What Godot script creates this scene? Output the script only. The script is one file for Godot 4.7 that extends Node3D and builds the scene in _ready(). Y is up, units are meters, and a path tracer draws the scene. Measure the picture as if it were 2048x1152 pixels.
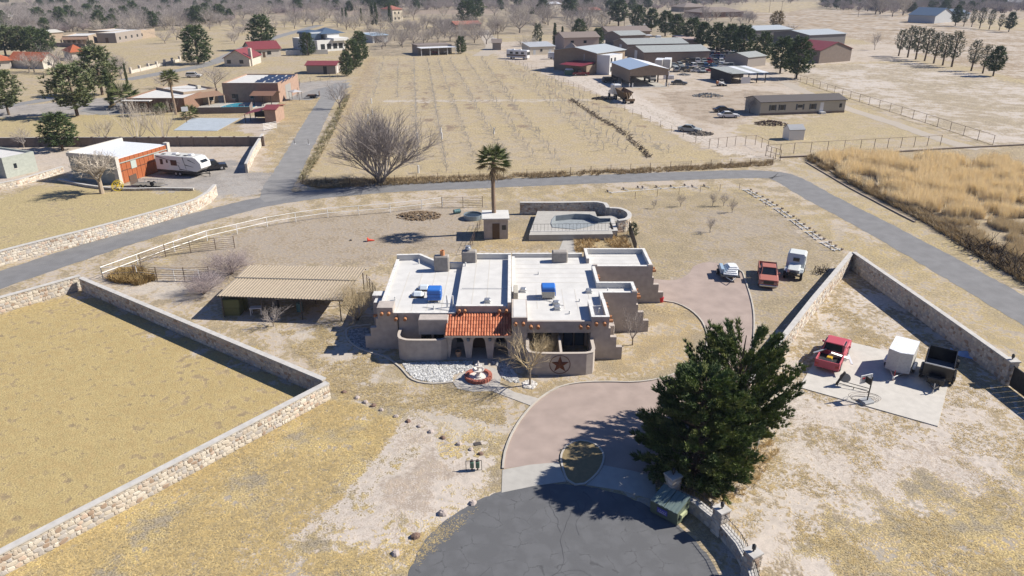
extends Node3D
# A low desert valley property seen from about 30 m up: x runs right, z runs towards the viewer, metres.

class MB:
	var v := PackedVector3Array()
	var n := PackedVector3Array()
	var c := PackedColorArray()
	var col := Color.WHITE
	var xf := Transform3D()
	func tri(a: Vector3, b: Vector3, d: Vector3) -> void:
		a = xf * a; b = xf * b; d = xf * d
		var nn := (b - a).cross(d - a).normalized()
		v.append(a); v.append(d); v.append(b)
		n.append(nn); n.append(nn); n.append(nn)
		c.append(col); c.append(col); c.append(col)
	func quad(a: Vector3, b: Vector3, d: Vector3, e: Vector3) -> void:
		tri(a, b, d); tri(a, d, e)
	func box(x0: float, y0: float, z0: float, x1: float, y1: float, z1: float) -> MB:
		var p := [Vector3(x0, y0, z0), Vector3(x1, y0, z0), Vector3(x1, y0, z1), Vector3(x0, y0, z1), Vector3(x0, y1, z0), Vector3(x1, y1, z0), Vector3(x1, y1, z1), Vector3(x0, y1, z1)]
		quad(p[3], p[2], p[6], p[7]); quad(p[1], p[0], p[4], p[5]); quad(p[2], p[1], p[5], p[6]); quad(p[0], p[3], p[7], p[4]); quad(p[7], p[6], p[5], p[4]); quad(p[0], p[1], p[2], p[3])
		return self
	func cbox(x0: float, y0: float, z0: float, x1: float, y1: float, z1: float, b: float) -> MB:  # chamfered all round but the bottom
		var lo := PackedVector2Array([Vector2(x0 + b, z0), Vector2(x1 - b, z0), Vector2(x1, z0 + b), Vector2(x1, z1 - b), Vector2(x1 - b, z1), Vector2(x0 + b, z1), Vector2(x0, z1 - b), Vector2(x0, z0 + b)])
		var hi := PackedVector2Array([Vector2(x0 + b, z0 + b), Vector2(x1 - b, z0 + b), Vector2(x1 - b, z0 + b), Vector2(x1 - b, z1 - b), Vector2(x1 - b, z1 - b), Vector2(x0 + b, z1 - b), Vector2(x0 + b, z1 - b), Vector2(x0 + b, z0 + b)])
		for i in 8:
			var j := (i + 1) % 8
			quad(Vector3(lo[j].x, y0, lo[j].y), Vector3(lo[i].x, y0, lo[i].y), Vector3(lo[i].x, y1 - b, lo[i].y), Vector3(lo[j].x, y1 - b, lo[j].y))
			quad(Vector3(lo[j].x, y1 - b, lo[j].y), Vector3(lo[i].x, y1 - b, lo[i].y), Vector3(hi[i].x, y1, hi[i].y), Vector3(hi[j].x, y1, hi[j].y))
		quad(Vector3(x0 + b, y1, z1 - b), Vector3(x1 - b, y1, z1 - b), Vector3(x1 - b, y1, z0 + b), Vector3(x0 + b, y1, z0 + b))
		for i in range(1, 7):
			tri(Vector3(lo[0].x, y0, lo[0].y), Vector3(lo[i].x, y0, lo[i].y), Vector3(lo[i + 1].x, y0, lo[i + 1].y))
		return self
	func tube(a: Vector3, b: Vector3, r0: float, r1: float, sides := 6, caps := true) -> MB:
		var ax := (b - a).normalized()
		var u := ax.cross(Vector3.UP if absf(ax.y) < 0.9 else Vector3.RIGHT).normalized()
		var w := ax.cross(u)
		for i in sides:
			var t0 := TAU * i / sides
			var t1 := TAU * (i + 1) / sides
			var d0 := u * cos(t0) + w * sin(t0)
			var d1 := u * cos(t1) + w * sin(t1)
			quad(a + d0 * r0, a + d1 * r0, b + d1 * r1, b + d0 * r1)
			if caps:
				if r0 > 0.0: tri(a, a + d1 * r0, a + d0 * r0)
				if r1 > 0.0: tri(b, b + d0 * r1, b + d1 * r1)
		return self
	func prism(poly: PackedVector2Array, y0: float, y1: float, bottom := false) -> MB:
		var idx := Geometry2D.triangulate_polygon(poly)
		var ccw := not Geometry2D.is_polygon_clockwise(poly)
		for i in range(0, idx.size(), 3):
			var a := poly[idx[i]]; var b := poly[idx[i + 1]]; var d := poly[idx[i + 2]]
			if (b - a).cross(d - a) > 0.0:
				var t := b; b = d; d = t
			tri(Vector3(a.x, y1, a.y), Vector3(b.x, y1, b.y), Vector3(d.x, y1, d.y))
			if bottom: tri(Vector3(a.x, y0, a.y), Vector3(d.x, y0, d.y), Vector3(b.x, y0, b.y))
		if y1 - y0 > 0.0:
			for i in poly.size():
				var a := poly[i]; var b := poly[(i + 1) % poly.size()]
				if (signed(poly) > 0.0):
					var t := a; a = b; b = t
				quad(Vector3(a.x, y0, a.y), Vector3(b.x, y0, b.y), Vector3(b.x, y1, b.y), Vector3(a.x, y1, a.y))
		return self
	static func signed(p: PackedVector2Array) -> float:
		var s := 0.0
		for i in p.size():
			s += p[i].cross(p[(i + 1) % p.size()])
		return -s
	func ring(outer: PackedVector2Array, t: float, y0: float, y1: float) -> MB:  # a closed wall of thickness t inside the polygon
		var inner := PackedVector2Array()
		var k := outer.size()
		var sg := 1.0 if signed(outer) < 0.0 else -1.0
		for i in k:
			var a := (outer[i] - outer[(i + k - 1) % k]).normalized()
			var b := (outer[(i + 1) % k] - outer[i]).normalized()
			var na := Vector2(-a.y, a.x) * sg
			var nb := Vector2(-b.y, b.x) * sg
			var m := (na + nb).normalized()
			inner.append(outer[i] + m * t / maxf(0.3, m.dot(na)))
		for i in k:
			var j := (i + 1) % k
			var o0 := outer[i]; var o1 := outer[j]; var i0 := inner[i]; var i1 := inner[j]
			if sg > 0.0:
				var s := o0; o0 = o1; o1 = s
				s = i0; i0 = i1; i1 = s
			quad(Vector3(o0.x, y0, o0.y), Vector3(o1.x, y0, o1.y), Vector3(o1.x, y1, o1.y), Vector3(o0.x, y1, o0.y))
			quad(Vector3(i1.x, y0, i1.y), Vector3(i0.x, y0, i0.y), Vector3(i0.x, y1, i0.y), Vector3(i1.x, y1, i1.y))
			quad(Vector3(o0.x, y1, o0.y), Vector3(o1.x, y1, o1.y), Vector3(i1.x, y1, i1.y), Vector3(i0.x, y1, i0.y))
		return self
	func lathe(prof: Array, sides: int, at: Vector3) -> MB:  # prof: [r, y, r, y ...] upwards
		for k in range(0, prof.size() - 2, 2):
			for i in sides:
				var t0 := TAU * i / sides
				var t1 := TAU * (i + 1) / sides
				var a := Vector3(cos(t0), 0, -sin(t0)); var b := Vector3(cos(t1), 0, -sin(t1))
				var r0: float = prof[k]; var r1: float = prof[k + 2]
				var h0 := Vector3(0, prof[k + 1], 0) + at; var h1 := Vector3(0, prof[k + 3], 0) + at
				if r0 <= 0.001: tri(h0, h1 + b * r1, h1 + a * r1)
				elif r1 <= 0.001: tri(h0 + a * r0, h0 + b * r0, h1)
				else: quad(h0 + a * r0, h0 + b * r0, h1 + b * r1, h1 + a * r1)
		return self
	func extrude(prof: PackedVector2Array, z0: float, z1: float, inset := 0.0, by := 0.0) -> MB:  # side profile (x, y) between z0 and z1; edges drawn in by inset over a band by
		var k := prof.size()
		var mid := Vector2.ZERO
		for p in prof: mid += p / k
		var rings := []
		var steps := [[z0, 1.0], [z0 + by, 0.0], [z1 - by, 0.0], [z1, 1.0]] if inset > 0.0 else [[z0, 0.0], [z1, 0.0]]
		for s in steps:
			var r := PackedVector3Array()
			for p in prof:
				var q: Vector2 = p + (mid - p).normalized() * inset * s[1]
				r.append(Vector3(q.x, q.y, s[0]))
			rings.append(r)
		var sg := signed(prof) < 0.0  # counter-clockwise in x right, y up
		for s in rings.size() - 1:
			for i in k:
				var j := (i + 1) % k
				var a: Vector3 = rings[s][i]; var b: Vector3 = rings[s][j]; var d: Vector3 = rings[s + 1][j]; var e: Vector3 = rings[s + 1][i]
				if sg: quad(a, b, d, e)
				else: quad(b, a, e, d)
		var idx := Geometry2D.triangulate_polygon(prof)
		for i in range(0, idx.size(), 3):
			var q := [idx[i], idx[i + 1], idx[i + 2]]
			if (prof[q[1]] - prof[q[0]]).cross(prof[q[2]] - prof[q[0]]) < 0.0: q = [q[0], q[2], q[1]]
			tri(rings[-1][q[0]], rings[-1][q[1]], rings[-1][q[2]])
			tri(rings[0][q[0]], rings[0][q[2]], rings[0][q[1]])
		return self
	func mesh() -> ArrayMesh:
		var arr := []
		arr.resize(Mesh.ARRAY_MAX)
		arr[Mesh.ARRAY_VERTEX] = v
		arr[Mesh.ARRAY_NORMAL] = n
		arr[Mesh.ARRAY_COLOR] = c
		var m := ArrayMesh.new()
		m.add_surface_from_arrays(Mesh.PRIMITIVE_TRIANGLES, arr)
		return m

var names := {}
var mats := {}
var texs := {}
var rng := RandomNumberGenerator.new()

func numbered(called: String) -> String:
	names[called] = names.get(called, 0) + 1
	return called if names[called] == 1 else "%s_%03d" % [called, names[called] - 1]

func tag(o: Node, label: String, category: String, group := "", kind := "") -> Node:
	if label: o.set_meta("label", label)
	if category: o.set_meta("category", category)
	if group: o.set_meta("group", group)
	if kind: o.set_meta("kind", kind)
	return o

func thing(called: String, label: String, category: String, at := Vector3.ZERO, yaw := 0.0, group := "") -> Node3D:
	var o := Node3D.new()
	o.name = numbered(called)
	add_child(o)
	o.position = at
	o.rotation.y = yaw
	tag(o, label, category, group)
	return o

func part(parent: Node, called: String, m, mat: Material, at := Vector3.ZERO, yaw := 0.0) -> MeshInstance3D:
	var o := MeshInstance3D.new()
	o.name = called
	o.mesh = m.mesh() if m is MB else m
	o.material_override = mat
	o.position = at
	o.rotation.y = yaw
	parent.add_child(o, true)
	return o

func solo(called: String, label: String, category: String, m, mat: Material, at := Vector3.ZERO, yaw := 0.0, group := "") -> MeshInstance3D:
	var o := part(self, numbered(called), m, mat, at, yaw)
	tag(o, label, category, group)
	return o

func setting(called: String, m, mat: Material, label := "") -> MeshInstance3D:
	var o := part(self, numbered(called), m, mat)
	tag(o, label, "", "", "structure")
	return o

func copy_of(o: Node3D, label: String, at: Vector3, yaw := 0.0, size := 1.0) -> Node3D:
	var r: Node3D = o.duplicate()
	var base := String(o.name)
	if base.length() > 4 and base[-4] == "_" and base.right(3).is_valid_int(): base = base.left(-4)
	r.name = numbered(base)
	add_child(r)
	r.position = at
	r.rotation.y = yaw
	r.scale = Vector3.ONE * size
	if label: r.set_meta("label", label)
	return r

func pts(a: Array) -> PackedVector2Array:
	var p := PackedVector2Array()
	for i in range(0, a.size(), 2): p.append(Vector2(a[i], a[i + 1]))
	return p

func v3(p: Vector2, y := 0.0) -> Vector3:
	return Vector3(p.x, y, p.y)

func yaw_of(a: Vector2, b: Vector2) -> float:  # turns local +x along a -> b
	return atan2(-(b.y - a.y), b.x - a.x)

func smooth(p: PackedVector2Array, step: float, closed := false) -> PackedVector2Array:  # Catmull-Rom through the points
	var o := PackedVector2Array()
	var k := p.size()
	for i in (k if closed else k - 1):
		var p0 := p[(i + k - 1) % k] if closed or i > 0 else p[0]
		var p1 := p[i]
		var p2 := p[(i + 1) % k]
		var p3 := p[(i + 2) % k] if closed or i < k - 2 else p[k - 1]
		var m := maxi(1, int(p1.distance_to(p2) / step))
		for s in m:
			o.append(p1.cubic_interpolate(p2, p0, p3, float(s) / m))
	if not closed: o.append(p[k - 1])
	return o

func strip(line: PackedVector2Array, w: float, y: float, jag := 0.0) -> MB:  # a flat band along a line, its edges uneven by jag
	var m := MB.new()
	var l := PackedVector2Array(); var r := PackedVector2Array()
	for i in line.size():
		var d := (line[mini(i + 1, line.size() - 1)] - line[maxi(i - 1, 0)]).normalized()
		var q := Vector2(-d.y, d.x)
		l.append(line[i] - q * (w / 2 + rng.randf_range(-jag, jag)))
		r.append(line[i] + q * (w / 2 + rng.randf_range(-jag, jag)))
	for i in line.size() - 1:
		m.quad(v3(r[i], y), v3(r[i + 1], y), v3(l[i + 1], y), v3(l[i], y))
	return m

func bar_run(line: PackedVector2Array, w: float, y0: float, y1: float, shift := 0.0) -> MB:  # a mitred band of box section along a line
	var m := MB.new()
	var l := PackedVector2Array(); var r := PackedVector2Array()
	var k := line.size()
	for i in k:
		var a := (line[i] - line[maxi(i - 1, 0)]).normalized() if i > 0 else (line[1] - line[0]).normalized()
		var b := (line[mini(i + 1, k - 1)] - line[i]).normalized() if i < k - 1 else a
		var na := Vector2(-a.y, a.x)
		var mm := (na + Vector2(-b.y, b.x)).normalized()
		var f := 1.0 / maxf(0.35, mm.dot(na))
		l.append(line[i] + mm * (shift - w / 2) * f)
		r.append(line[i] + mm * (shift + w / 2) * f)
	for i in k - 1:
		m.quad(v3(r[i], y0), v3(r[i + 1], y0), v3(r[i + 1], y1), v3(r[i], y1))
		m.quad(v3(l[i + 1], y0), v3(l[i], y0), v3(l[i], y1), v3(l[i + 1], y1))
		m.quad(v3(r[i], y1), v3(r[i + 1], y1), v3(l[i + 1], y1), v3(l[i], y1))
	m.quad(v3(l[0], y0), v3(r[0], y0), v3(r[0], y1), v3(l[0], y1))
	m.quad(v3(r[k - 1], y0), v3(l[k - 1], y0), v3(l[k - 1], y1), v3(r[k - 1], y1))
	return m

func tex(kind: String) -> ImageTexture:
	if texs.has(kind): return texs[kind]
	var s := 512
	var f := FastNoiseLite.new()
	f.seed = kind.hash() % 1000
	f.fractal_octaves = 4
	f.noise_type = FastNoiseLite.TYPE_SIMPLEX_SMOOTH
	var lo := 0.75; var hi := 1.0
	var g := FastNoiseLite.new()
	g.seed = 77
	g.frequency = 0.35
	match kind:
		"faint": f.frequency = 0.01; lo = 0.86
		"grain": f.frequency = 0.12; lo = 0.8
		"blotch": f.frequency = 0.012; lo = 0.8
		"speck": f.frequency = 0.5; lo = 0.62; f.fractal_octaves = 2
		"stain": f.frequency = 0.015; lo = 0.84
		"streak": f.frequency = 0.05; lo = 0.72
		"crackle": f.noise_type = FastNoiseLite.TYPE_CELLULAR; f.cellular_return_type = FastNoiseLite.RETURN_DISTANCE2_SUB; f.frequency = 0.016; f.fractal_octaves = 1; lo = 0.0; f.domain_warp_enabled = true; f.domain_warp_amplitude = 18.0; f.domain_warp_frequency = 0.03
		"wood": f.frequency = 0.06; lo = 0.55
		"asphalt": f.frequency = 0.03; lo = 0.86
	var im := f.get_seamless_image(s, s)
	if kind == "streak" or kind == "wood":
		var sm: Image = im.duplicate()
		sm.resize(s, s / 16, Image.INTERPOLATE_LANCZOS)
		sm.resize(s, s, Image.INTERPOLATE_CUBIC)
		im = sm
	im.convert(Image.FORMAT_L8)
	var d := im.get_data()
	var gd := g.get_seamless_image(s, s).get_data()
	g.frequency = 0.012
	var wd := g.get_seamless_image(s, s).get_data()
	for i in d.size():
		var t := d[i] / 255.0
		if kind == "stain": t = smoothstep(0.2, 0.5, t)
		if kind == "crackle":
			d[i] = int(255.0 * pow(lerpf(1.0, 0.62, clampf(1.2 - t * 42.0, 0.0, 1.0) * clampf((wd[i] - 112) / 30.0, 0.0, 1.0)) * lerpf(0.86, 1.0, clampf((wd[i] - 90) / 80.0, 0.0, 1.0)), 0.4545))
			continue
		if kind == "asphalt": t = t * 0.6 + gd[i] / 255.0 * 0.4
		d[i] = int(255.0 * pow(lerpf(lo, hi, clampf((t - 0.5) * 1.25 + 0.5, 0.0, 1.0)), 0.4545))
	texs[kind] = ImageTexture.create_from_image(Image.create_from_data(s, s, false, Image.FORMAT_L8, d))
	return texs[kind]

# a material by name: linear base colour, roughness, fine texture and its size in metres, coarse texture and its size
func mat(called: String, c := Color(0.5, 0.5, 0.5), rough := 0.8, fine := "", fs := 2.0, coarse := "", cs := 20.0, metal := 0.0) -> StandardMaterial3D:
	if mats.has(called): return mats[called]
	var m := StandardMaterial3D.new()
	m.resource_name = called
	m.albedo_color = Color(c.r, c.g, c.b).linear_to_srgb()
	m.roughness = rough
	m.metallic = metal
	if fine:
		m.albedo_texture = tex(fine)
		m.uv1_triplanar = true
		m.uv1_world_triplanar = true
		m.uv1_scale = Vector3.ONE / fs
	if coarse:
		m.detail_enabled = true
		m.detail_blend_mode = BaseMaterial3D.BLEND_MODE_MUL
		m.detail_albedo = tex(coarse)
		m.detail_uv_layer = BaseMaterial3D.DETAIL_UV_2
		m.uv2_triplanar = true
		m.uv2_world_triplanar = true
		m.uv2_scale = Vector3.ONE / cs
	mats[called] = m
	return m

func glass_mat() -> StandardMaterial3D:
	return mat("dark window glass", Color(0.02, 0.025, 0.03), 0.08)

func tinted(called: String, rough := 0.8) -> StandardMaterial3D:  # takes its colour from the vertices
	if mats.has(called): return mats[called]
	var m := mat(called, Color(1, 1, 1), rough)
	m.vertex_color_use_as_albedo = true
	return m

func _ready() -> void:
	var cam := Camera3D.new()
	cam.name = "camera"
	cam.fov = 43.33
	cam.near = 0.5
	cam.far = 6000.0
	cam.position = Vector3(0, 30.5, 0)
	cam.rotation_degrees = Vector3(-23.35, 0, 0)
	add_child(cam)
	cam.current = true
	var we := WorldEnvironment.new()
	we.name = "environment"
	var e := Environment.new()
	e.background_mode = Environment.BG_SKY
	var sky := Sky.new()
	var sm := ProceduralSkyMaterial.new()
	sm.sky_top_color = Color(0.3, 0.45, 0.72)
	sm.sky_horizon_color = Color(0.74, 0.8, 0.87)
	sm.sky_curve = 0.12
	sm.ground_bottom_color = Color(0.5, 0.46, 0.4)
	sm.ground_horizon_color = Color(0.66, 0.7, 0.74)
	sm.sky_energy_multiplier = 0.68
	sky.sky_material = sm
	e.sky = sky
	e.background_energy_multiplier = 1.0
	e.tonemap_mode = Environment.TONE_MAPPER_LINEAR
	e.tonemap_exposure = 1.68
	e.sdfgi_enabled = true
	e.ssao_enabled = true
	e.ssil_enabled = true
	e.fog_enabled = true
	e.fog_density = 0.00012
	e.fog_light_color = Color(0.8, 0.87, 0.98)
	we.environment = e
	add_child(we)
	var sun := DirectionalLight3D.new()
	sun.name = "sun"
	sun.light_energy = 1.5
	sun.light_color = Color(1.0, 0.972, 0.925)
	sun.light_angular_distance = 0.5
	sun.shadow_enabled = true
	add_child(sun)
	var shade := Vector3(-1.0, 0, 0.18).normalized()  # the way shadows fall
	var high := deg_to_rad(39.5)
	sun.look_at_from_position(Vector3.ZERO, shade * cos(high) + Vector3.DOWN * sin(high))
	rng.seed = 20260

	make_ground()
	make_roads()
	make_rock_walls()
	make_house()
	make_yard()
	make_carport()
	make_fences()
	make_near_vehicles()
	make_left_side()
	make_work_yard()
	make_far_buildings()
	make_orchard()
	make_trees()
	make_brush()

# grass, its second tone, bare soil; cover, how it varies over 25 m, 4 m and 0.6 m; grain; streaks and their direction
# the planted rows: x, z of both ends, trees
const ORCHARD := [[-48.88, -288.37, -37.42, -200.99, 9], [-43.84, -291.88, -30.93, -200.12, 12], [-38.08, -293.66, -15.89, -120.34, 30], [-32.83, -293.66, -11.07, -120.34, 30], [-28.95, -293.66, -6.33, -125.64, 30], [-24.28, -293.66, -1.08, -129.41, 28], [-17.87, -293.66, 4.48, -125.64, 30], [-11.78, -291.88, 8.39, -124.91, 30], [-2.61, -281.6, 17.18, -136.74, 30], [4.5, -260.1, 21.15, -134.63, 28], [10.54, -239.08, 29.1, -134.63, 24]]

const KINDS := {
	"mixed": [0.34, 0.265, 0.13, 0.23, 0.19, 0.13, 0.39, 0.335, 0.275, 0.56, 0.4, 0.8, 0.7, 0.3, 0.1, 0.5],
	"lawn": [0.4, 0.315, 0.145, 0.28, 0.21, 0.095, 0.34, 0.26, 0.15, 0.72, 0.3, 0.25, 0.25, 0.2, 0.95, 0.66],
	"far_lawn": [0.37, 0.3, 0.15, 0.29, 0.235, 0.125, 0.32, 0.26, 0.16, 0.7, 0.3, 0.45, 0.4, 0.22, 0.5, 0.1],
	"rough": [0.43, 0.325, 0.13, 0.225, 0.19, 0.135, 0.33, 0.295, 0.25, 0.76, 0.3, 0.6, 0.5, 0.42, 0.2, -0.55],
	"bare": [0.38, 0.32, 0.25, 0.3, 0.255, 0.2, 0.435, 0.385, 0.335, 0.12, 0.1, 0.5, 0.5, 0.16, 0.3, -0.6],
	"bare_dark": [0.31, 0.255, 0.205, 0.29, 0.24, 0.195, 0.325, 0.27, 0.22, 0.2, 0.1, 0.4, 0.4, 0.14, 0.5, -0.6],
	"pale": [0.34, 0.285, 0.2, 0.28, 0.235, 0.165, 0.4, 0.355, 0.3, 0.34, 0.2, 0.7, 0.6, 0.2, 0.3, 0.5],
	"corral": [0.29, 0.235, 0.16, 0.22, 0.18, 0.13, 0.3, 0.255, 0.205, 0.42, 0.25, 0.5, 0.8, 0.26, 0.1, 0],
	"backyard": [0.31, 0.25, 0.14, 0.22, 0.18, 0.12, 0.29, 0.245, 0.19, 0.58, 0.5, 0.6, 0.6, 0.28, 0.4, 0.8],
	"patchy": [0.33, 0.245, 0.115, 0.225, 0.185, 0.13, 0.45, 0.4, 0.35, 0.44, 0.7, 0.8, 0.9, 0.34, 0.14, 0.3],
	"shoulder": [0.33, 0.265, 0.14, 0.25, 0.205, 0.13, 0.37, 0.32, 0.265, 0.44, 0.3, 0.8, 0.7, 0.24, 0.15, 0.3],
	"verge": [0.38, 0.295, 0.135, 0.25, 0.205, 0.13, 0.34, 0.29, 0.225, 0.6, 0.3, 0.8, 0.7, 0.28, 0.45, -0.62],
	"orchard": [0.375, 0.3, 0.155, 0.29, 0.235, 0.15, 0.33, 0.275, 0.2, 0.6, 0.35, 0.8, 0.7, 0.28, 0.25, 1.3],
	"salt": [0.31, 0.255, 0.17, 0.24, 0.2, 0.145, 0.42, 0.375, 0.33, 0.56, 0.8, 0.6, 0.6, 0.3, 0.3, 0.25],
	"yard_dirt": [0.34, 0.28, 0.21, 0.28, 0.23, 0.175, 0.395, 0.34, 0.285, 0.32, 0.5, 0.7, 0.6, 0.25, 0.2, 0.2],
	"gold_field": [0.36, 0.29, 0.155, 0.275, 0.225, 0.14, 0.33, 0.275, 0.205, 0.62, 0.5, 0.7, 0.5, 0.28, 0.25, 0.1],
	"stubble": [0.26, 0.185, 0.105, 0.2, 0.155, 0.105, 0.41, 0.36, 0.31, 0.56, 0.5, 0.7, 0.7, 0.3, 0.6, 0.12],
	"scrub": [0.26, 0.21, 0.13, 0.18, 0.15, 0.11, 0.3, 0.25, 0.185, 0.6, 0.5, 0.8, 0.5, 0.3, 0.2, 0.2],
	"plough": [0.24, 0.185, 0.14, 0.21, 0.165, 0.125, 0.25, 0.195, 0.15, 0.5, 0.2, 0.3, 0.3, 0.12, 0.4, 0],
	"tan_grass": [0.36, 0.27, 0.13, 0.24, 0.19, 0.12, 0.33, 0.275, 0.2, 0.7, 0.3, 0.7, 0.6, 0.32, 0.1, 0.5],
	"grit": [0.26, 0.24, 0.22, 0.21, 0.195, 0.18, 0.3, 0.28, 0.26, 0.5, 0.3, 0.6, 0.5, 0.16, 0.3, 0.7],
	"reedbed": [0.36, 0.29, 0.17, 0.22, 0.175, 0.115, 0.28, 0.23, 0.165, 0.6, 0.4, 0.8, 0.7, 0.35, 0.1, 0.3],
	"tilled": [0.21, 0.155, 0.105, 0.18, 0.135, 0.095, 0.24, 0.185, 0.13, 0.6, 0.3, 0.6, 0.6, 0.25, 0.2, 0.3],
	"spoil": [0.29, 0.235, 0.175, 0.22, 0.175, 0.13, 0.33, 0.275, 0.22, 0.5, 0.4, 0.8, 0.7, 0.3, 0.2, 0.2],
	"thatch": [0.2, 0.17, 0.13, 0.16, 0.14, 0.11, 0.3, 0.25, 0.18, 0.55, 0.2, 0.6, 0.8, 0.3, 0.2, 0.2],
	"track": [0.25, 0.195, 0.14, 0.22, 0.175, 0.13, 0.27, 0.215, 0.16, 0.5, 0.2, 0.4, 0.4, 0.2, 0.2, 0.2],
}

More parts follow.
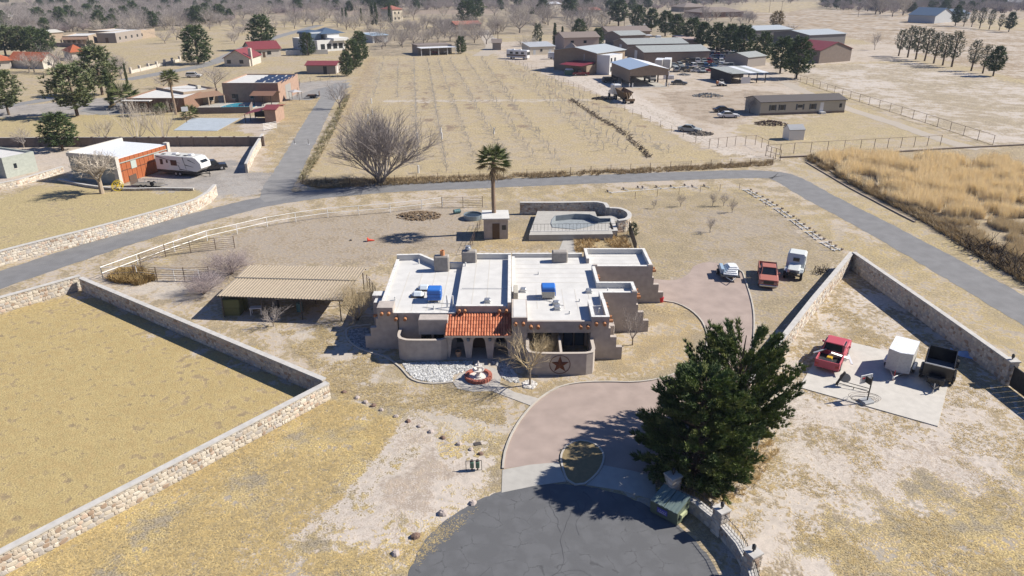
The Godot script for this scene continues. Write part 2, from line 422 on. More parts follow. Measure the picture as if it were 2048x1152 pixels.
# what lies where, later ones over earlier ones
var regions := [
	# far country
	["scrub", [-1500, -330, 1500, -330, 1500, -2400, -1500, -2400]],
	["gold_field", [-366.54, -424.06, 353.25, -424.06, 169.56, -196.7, -157.09, -174.22]],
	["gold_field", [-215.63, -463.81, -152.51, -583.06, -109.71, -596.92, -17.4, -611.45, -14.66, -348.68, -98.33, -336.62, -148.25, -314.76]],
	["plough", [-444.79, -715.55, -446.19, -891.45, -357.13, -715.55, -352.14, -569.81]],
	["gold_field", [-374.86, -634.58, -359.43, -715.55, -309.8, -618.98, -330, -569.81]],
	["stubble", [225.9, -736.37, 623.38, -758.42, 201.86, -236.68, 162.31, -236.68, 179.66, -406.58, 170.94, -463.81, 193.51, -642.68]],
	["gold_field", [281.47, -940.79, 431.87, -995.83, 228.29, -659.5, 216.41, -736.37]],
	["gold_field", [353.35, -583.06, 481.7, -583.06, 385.36, -463.81, 282.68, -463.81]],
	["plough", [-229.7, -736.37, -12.08, -781.8, -10.22, -659.5, -192.68, -642.68]],
	["salt", [103.43, -270.44, 126.17, -281.6, 153.01, -286.65, 155.98, -236.68, 157, -181.16, 121.11, -136.74, 94.39, -141.15, 91.12, -236.68]],
	["yard_dirt", [-15.75, -375.48, 27.09, -390.43, 57.03, -424.06, 100.99, -336.62, 95.68, -249.17, 76.54, -196.7, 54.53, -167.76, 48.13, -128.64, 37.59, -136.74, 31.62, -167.76, 24.36, -205.45, -0.74, -278.32]],
	["yard_dirt", [136.68, -361.6, 194.03, -367.03, 157.51, -295.47, 106.31, -278.32]],
	["tan_grass", [52.52, -486.53, 69.83, -522.22, 77.31, -463.81, 58, -431.48]],
	["orchard", [-55.78, -310.71, -13.29, -314.76, 1.14, -286.65, 22.05, -210.1, 31.08, -164.69, 38.39, -132.58, 37.15, -127.88, 6.31, -118, -5.24, -116.06, -30.52, -112.35, -34.05, -117.35, -43.05, -196.7]],
	["scrub", [-87.28, -463.81, -20.25, -486.53, -10.08, -348.68, -35.68, -310.71, -57.83, -310.71]],
	["tan_grass", [-34.38, -118, -44.38, -196.7, -58.19, -304.82, -56.19, -310.71, -50.2, -278.32, -38.44, -174.22, -33.57, -124.91]],
	["gold_field", [50.5, -161.73, 74.92, -172.89, 88.07, -192.59, 91.46, -141.15, 49.19, -131.77, 50.91, -141.15, 46.3, -150.79]],
	["spoil", [42.36, -205.45, 68.75, -214.95, 79.73, -205.45, 55.48, -170.93, 46.07, -161.73, 39.87, -174.22]],
	["grit", [-68.61, -230.87, -51.26, -236.68, -44.38, -196.7, -52.07, -200.99, -58.17, -184.82]],
	["tan_grass", [-78.23, -184.82, -52.07, -200.99, -45.44, -156.08, -44.06, -124.91, -49.74, -136.74, -50.5, -148.27, -58.99, -155, -67.51, -155, -74.96, -155, -84.39, -170.93]],
	["far_lawn", [-157.09, -174.22, -94.71, -177.62, -81.42, -177.62, -66.44, -155, -57.92, -155, -50.74, -145.83, -132.48, -144.87]],
	["yard_dirt", [-63.36, -174.22, -53.15, -167.76, -50.5, -148.27, -57.92, -155]],
	["grit", [-191.24, -214.95, -123.17, -188.63, -105.75, -205.45, -91.8, -187.09, -93.69, -175.57, -121.69, -170.93, -141.89, -156.08]],
	["gold_field", [-219.92, -249.17, -149.32, -262.98, -104.95, -200.99, -130.71, -200.99, -165.98, -184.82]],
	# the two left plots
	["yard_dirt", [-128.61, -140.25, -48.55, -142.06, -42.31, -124.91, -45.18, -118, -57.53, -119.66, -63.53, -114.8, -74.25, -118, -84.86, -106.08, -89.76, -93.91]],
	["yard_dirt", [-91.12, -138.47, -70.33, -140.25, -53.19, -138.47, -50.76, -134.21, -64.04, -132.58, -82.74, -126.75]],
	["grit", [-57.53, -119.66, -50.01, -129.41, -45.49, -121.37, -38.54, -118, -37.21, -103.43, -40, -95.01, -45.09, -104.74, -62.61, -112.96]],
	["far_lawn", [-89.76, -93.91, -76.45, -104.74, -72.89, -114.18, -61.34, -108.85, -48.75, -108.29, -45.23, -106.08, -46.29, -102.15, -59.68, -78.88, -67.67, -67.55]],
	["shoulder", [-65.65, -65.14, -58.15, -76.52, -43.64, -97.29, -43.6, -104.74, -36.96, -107.45, -33.51, -100.89, -47.89, -85.83, -54.43, -70.78, -60.25, -58.71]],
	["lawn", [-60.26, -53.67, -50.17, -64.22, -45.3, -70.11, -14.47, -48.78, -28.32, -30.52, -31.04, -26.88, -43.72, -26.88]],
	# the home plot
	["mixed", [-44.94, -69.46, -43.96, -74.28, -37.86, -85.83, -28.26, -97.29, -4.72, -103.43, 10.27, -106.08, 34.08, -110.29, 36.35, -107.45, 39.51, -80.53, 21.97, -55.42, 16.65, -42.06, 10.39, -38.78, -0.76, -36.8, -14.23, -48.56]],
	["corral", [-40.98, -75.01, -36.74, -86.2, -28.08, -96.6, -8.92, -100.4, -4.83, -97.29, -5.63, -81.37, -13.83, -80.19, -16.41, -76.52, -30.01, -77.29, -29.85, -67.55, -35.58, -71.46]],
	["pale", [-41.8, -69.46, -39.43, -72.85, -35.07, -72.85, -30.83, -68.81, -35.47, -67.55]],
	["backyard", [-5.04, -102.15, 10.22, -105.54, 33.68, -108.85, 35.94, -106.08, 38.87, -79.7, 24.06, -57.73, 21.66, -58.71, 24.83, -72.85, 19.88, -75.01, 14.11, -67.55, 16.07, -82.23, -5.07, -82.23]],
	["tan_grass", [-5.07, -82.23, -4.09, -87.73, 5.52, -88.12, 5.8, -82.23]],
	["tan_grass", [7.79, -87.73, 15.05, -89.71, 14.74, -82.23, 7.58, -81.88]],
	["pale", [-21.86, -61.25, -18.22, -61.79, -12.58, -56.79, -9.19, -51.61, -10.44, -49.29, -13.53, -50.82, -17.9, -56.79]],
	["pale", [-13.45, -50.43, -8.86, -49.29, -0.53, -47.14, 0.22, -45.13, -2.31, -43.86, -6.12, -45.79, -9.37, -47.49]],
	["rough", [-14.47, -48.78, -13.13, -48.92, -5.32, -45.13, -5.92, -43.86, -8.27, -45.13, -8.18, -42.06, -10.4, -37.53, -13.5, -32.78, -12.25, -32.46, -7.1, -32.78, -4.56, -33.6, -2, -36.24, -1.07, -36.33, -6.15, -30.19, -7.97, -25.7, -32.58, -25.7, -28.32, -30.52]],
	["rough", [-5.32, -45.13, -0.89, -45.13, -0.42, -42.06, -0.77, -37.53, -1.28, -38.78, -2.24, -42.06, -4.43, -43.25]],
	["bare", [-8.22, -44.81, -5.74, -45.65, -4.21, -42.65, -1.34, -41.2, -0.78, -38.02, -1.85, -36.33, -4.57, -33.68, -7.39, -32.78, -13.47, -32.7, -12.67, -34.02, -10.43, -37.67, -8.14, -41.77]],
	["bare_dark", [-6.75, -43.25, -5.7, -41.77, -5.18, -39.3, -5.51, -36.8, -6.7, -34.1, -7.53, -33.68, -7.09, -36.8, -6.58, -40.37]],
	["bare", [-15.58, -32.06, -14.1, -32.86, -13.06, -31.3, -13.93, -30.48, -15.31, -30.48]],
	["tan_grass", [13.49, -66.94, 18.98, -66.57, 17.42, -57.73, 15.36, -54.97, 8.86, -51.61, 6.89, -52.42, 9.51, -54.8, 12.82, -60.21]],
	["tan_grass", [-0.98, -51.61, 1.49, -52.25, 6.46, -52.25, 3.87, -50.43, 2.19, -48.56, 0.24, -49.29]],
	# road sides
	["verge", [-4.75, -103.95, 10.39, -107.45, 35.45, -112.35, 42.63, -96.14, 52.33, -51.61, 44.62, -42.06, 42.82, -55.42, 40.37, -82.58, 34.82, -107.45, -4.68, -102.4]],
	["verge", [45.82, -123.11, 52.8, -126.75, 61.43, -62.87, 56.52, -56.79, 47.78, -98.47]],
	["reedbed", [52, -129.41, 57.65, -134.63, 124.68, -141.15, 59.7, -60.73, 55.93, -82.23, 52.23, -108.85]],
	# the right plot
	["patchy", [38.15, -77.29, 40.85, -51.61, 41.97, -38.78, 31.4, -25.7, 13.19, -25.7, 13.63, -32.06, 12.92, -35.87, 10.4, -38.02, 16.56, -41.77, 22.05, -54.97]],
	["tan_grass", [25.51, -56.79, 29.76, -60.73, 33.04, -57.73, 38.16, -54.1, 38.39, -51.61, 35.04, -49.29, 37.5, -53.67, 27.65, -57.73]],
	["bare", [20.95, -48.56, 22.78, -49.29, 30.82, -44.36, 36.84, -53.25, 37.75, -48.56, 34.13, -42.06, 33.68, -38.78, 31.77, -38.78, 29.55, -42.65, 21.5, -45.79]],
	["bare", [13.35, -36.33, 16.32, -37.77, 16.19, -34.53, 18.95, -32.46, 17.03, -30.48, 14.26, -30.48, 13.7, -33.26]],
	["rough", [18.44, -34.1, 24.55, -36.8, 44.62, -42.06, 31.4, -25.7, 16.64, -25.7]],
	["tan_grass", [13.42, -37.77, 16.65, -42.06, 19.15, -43.25, 18.17, -40.37, 14.57, -37.28]],
	["mixed", [9.74, -34.75, 12.68, -34.97, 13.68, -31.3, 11.71, -25.7, 9.74, -25.7, 10.68, -31.68]],
	["track", [-55.57, -299.14, -45.19, -223.17, -37.61, -164.69, -32.26, -124.91, -31.66, -124.18, -36.8, -163.49, -44.05, -221.06, -54.78, -299.14]], ["track", [-53.98, -299.14, -42.95, -223.17, -35.14, -164.69, -29.64, -124.91, -28.96, -124.18, -34.23, -163.49, -41.82, -221.06, -53, -299.14]],
	["pale", [-33.75, -196.7, 20.9, -198.4, 20.57, -195.04, -33.09, -192.59]],
	["bare", [17.92, -281.6, 23.78, -262.98, 33.79, -212.99, 38.4, -172.89, 41.62, -141.15, 45.68, -129.41, 38.82, -134.21, 37.51, -144.39, 31.01, -170.93, 24.57, -207.29, 16.35, -255.9]],
	["spoil", [41.84, -210.1, 59.16, -216.95, 65.89, -205.45, 53.57, -190.2, 42.47, -192.59]],
	# wheel tracks and the ditch line
	["bare_dark", [21.7, -37.53, 29.23, -42.06, 32.75, -39.83, 32.42, -39.3, 28.87, -41.37, 21.65, -37.04]],
	["pale", [29.66, -62.87, 35.96, -63.99, 36.4, -62.87, 29.5, -61.25]],
]

func noise_bytes(f: float, s: int, w: int, h: int, x0: float, z0: float, mpp: float, oct := 3) -> PackedByteArray:
	var n := FastNoiseLite.new()
	n.noise_type = FastNoiseLite.TYPE_SIMPLEX_SMOOTH
	n.seed = s
	n.fractal_octaves = oct
	n.frequency = f * mpp
	n.offset = Vector3(x0 / mpp, z0 / mpp, 0)
	return n.get_image(w, h, false, false, false).get_data()

func ground_tile(x0: float, x1: float, z0: float, z1: float, w: int, warp: float) -> StandardMaterial3D:
	var mpp := (x1 - x0) / w
	var h := int(round((z1 - z0) / mpp))
	var keys := KINDS.keys()
	var tt := PackedFloat32Array()
	for k in keys:
		for v in KINDS[k]: tt.append(v)
	# which kind of ground, at half the resolution
	var w2 := w / 2; var h2 := (h + 1) / 2
	var m2 := mpp * 2.0
	var ids := PackedByteArray()
	ids.resize(w2 * h2)
	for r in regions:
		var kind := keys.find(r[0])
		var p := pts(r[1])
		var lo := 1e9; var hi := -1e9
		for q in p:
			lo = minf(lo, q.y); hi = maxf(hi, q.y)
		for y in range(maxi(0, int((lo - z0) / m2)), mini(h2, int((hi - z0) / m2) + 1)):
			var z := z0 + (y + 0.5) * m2
			var xs := PackedFloat32Array()
			for i in p.size():
				var a := p[i]; var b := p[(i + 1) % p.size()]
				if (a.y <= z) != (b.y <= z): xs.append(a.x + (b.x - a.x) * (z - a.y) / (b.y - a.y))
			xs.sort()
			for i in range(0, xs.size() - 1, 2):
				for x in range(clampi(int((xs[i] - x0) / m2), 0, w2), clampi(int((xs[i + 1] - x0) / m2), 0, w2)):
					ids[y * w2 + x] = kind
	var big := noise_bytes(0.04, 11, w, h, x0, z0, mpp, 3)
	var mid := noise_bytes(0.25, 12, w, h, x0, z0, mpp, 3)
	var low := noise_bytes(1.5, 13, w, h, x0, z0, mpp, 3)
	var wob := noise_bytes(0.35, 14, w, h, x0, z0, mpp, 4)
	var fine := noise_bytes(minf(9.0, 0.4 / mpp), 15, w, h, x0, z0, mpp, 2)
	# a square of streaks, long in x, looked up at any angle
	var sn := FastNoiseLite.new()
	sn.seed = 16
	sn.frequency = 0.04
	sn.fractal_octaves = 4
	var st := sn.get_seamless_image(512, 512)
	st.resize(64, 512, Image.INTERPOLATE_LANCZOS)
	st.resize(512, 512, Image.INTERPOLATE_CUBIC)
	st.convert(Image.FORMAT_L8)
	var sd := st.get_data()
	var mean := 0.0; var dev := 0.0
	for v in sd: mean += v / 262144.0
	for v in sd: dev += (v - mean) * (v - mean) / 262144.0
	var gain := 45.0 / sqrt(dev)
	for i in sd.size(): sd[i] = clampi(int(128.0 + (sd[i] - mean) * gain), 0, 255)
	var lut := PackedByteArray()
	lut.resize(1025)
	for i in 1025: lut[i] = int(255.0 * Color(i / 1024.0, 0, 0).linear_to_srgb().r)
	var rgb := PackedByteArray()
	rgb.resize(w * h * 3)
	var bump := PackedByteArray()
	bump.resize(w * h)
	var px := warp / mpp / 64.0
	var sc := PackedFloat32Array(); var ss := PackedFloat32Array()
	for k in keys.size():
		sc.append(cos(tt[k * 16 + 15]) * mpp * 24.0)
		ss.append(sin(tt[k * 16 + 15]) * mpp * 24.0)
	for y in h:
		for x in w:
			var i := y * w + x
			var m := (mid[i] - 128) / 85.0
			var l := (low[i] - 128) / 85.0
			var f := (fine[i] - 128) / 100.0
			var gx := clampi((x + int(((wob[i] - 128) + (fine[i] - 128) * 0.35) * px)) >> 1, 0, w2 - 1)
			var gy := clampi((y + int(((mid[i] - low[i]) + (fine[i] - 128) * 0.35) * px)) >> 1, 0, h2 - 1)
			var kd := ids[gy * w2 + gx]
			var t := kd * 16
			var su := int(x * sc[kd] + y * ss[kd]) & 511
			var sv := int(y * sc[kd] - x * ss[kd]) & 511
			var s := (sd[sv * 512 + su] - 128) / 128.0 * tt[t + 14]
			var cv := clampf((tt[t + 9] + (big[i] - 128) / 140.0 * tt[t + 10] + m * tt[t + 11] * 0.6 + l * tt[t + 12] * 0.6 + f * 0.2 + s * 0.5 - 0.38) * 4.2, 0.0, 1.0)
			var ab := clampf(0.45 + (m * 0.75 + l * 0.45) * (1.0 - 0.6 * tt[t + 14]) + s, 0.0, 1.0)
			var eg := (1.0 - absf(2.0 * cv - 1.0)) * 0.45 * tt[t + 13] * 2.5
			var k := (1.0 + f * tt[t + 13] * (0.7 + 1.1 * cv) + l * 0.12 + m * 0.06 + s * 0.3) * 1060.0  # grain deepens over grass: dark thatch specks with blade shade painted in
			var o := i * 3
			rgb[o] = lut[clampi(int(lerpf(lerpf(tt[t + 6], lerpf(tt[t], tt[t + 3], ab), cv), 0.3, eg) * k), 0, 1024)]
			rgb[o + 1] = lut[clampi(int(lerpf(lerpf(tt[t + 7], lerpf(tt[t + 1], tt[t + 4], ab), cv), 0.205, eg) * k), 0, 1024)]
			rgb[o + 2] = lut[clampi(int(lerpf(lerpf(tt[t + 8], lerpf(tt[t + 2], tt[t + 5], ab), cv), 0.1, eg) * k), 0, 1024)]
			bump[i] = clampi(int(60.0 + cv * 90.0 + f * 70.0 * cv), 0, 255)
	var mt := StandardMaterial3D.new()
	mt.resource_name = "dry ground"
	mt.roughness = 0.95
	mt.albedo_texture = ImageTexture.create_from_image(Image.create_from_data(w, h, false, Image.FORMAT_RGB8, rgb))
	mt.texture_repeat = false
	if mpp < 0.2:
		mt.heightmap_enabled = true
		mt.heightmap_scale = 5.0
		mt.heightmap_texture = ImageTexture.create_from_image(Image.create_from_data(w, h, false, Image.FORMAT_L8, bump))
	return mt

func make_ground() -> void:
	# wheel tracks: a line, the kind of ground they show
	for tk in [["bare_dark", [21.07, -48.92, 23.79, -43.25, 28.73, -41.77, 32.1, -38.78, 32.79, -35.87]], ["bare_dark", [20.23, -46.46, 22.35, -40.65, 28.34, -40.37, 31.6, -34.1]], ["thatch", [29.5, -61.25, 24.07, -52.83, 19.86, -46.46, 17.34, -42.06]], ["pale", [-13.5, -32.78, -10.2, -36.57, -7.48, -39.56, -6.08, -42.65, -5.98, -45.13]], ["bare_dark", [-12.25, -32.46, -8.82, -35.87, -6.11, -39.3, -5.14, -43.25]], ["pale", [-16.05, -52.83, -10.32, -48.56, -4.6, -45.46, -0.86, -43.74]], ["pale", [-21.71, -60.73, -16.57, -54.97, -10.44, -49.29, -5.49, -47, -0.52, -45.65]], ["thatch", [18.78, -33.47, 23.56, -35.41, 28.12, -37.53, 35.08, -39.3]], ["thatch", [18.53, -262.98, 28.51, -205.45, 36.2, -167.76, 39.27, -143.45, 45.43, -128.64]], ["bare_dark", [22.59, -249.17, 35.96, -192.59, 40.95, -158.86, 40.43, -136.74]], ["thatch", [-16.69, -30.48, -15.08, -34.1, -12.51, -38.27, -10.74, -42.65]], ["thatch", [30.41, -87.73, 31.8, -80.53, 31.37, -72.85]]]:
		var mid := smooth(pts(tk[1]), 0.8)
		for side in [-0.8, 0.8]:
			var l := PackedVector2Array(); var r := PackedVector2Array()
			for i in mid.size():
				var d := (mid[mini(i + 1, mid.size() - 1)] - mid[maxi(i - 1, 0)]).normalized().orthogonal()
				l.append(mid[i] + d * (side - 0.13)); r.append(mid[i] + d * (side + 0.13))
			r.reverse()
			l.append_array(r)
			var flat := []
			for q in l: flat.append_array([q.x, q.y])
			regions.append([tk[0], flat])
	# tilled earth and weed strips between the young trees
	var gr := RandomNumberGenerator.new()
	gr.seed = 4
	for rw in ORCHARD:
		var a := Vector2(rw[0], rw[1]); var b := Vector2(rw[2], rw[3])
		var q := (b - a).normalized().orthogonal()
		var d := (b - a).normalized()
		regions.append(["thatch", [a.x - q.x * 0.45, a.y - q.y * 0.45, b.x - q.x * 0.3, b.y - q.y * 0.3, b.x + q.x * 0.3, b.y + q.y * 0.3, a.x + q.x * 0.45, a.y + q.y * 0.45]])
		for k in 5:
			var c := a.lerp(b, gr.randf_range(0.05, 0.8)) + q * gr.randf_range(2.2, 4.2)
			var w := gr.randf_range(0.7, 1.3); var l := gr.randf_range(2.0, 5.5)
			regions.append(["tilled", [c.x - d.x * l, c.y - d.y * l, c.x - q.x * w, c.y - q.y * w, c.x + d.x * l, c.y + d.y * l, c.x + q.x * w, c.y + q.y * w]])
	var tiles := [[-52.0, 52.0, -64.0, -24.0, 2048, 1.7], [-104.0, 104.0, -130.0, -64.0, 2048, 1.3], [-170.0, 170.0, -215.0, -130.0, 2048, 1.0], [-360.0, 360.0, -450.0, -215.0, 2048, 2.0], [-1500.0, 1500.0, -2400.0, -450.0, 1400, 5.0]]
	var am := ArrayMesh.new()
	var o := MeshInstance3D.new()
	var rects := []
	for t in tiles: rects.append([t[0], t[1], t[2], t[3], true])
	# the same dry country out to both sides and behind
	rects += [[-1500.0, -52.0, -64.0, -24.0, false], [52.0, 1500.0, -64.0, -24.0, false], [-1500.0, -104.0, -130.0, -64.0, false], [104.0, 1500.0, -130.0, -64.0, false], [-1500.0, -170.0, -215.0, -130.0, false], [170.0, 1500.0, -215.0, -130.0, false], [-1500.0, -360.0, -450.0, -215.0, false], [360.0, 1500.0, -450.0, -215.0, false], [-1500.0, 1500.0, -24.0, 900.0, false], [-4000.0, 4000.0, -5200.0, -2400.0, false]]
	var plain := mat("dry plain", Color(0.37, 0.29, 0.17), 0.95, "speck", 2.0, "blotch", 40.0)
	for i in rects.size():
		var r: Array = rects[i]
		var arr := []
		arr.resize(Mesh.ARRAY_MAX)
		arr[Mesh.ARRAY_VERTEX] = PackedVector3Array([Vector3(r[0], 0, r[2]), Vector3(r[1], 0, r[2]), Vector3(r[1], 0, r[3]), Vector3(r[0], 0, r[3])])
		arr[Mesh.ARRAY_NORMAL] = PackedVector3Array([Vector3.UP, Vector3.UP, Vector3.UP, Vector3.UP])
		arr[Mesh.ARRAY_TEX_UV] = PackedVector2Array([Vector2(0, 0), Vector2(1, 0), Vector2(1, 1), Vector2(0, 1)])
		arr[Mesh.ARRAY_INDEX] = PackedInt32Array([0, 1, 2, 0, 2, 3])
		am.add_surface_from_arrays(Mesh.PRIMITIVE_TRIANGLES, arr)
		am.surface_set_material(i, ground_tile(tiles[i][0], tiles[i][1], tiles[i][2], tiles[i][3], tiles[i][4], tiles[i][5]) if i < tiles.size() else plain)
	o.mesh = am
	o.name = "ground"
	add_child(o)
	tag(o, "", "", "", "structure")

func make_roads() -> void:
	var asphalt := mat("worn asphalt", Color(0.23, 0.23, 0.235), 0.9, "speck", 2.0, "blotch", 14.0)
	var old := mat("pale worn asphalt", Color(0.25, 0.245, 0.24), 0.9, "asphalt", 4.0, "blotch", 18.0)
	var conc := mat("poured concrete", Color(0.5, 0.48, 0.44), 0.85, "speck", 1.0, "faint", 5.0)
	var main := smooth(pts([-62.95, -55.69, -55.77, -72.85, -48.7, -86.2, -41.8, -96.14, -34.41, -103.95, -20.54, -109.71, -3.51, -112.65, 18.49, -116.06, 35.47, -118.33, 42.13, -118.33, 44.68, -116.06, 46.21, -103.43, 48.04, -91.35, 49.75, -76.52, 50.77, -65.14, 52.72, -43.25]), 0.8)
	setting("road", strip(main, 5.2, 0.012, 0.12), asphalt)
	var side := smooth(pts([-34.25, -103.43, -36.13, -107.73, -38.31, -123.11, -41.68, -145.83, -46.39, -177.62, -51.42, -214.95, -51.98, -229.74]), 0.8)
	setting("road", strip(side, 4.6, 0.018, 0.15), old)
	setting("road", strip(smooth(pts([-50.58, -223.17, -54.75, -212.02, -57.01, -196.7]), 1.0), 7.0, 0.024, 0.2), old)
	# the turning circle at the end of the street
	var c := Vector2(2.85, -29.7)
	var rim := PackedVector2Array()
	for i in 150:
		var a := TAU * i / 150
		if a > 1.15 and a < 1.95: continue
		rim.append(c + Vector2(cos(a), sin(a)) * (8.65 + rng.randf_range(-0.07, 0.07)))
	setting("turning_circle", MB.new().prism(rim, 0.016, 0.016), mat("dark asphalt", Color(0.135, 0.138, 0.146), 0.88, "speck", 1.2, "crackle", 11.0))
	setting("road", strip(PackedVector2Array([Vector2(2.85, -24), Vector2(2.85, 30)]), 7.0, 0.02), mat("dark asphalt"))
	# sealed cracks over the asphalt
	var tar := mat("crack sealant", Color(0.045, 0.045, 0.05), 0.6)
	var cr := MB.new()
	for k in 12:
		var a := rng.randf_range(0, TAU)
		var p := c + Vector2(cos(a), sin(a)) * rng.randf_range(1.0, 6.5)
		var d := rng.randf_range(0, TAU)
		var line := PackedVector2Array([p])
		for i in rng.randi_range(6, 14):
			d += rng.randf_range(-0.45, 0.45)
			p += Vector2(cos(d), sin(d)) * rng.randf_range(0.25, 0.6)
			if p.distance_to(c) > 8.3: break
			line.append(p)
		if line.size() > 2:
			cr.v.append_array(strip(line, 0.022, 0.022, 0.006).v)
	while cr.n.size() < cr.v.size():
		cr.n.append(Vector3.UP); cr.c.append(Color.WHITE)
	setting("asphalt_cracks", cr, tar)
	# concrete aprons either side of the island
	setting("driveway_apron", MB.new().prism(smooth(pts([-0.64, -39.83, 1.22, -40.37, 3.2, -40.65, 3.29, -39.83, 3.57, -38.63, 1.5, -38.17, -0.67, -37.48]), 9.0, true), 0.0, 0.03), conc)
	setting("driveway_apron", MB.new().prism(smooth(pts([6.16, -40.32, 7.91, -39.78, 9.47, -39.14, 9.1, -36.75, 6.96, -37.72, 4.82, -38.27, 5.57, -39.2]), 9.0, true), 0.0, 0.03), conc)
	# gravel drive in one sheet, swinging round to the back
	var gravel := mat("pinkish gravel", Color(0.44, 0.35, 0.305), 0.95, "speck", 1.6, "blotch", 14.0)
	var left_edge := smooth(pts([-0.61, -39.94, -0.49, -41.77, 0, -43.99, 0.91, -46.46, 2.2, -48.78, 3.79, -50.43, 5.54, -51.13, 7.8, -51.29, 10.45, -51.29, 13.33, -52.42, 16.33, -55.42, 17.79, -58.71, 18.21, -62.33, 17.65, -65.14, 16.51, -66.81, 15.34, -67.3]), 0.8)
	var right_edge := smooth(pts([14.58, -73.41, 17.75, -72.85, 19.88, -75.01, 20.63, -76.83, 22.92, -78.24, 25.56, -75.76, 25.38, -72.85, 24.21, -66.33, 22.65, -60.73, 20.02, -53.25, 16.84, -46.46, 13.08, -41.77, 10.17, -39.3, 9.67, -39.14]), 0.8)
	var sheet := left_edge.duplicate()
	sheet.append_array(pts([13.6, -67.55]))
	sheet.append_array(right_edge)
	sheet.append_array(pts([7.9, -39.72, 6.16, -40.26, 6.15, -42.06, 4.86, -43.25, 3.36, -42.06, 3.13, -40.59, 1.22, -40.37]))
	setting("gravel_drive", MB.new().prism(sheet, 0.008, 0.008), gravel)
	var kerb := mat("kerb concrete", Color(0.52, 0.48, 0.42), 0.85, "grain", 1.0, "blotch", 6.0)
	setting("driveway_kerb", bar_run(left_edge, 0.14, 0.0, 0.1), kerb)
	setting("driveway_kerb", bar_run(right_edge.slice(14, right_edge.size() - 8), 0.14, 0.0, 0.1), kerb)
	# the tear-shaped island
	var isl := smooth(pts([4.85, -43.19, 5.88, -42.77, 6.37, -41.77, 6.27, -40.65, 5.73, -39.41, 4.76, -38.27, 4.1, -38.17, 3.58, -38.68, 3.34, -40.1, 3.36, -41.49, 3.92, -42.65]), 0.4, true)
	setting("driveway_island", MB.new().prism(Geometry2D.offset_polygon(isl, -0.1)[0], 0.0, 0.06), mat("island turf", Color(0.3, 0.23, 0.12), 0.95, "speck", 0.8, "blotch", 3.0))
	setting("driveway_kerb", MB.new().ring(isl, 0.13, 0.0, 0.1), kerb)
	# front walk and fountain circle
	var walk := smooth(pts([-3.34, -55.33, -3.11, -53.25, -4.33, -52.58, -4.81, -51.21, -4.37, -50.2, -3.15, -49.74, -1.56, -49.82, 0.23, -48.56, 1.46, -47.7, 2.19, -48.7, 0.24, -49.67, -0.97, -50.82, -0.91, -52.25, -1.35, -53.42, -2.03, -53.76, -2.13, -55.33]), 1.2, true)
	setting("front_walk", MB.new().prism(walk, 0.0, 0.04), mat("walk concrete", Color(0.47, 0.44, 0.4), 0.85, "grain", 1.0, "faint", 4.0))
	setting("porch_floor", MB.new().box(-5.6, 0.0, -57.2, -0.1, 0.06, -55.0), conc)
	# the side path and the edging of the pebble beds
	setting("bed_edging", bar_run(smooth(pts([-13.38, -61.79, -15.27, -61.25, -15.36, -59.91, -14.64, -58.22, -12.99, -56.6, -11.04, -55.51, -9.48, -53.67, -8.16, -51.61, -6.46, -50.97, -4.57, -51.29]), 0.6), 0.15, 0.0, 0.09), kerb)
	# concrete slab of the right plot
	setting("parking_slab", MB.new().prism(PackedVector2Array([Vector2(23.1, -50.4), Vector2(31.3, -44.9), Vector2(37.3, -53.7), Vector2(29.1, -59.2)]), 0.0, 0.07), mat("slab concrete", Color(0.56, 0.53, 0.48), 0.85, "grain", 1.0, "faint", 5.0))
	# back garden walk and pool terrace
	setting("garden_walk", MB.new().prism(pts([5.34, -80.53, 6.77, -87.73, 7.79, -87.73, 7.57, -80.19]), 0.0, 0.03), conc)
	# basketball slab, pool surrounds and driveways of the neighbours
	setting("sports_slab", MB.new().prism(pts([-72.32, -155.54, -74.22, -170.29, -62.97, -169.65, -62.82, -155]), 0.0, 0.06), mat("pale blue court", Color(0.4, 0.45, 0.5), 0.85, "grain", 4.0, "faint", 12.0))
	setting("pool_terrace", MB.new().prism(pts([-77.68, -179.73, -79.12, -187.09, -74.81, -193.4, -60.69, -193.4, -60.13, -186.33, -64.95, -182.61]), 0.0, 0.05), conc)
	setting("driveway", MB.new().prism(pts([-105.53, -179.73, -107.02, -187.09, -99.27, -192.59, -91.06, -175.57, -97.76, -174.22]), 0.0, 0.03), old)
	setting("road", strip(smooth(pts([-135.78, -177.62, -125.59, -192.59, -123.75, -205.45]), 2.0), 5.0, 0.02, 0.2), old)
	setting("road", strip(smooth(pts([-122.44, -236.68, -118.23, -255.9, -113.36, -283.26, -122.59, -356.32, -126.35, -416.9, -127.57, -511.51]), 3.0), 6.0, 0.02, 0.3), old)
	setting("road", strip(smooth(pts([-13.12, -310.71, -8.94, -348.68, -13.02, -406.58, -17.82, -463.81]), 3.0), 7.0, 0.02, 0.3), mat("pale dirt track", Color(0.44, 0.385, 0.32), 0.95, "speck", 3.0))
	setting("road", strip(smooth(pts([42.48, -416.9, 76.86, -501.22, 110.5, -539.13]), 3.0), 8.0, 0.02, 0.3), old)
	setting("road", strip(smooth(pts([84.37, -230.87, 82.86, -192.59, 84.9, -169.01, 86.87, -143.45, 89.35, -137.6]), 2.0), 3.5, 0.02, 0.3), mat("pale dirt track"))

var stone_meshes := []
var stone_tones := []

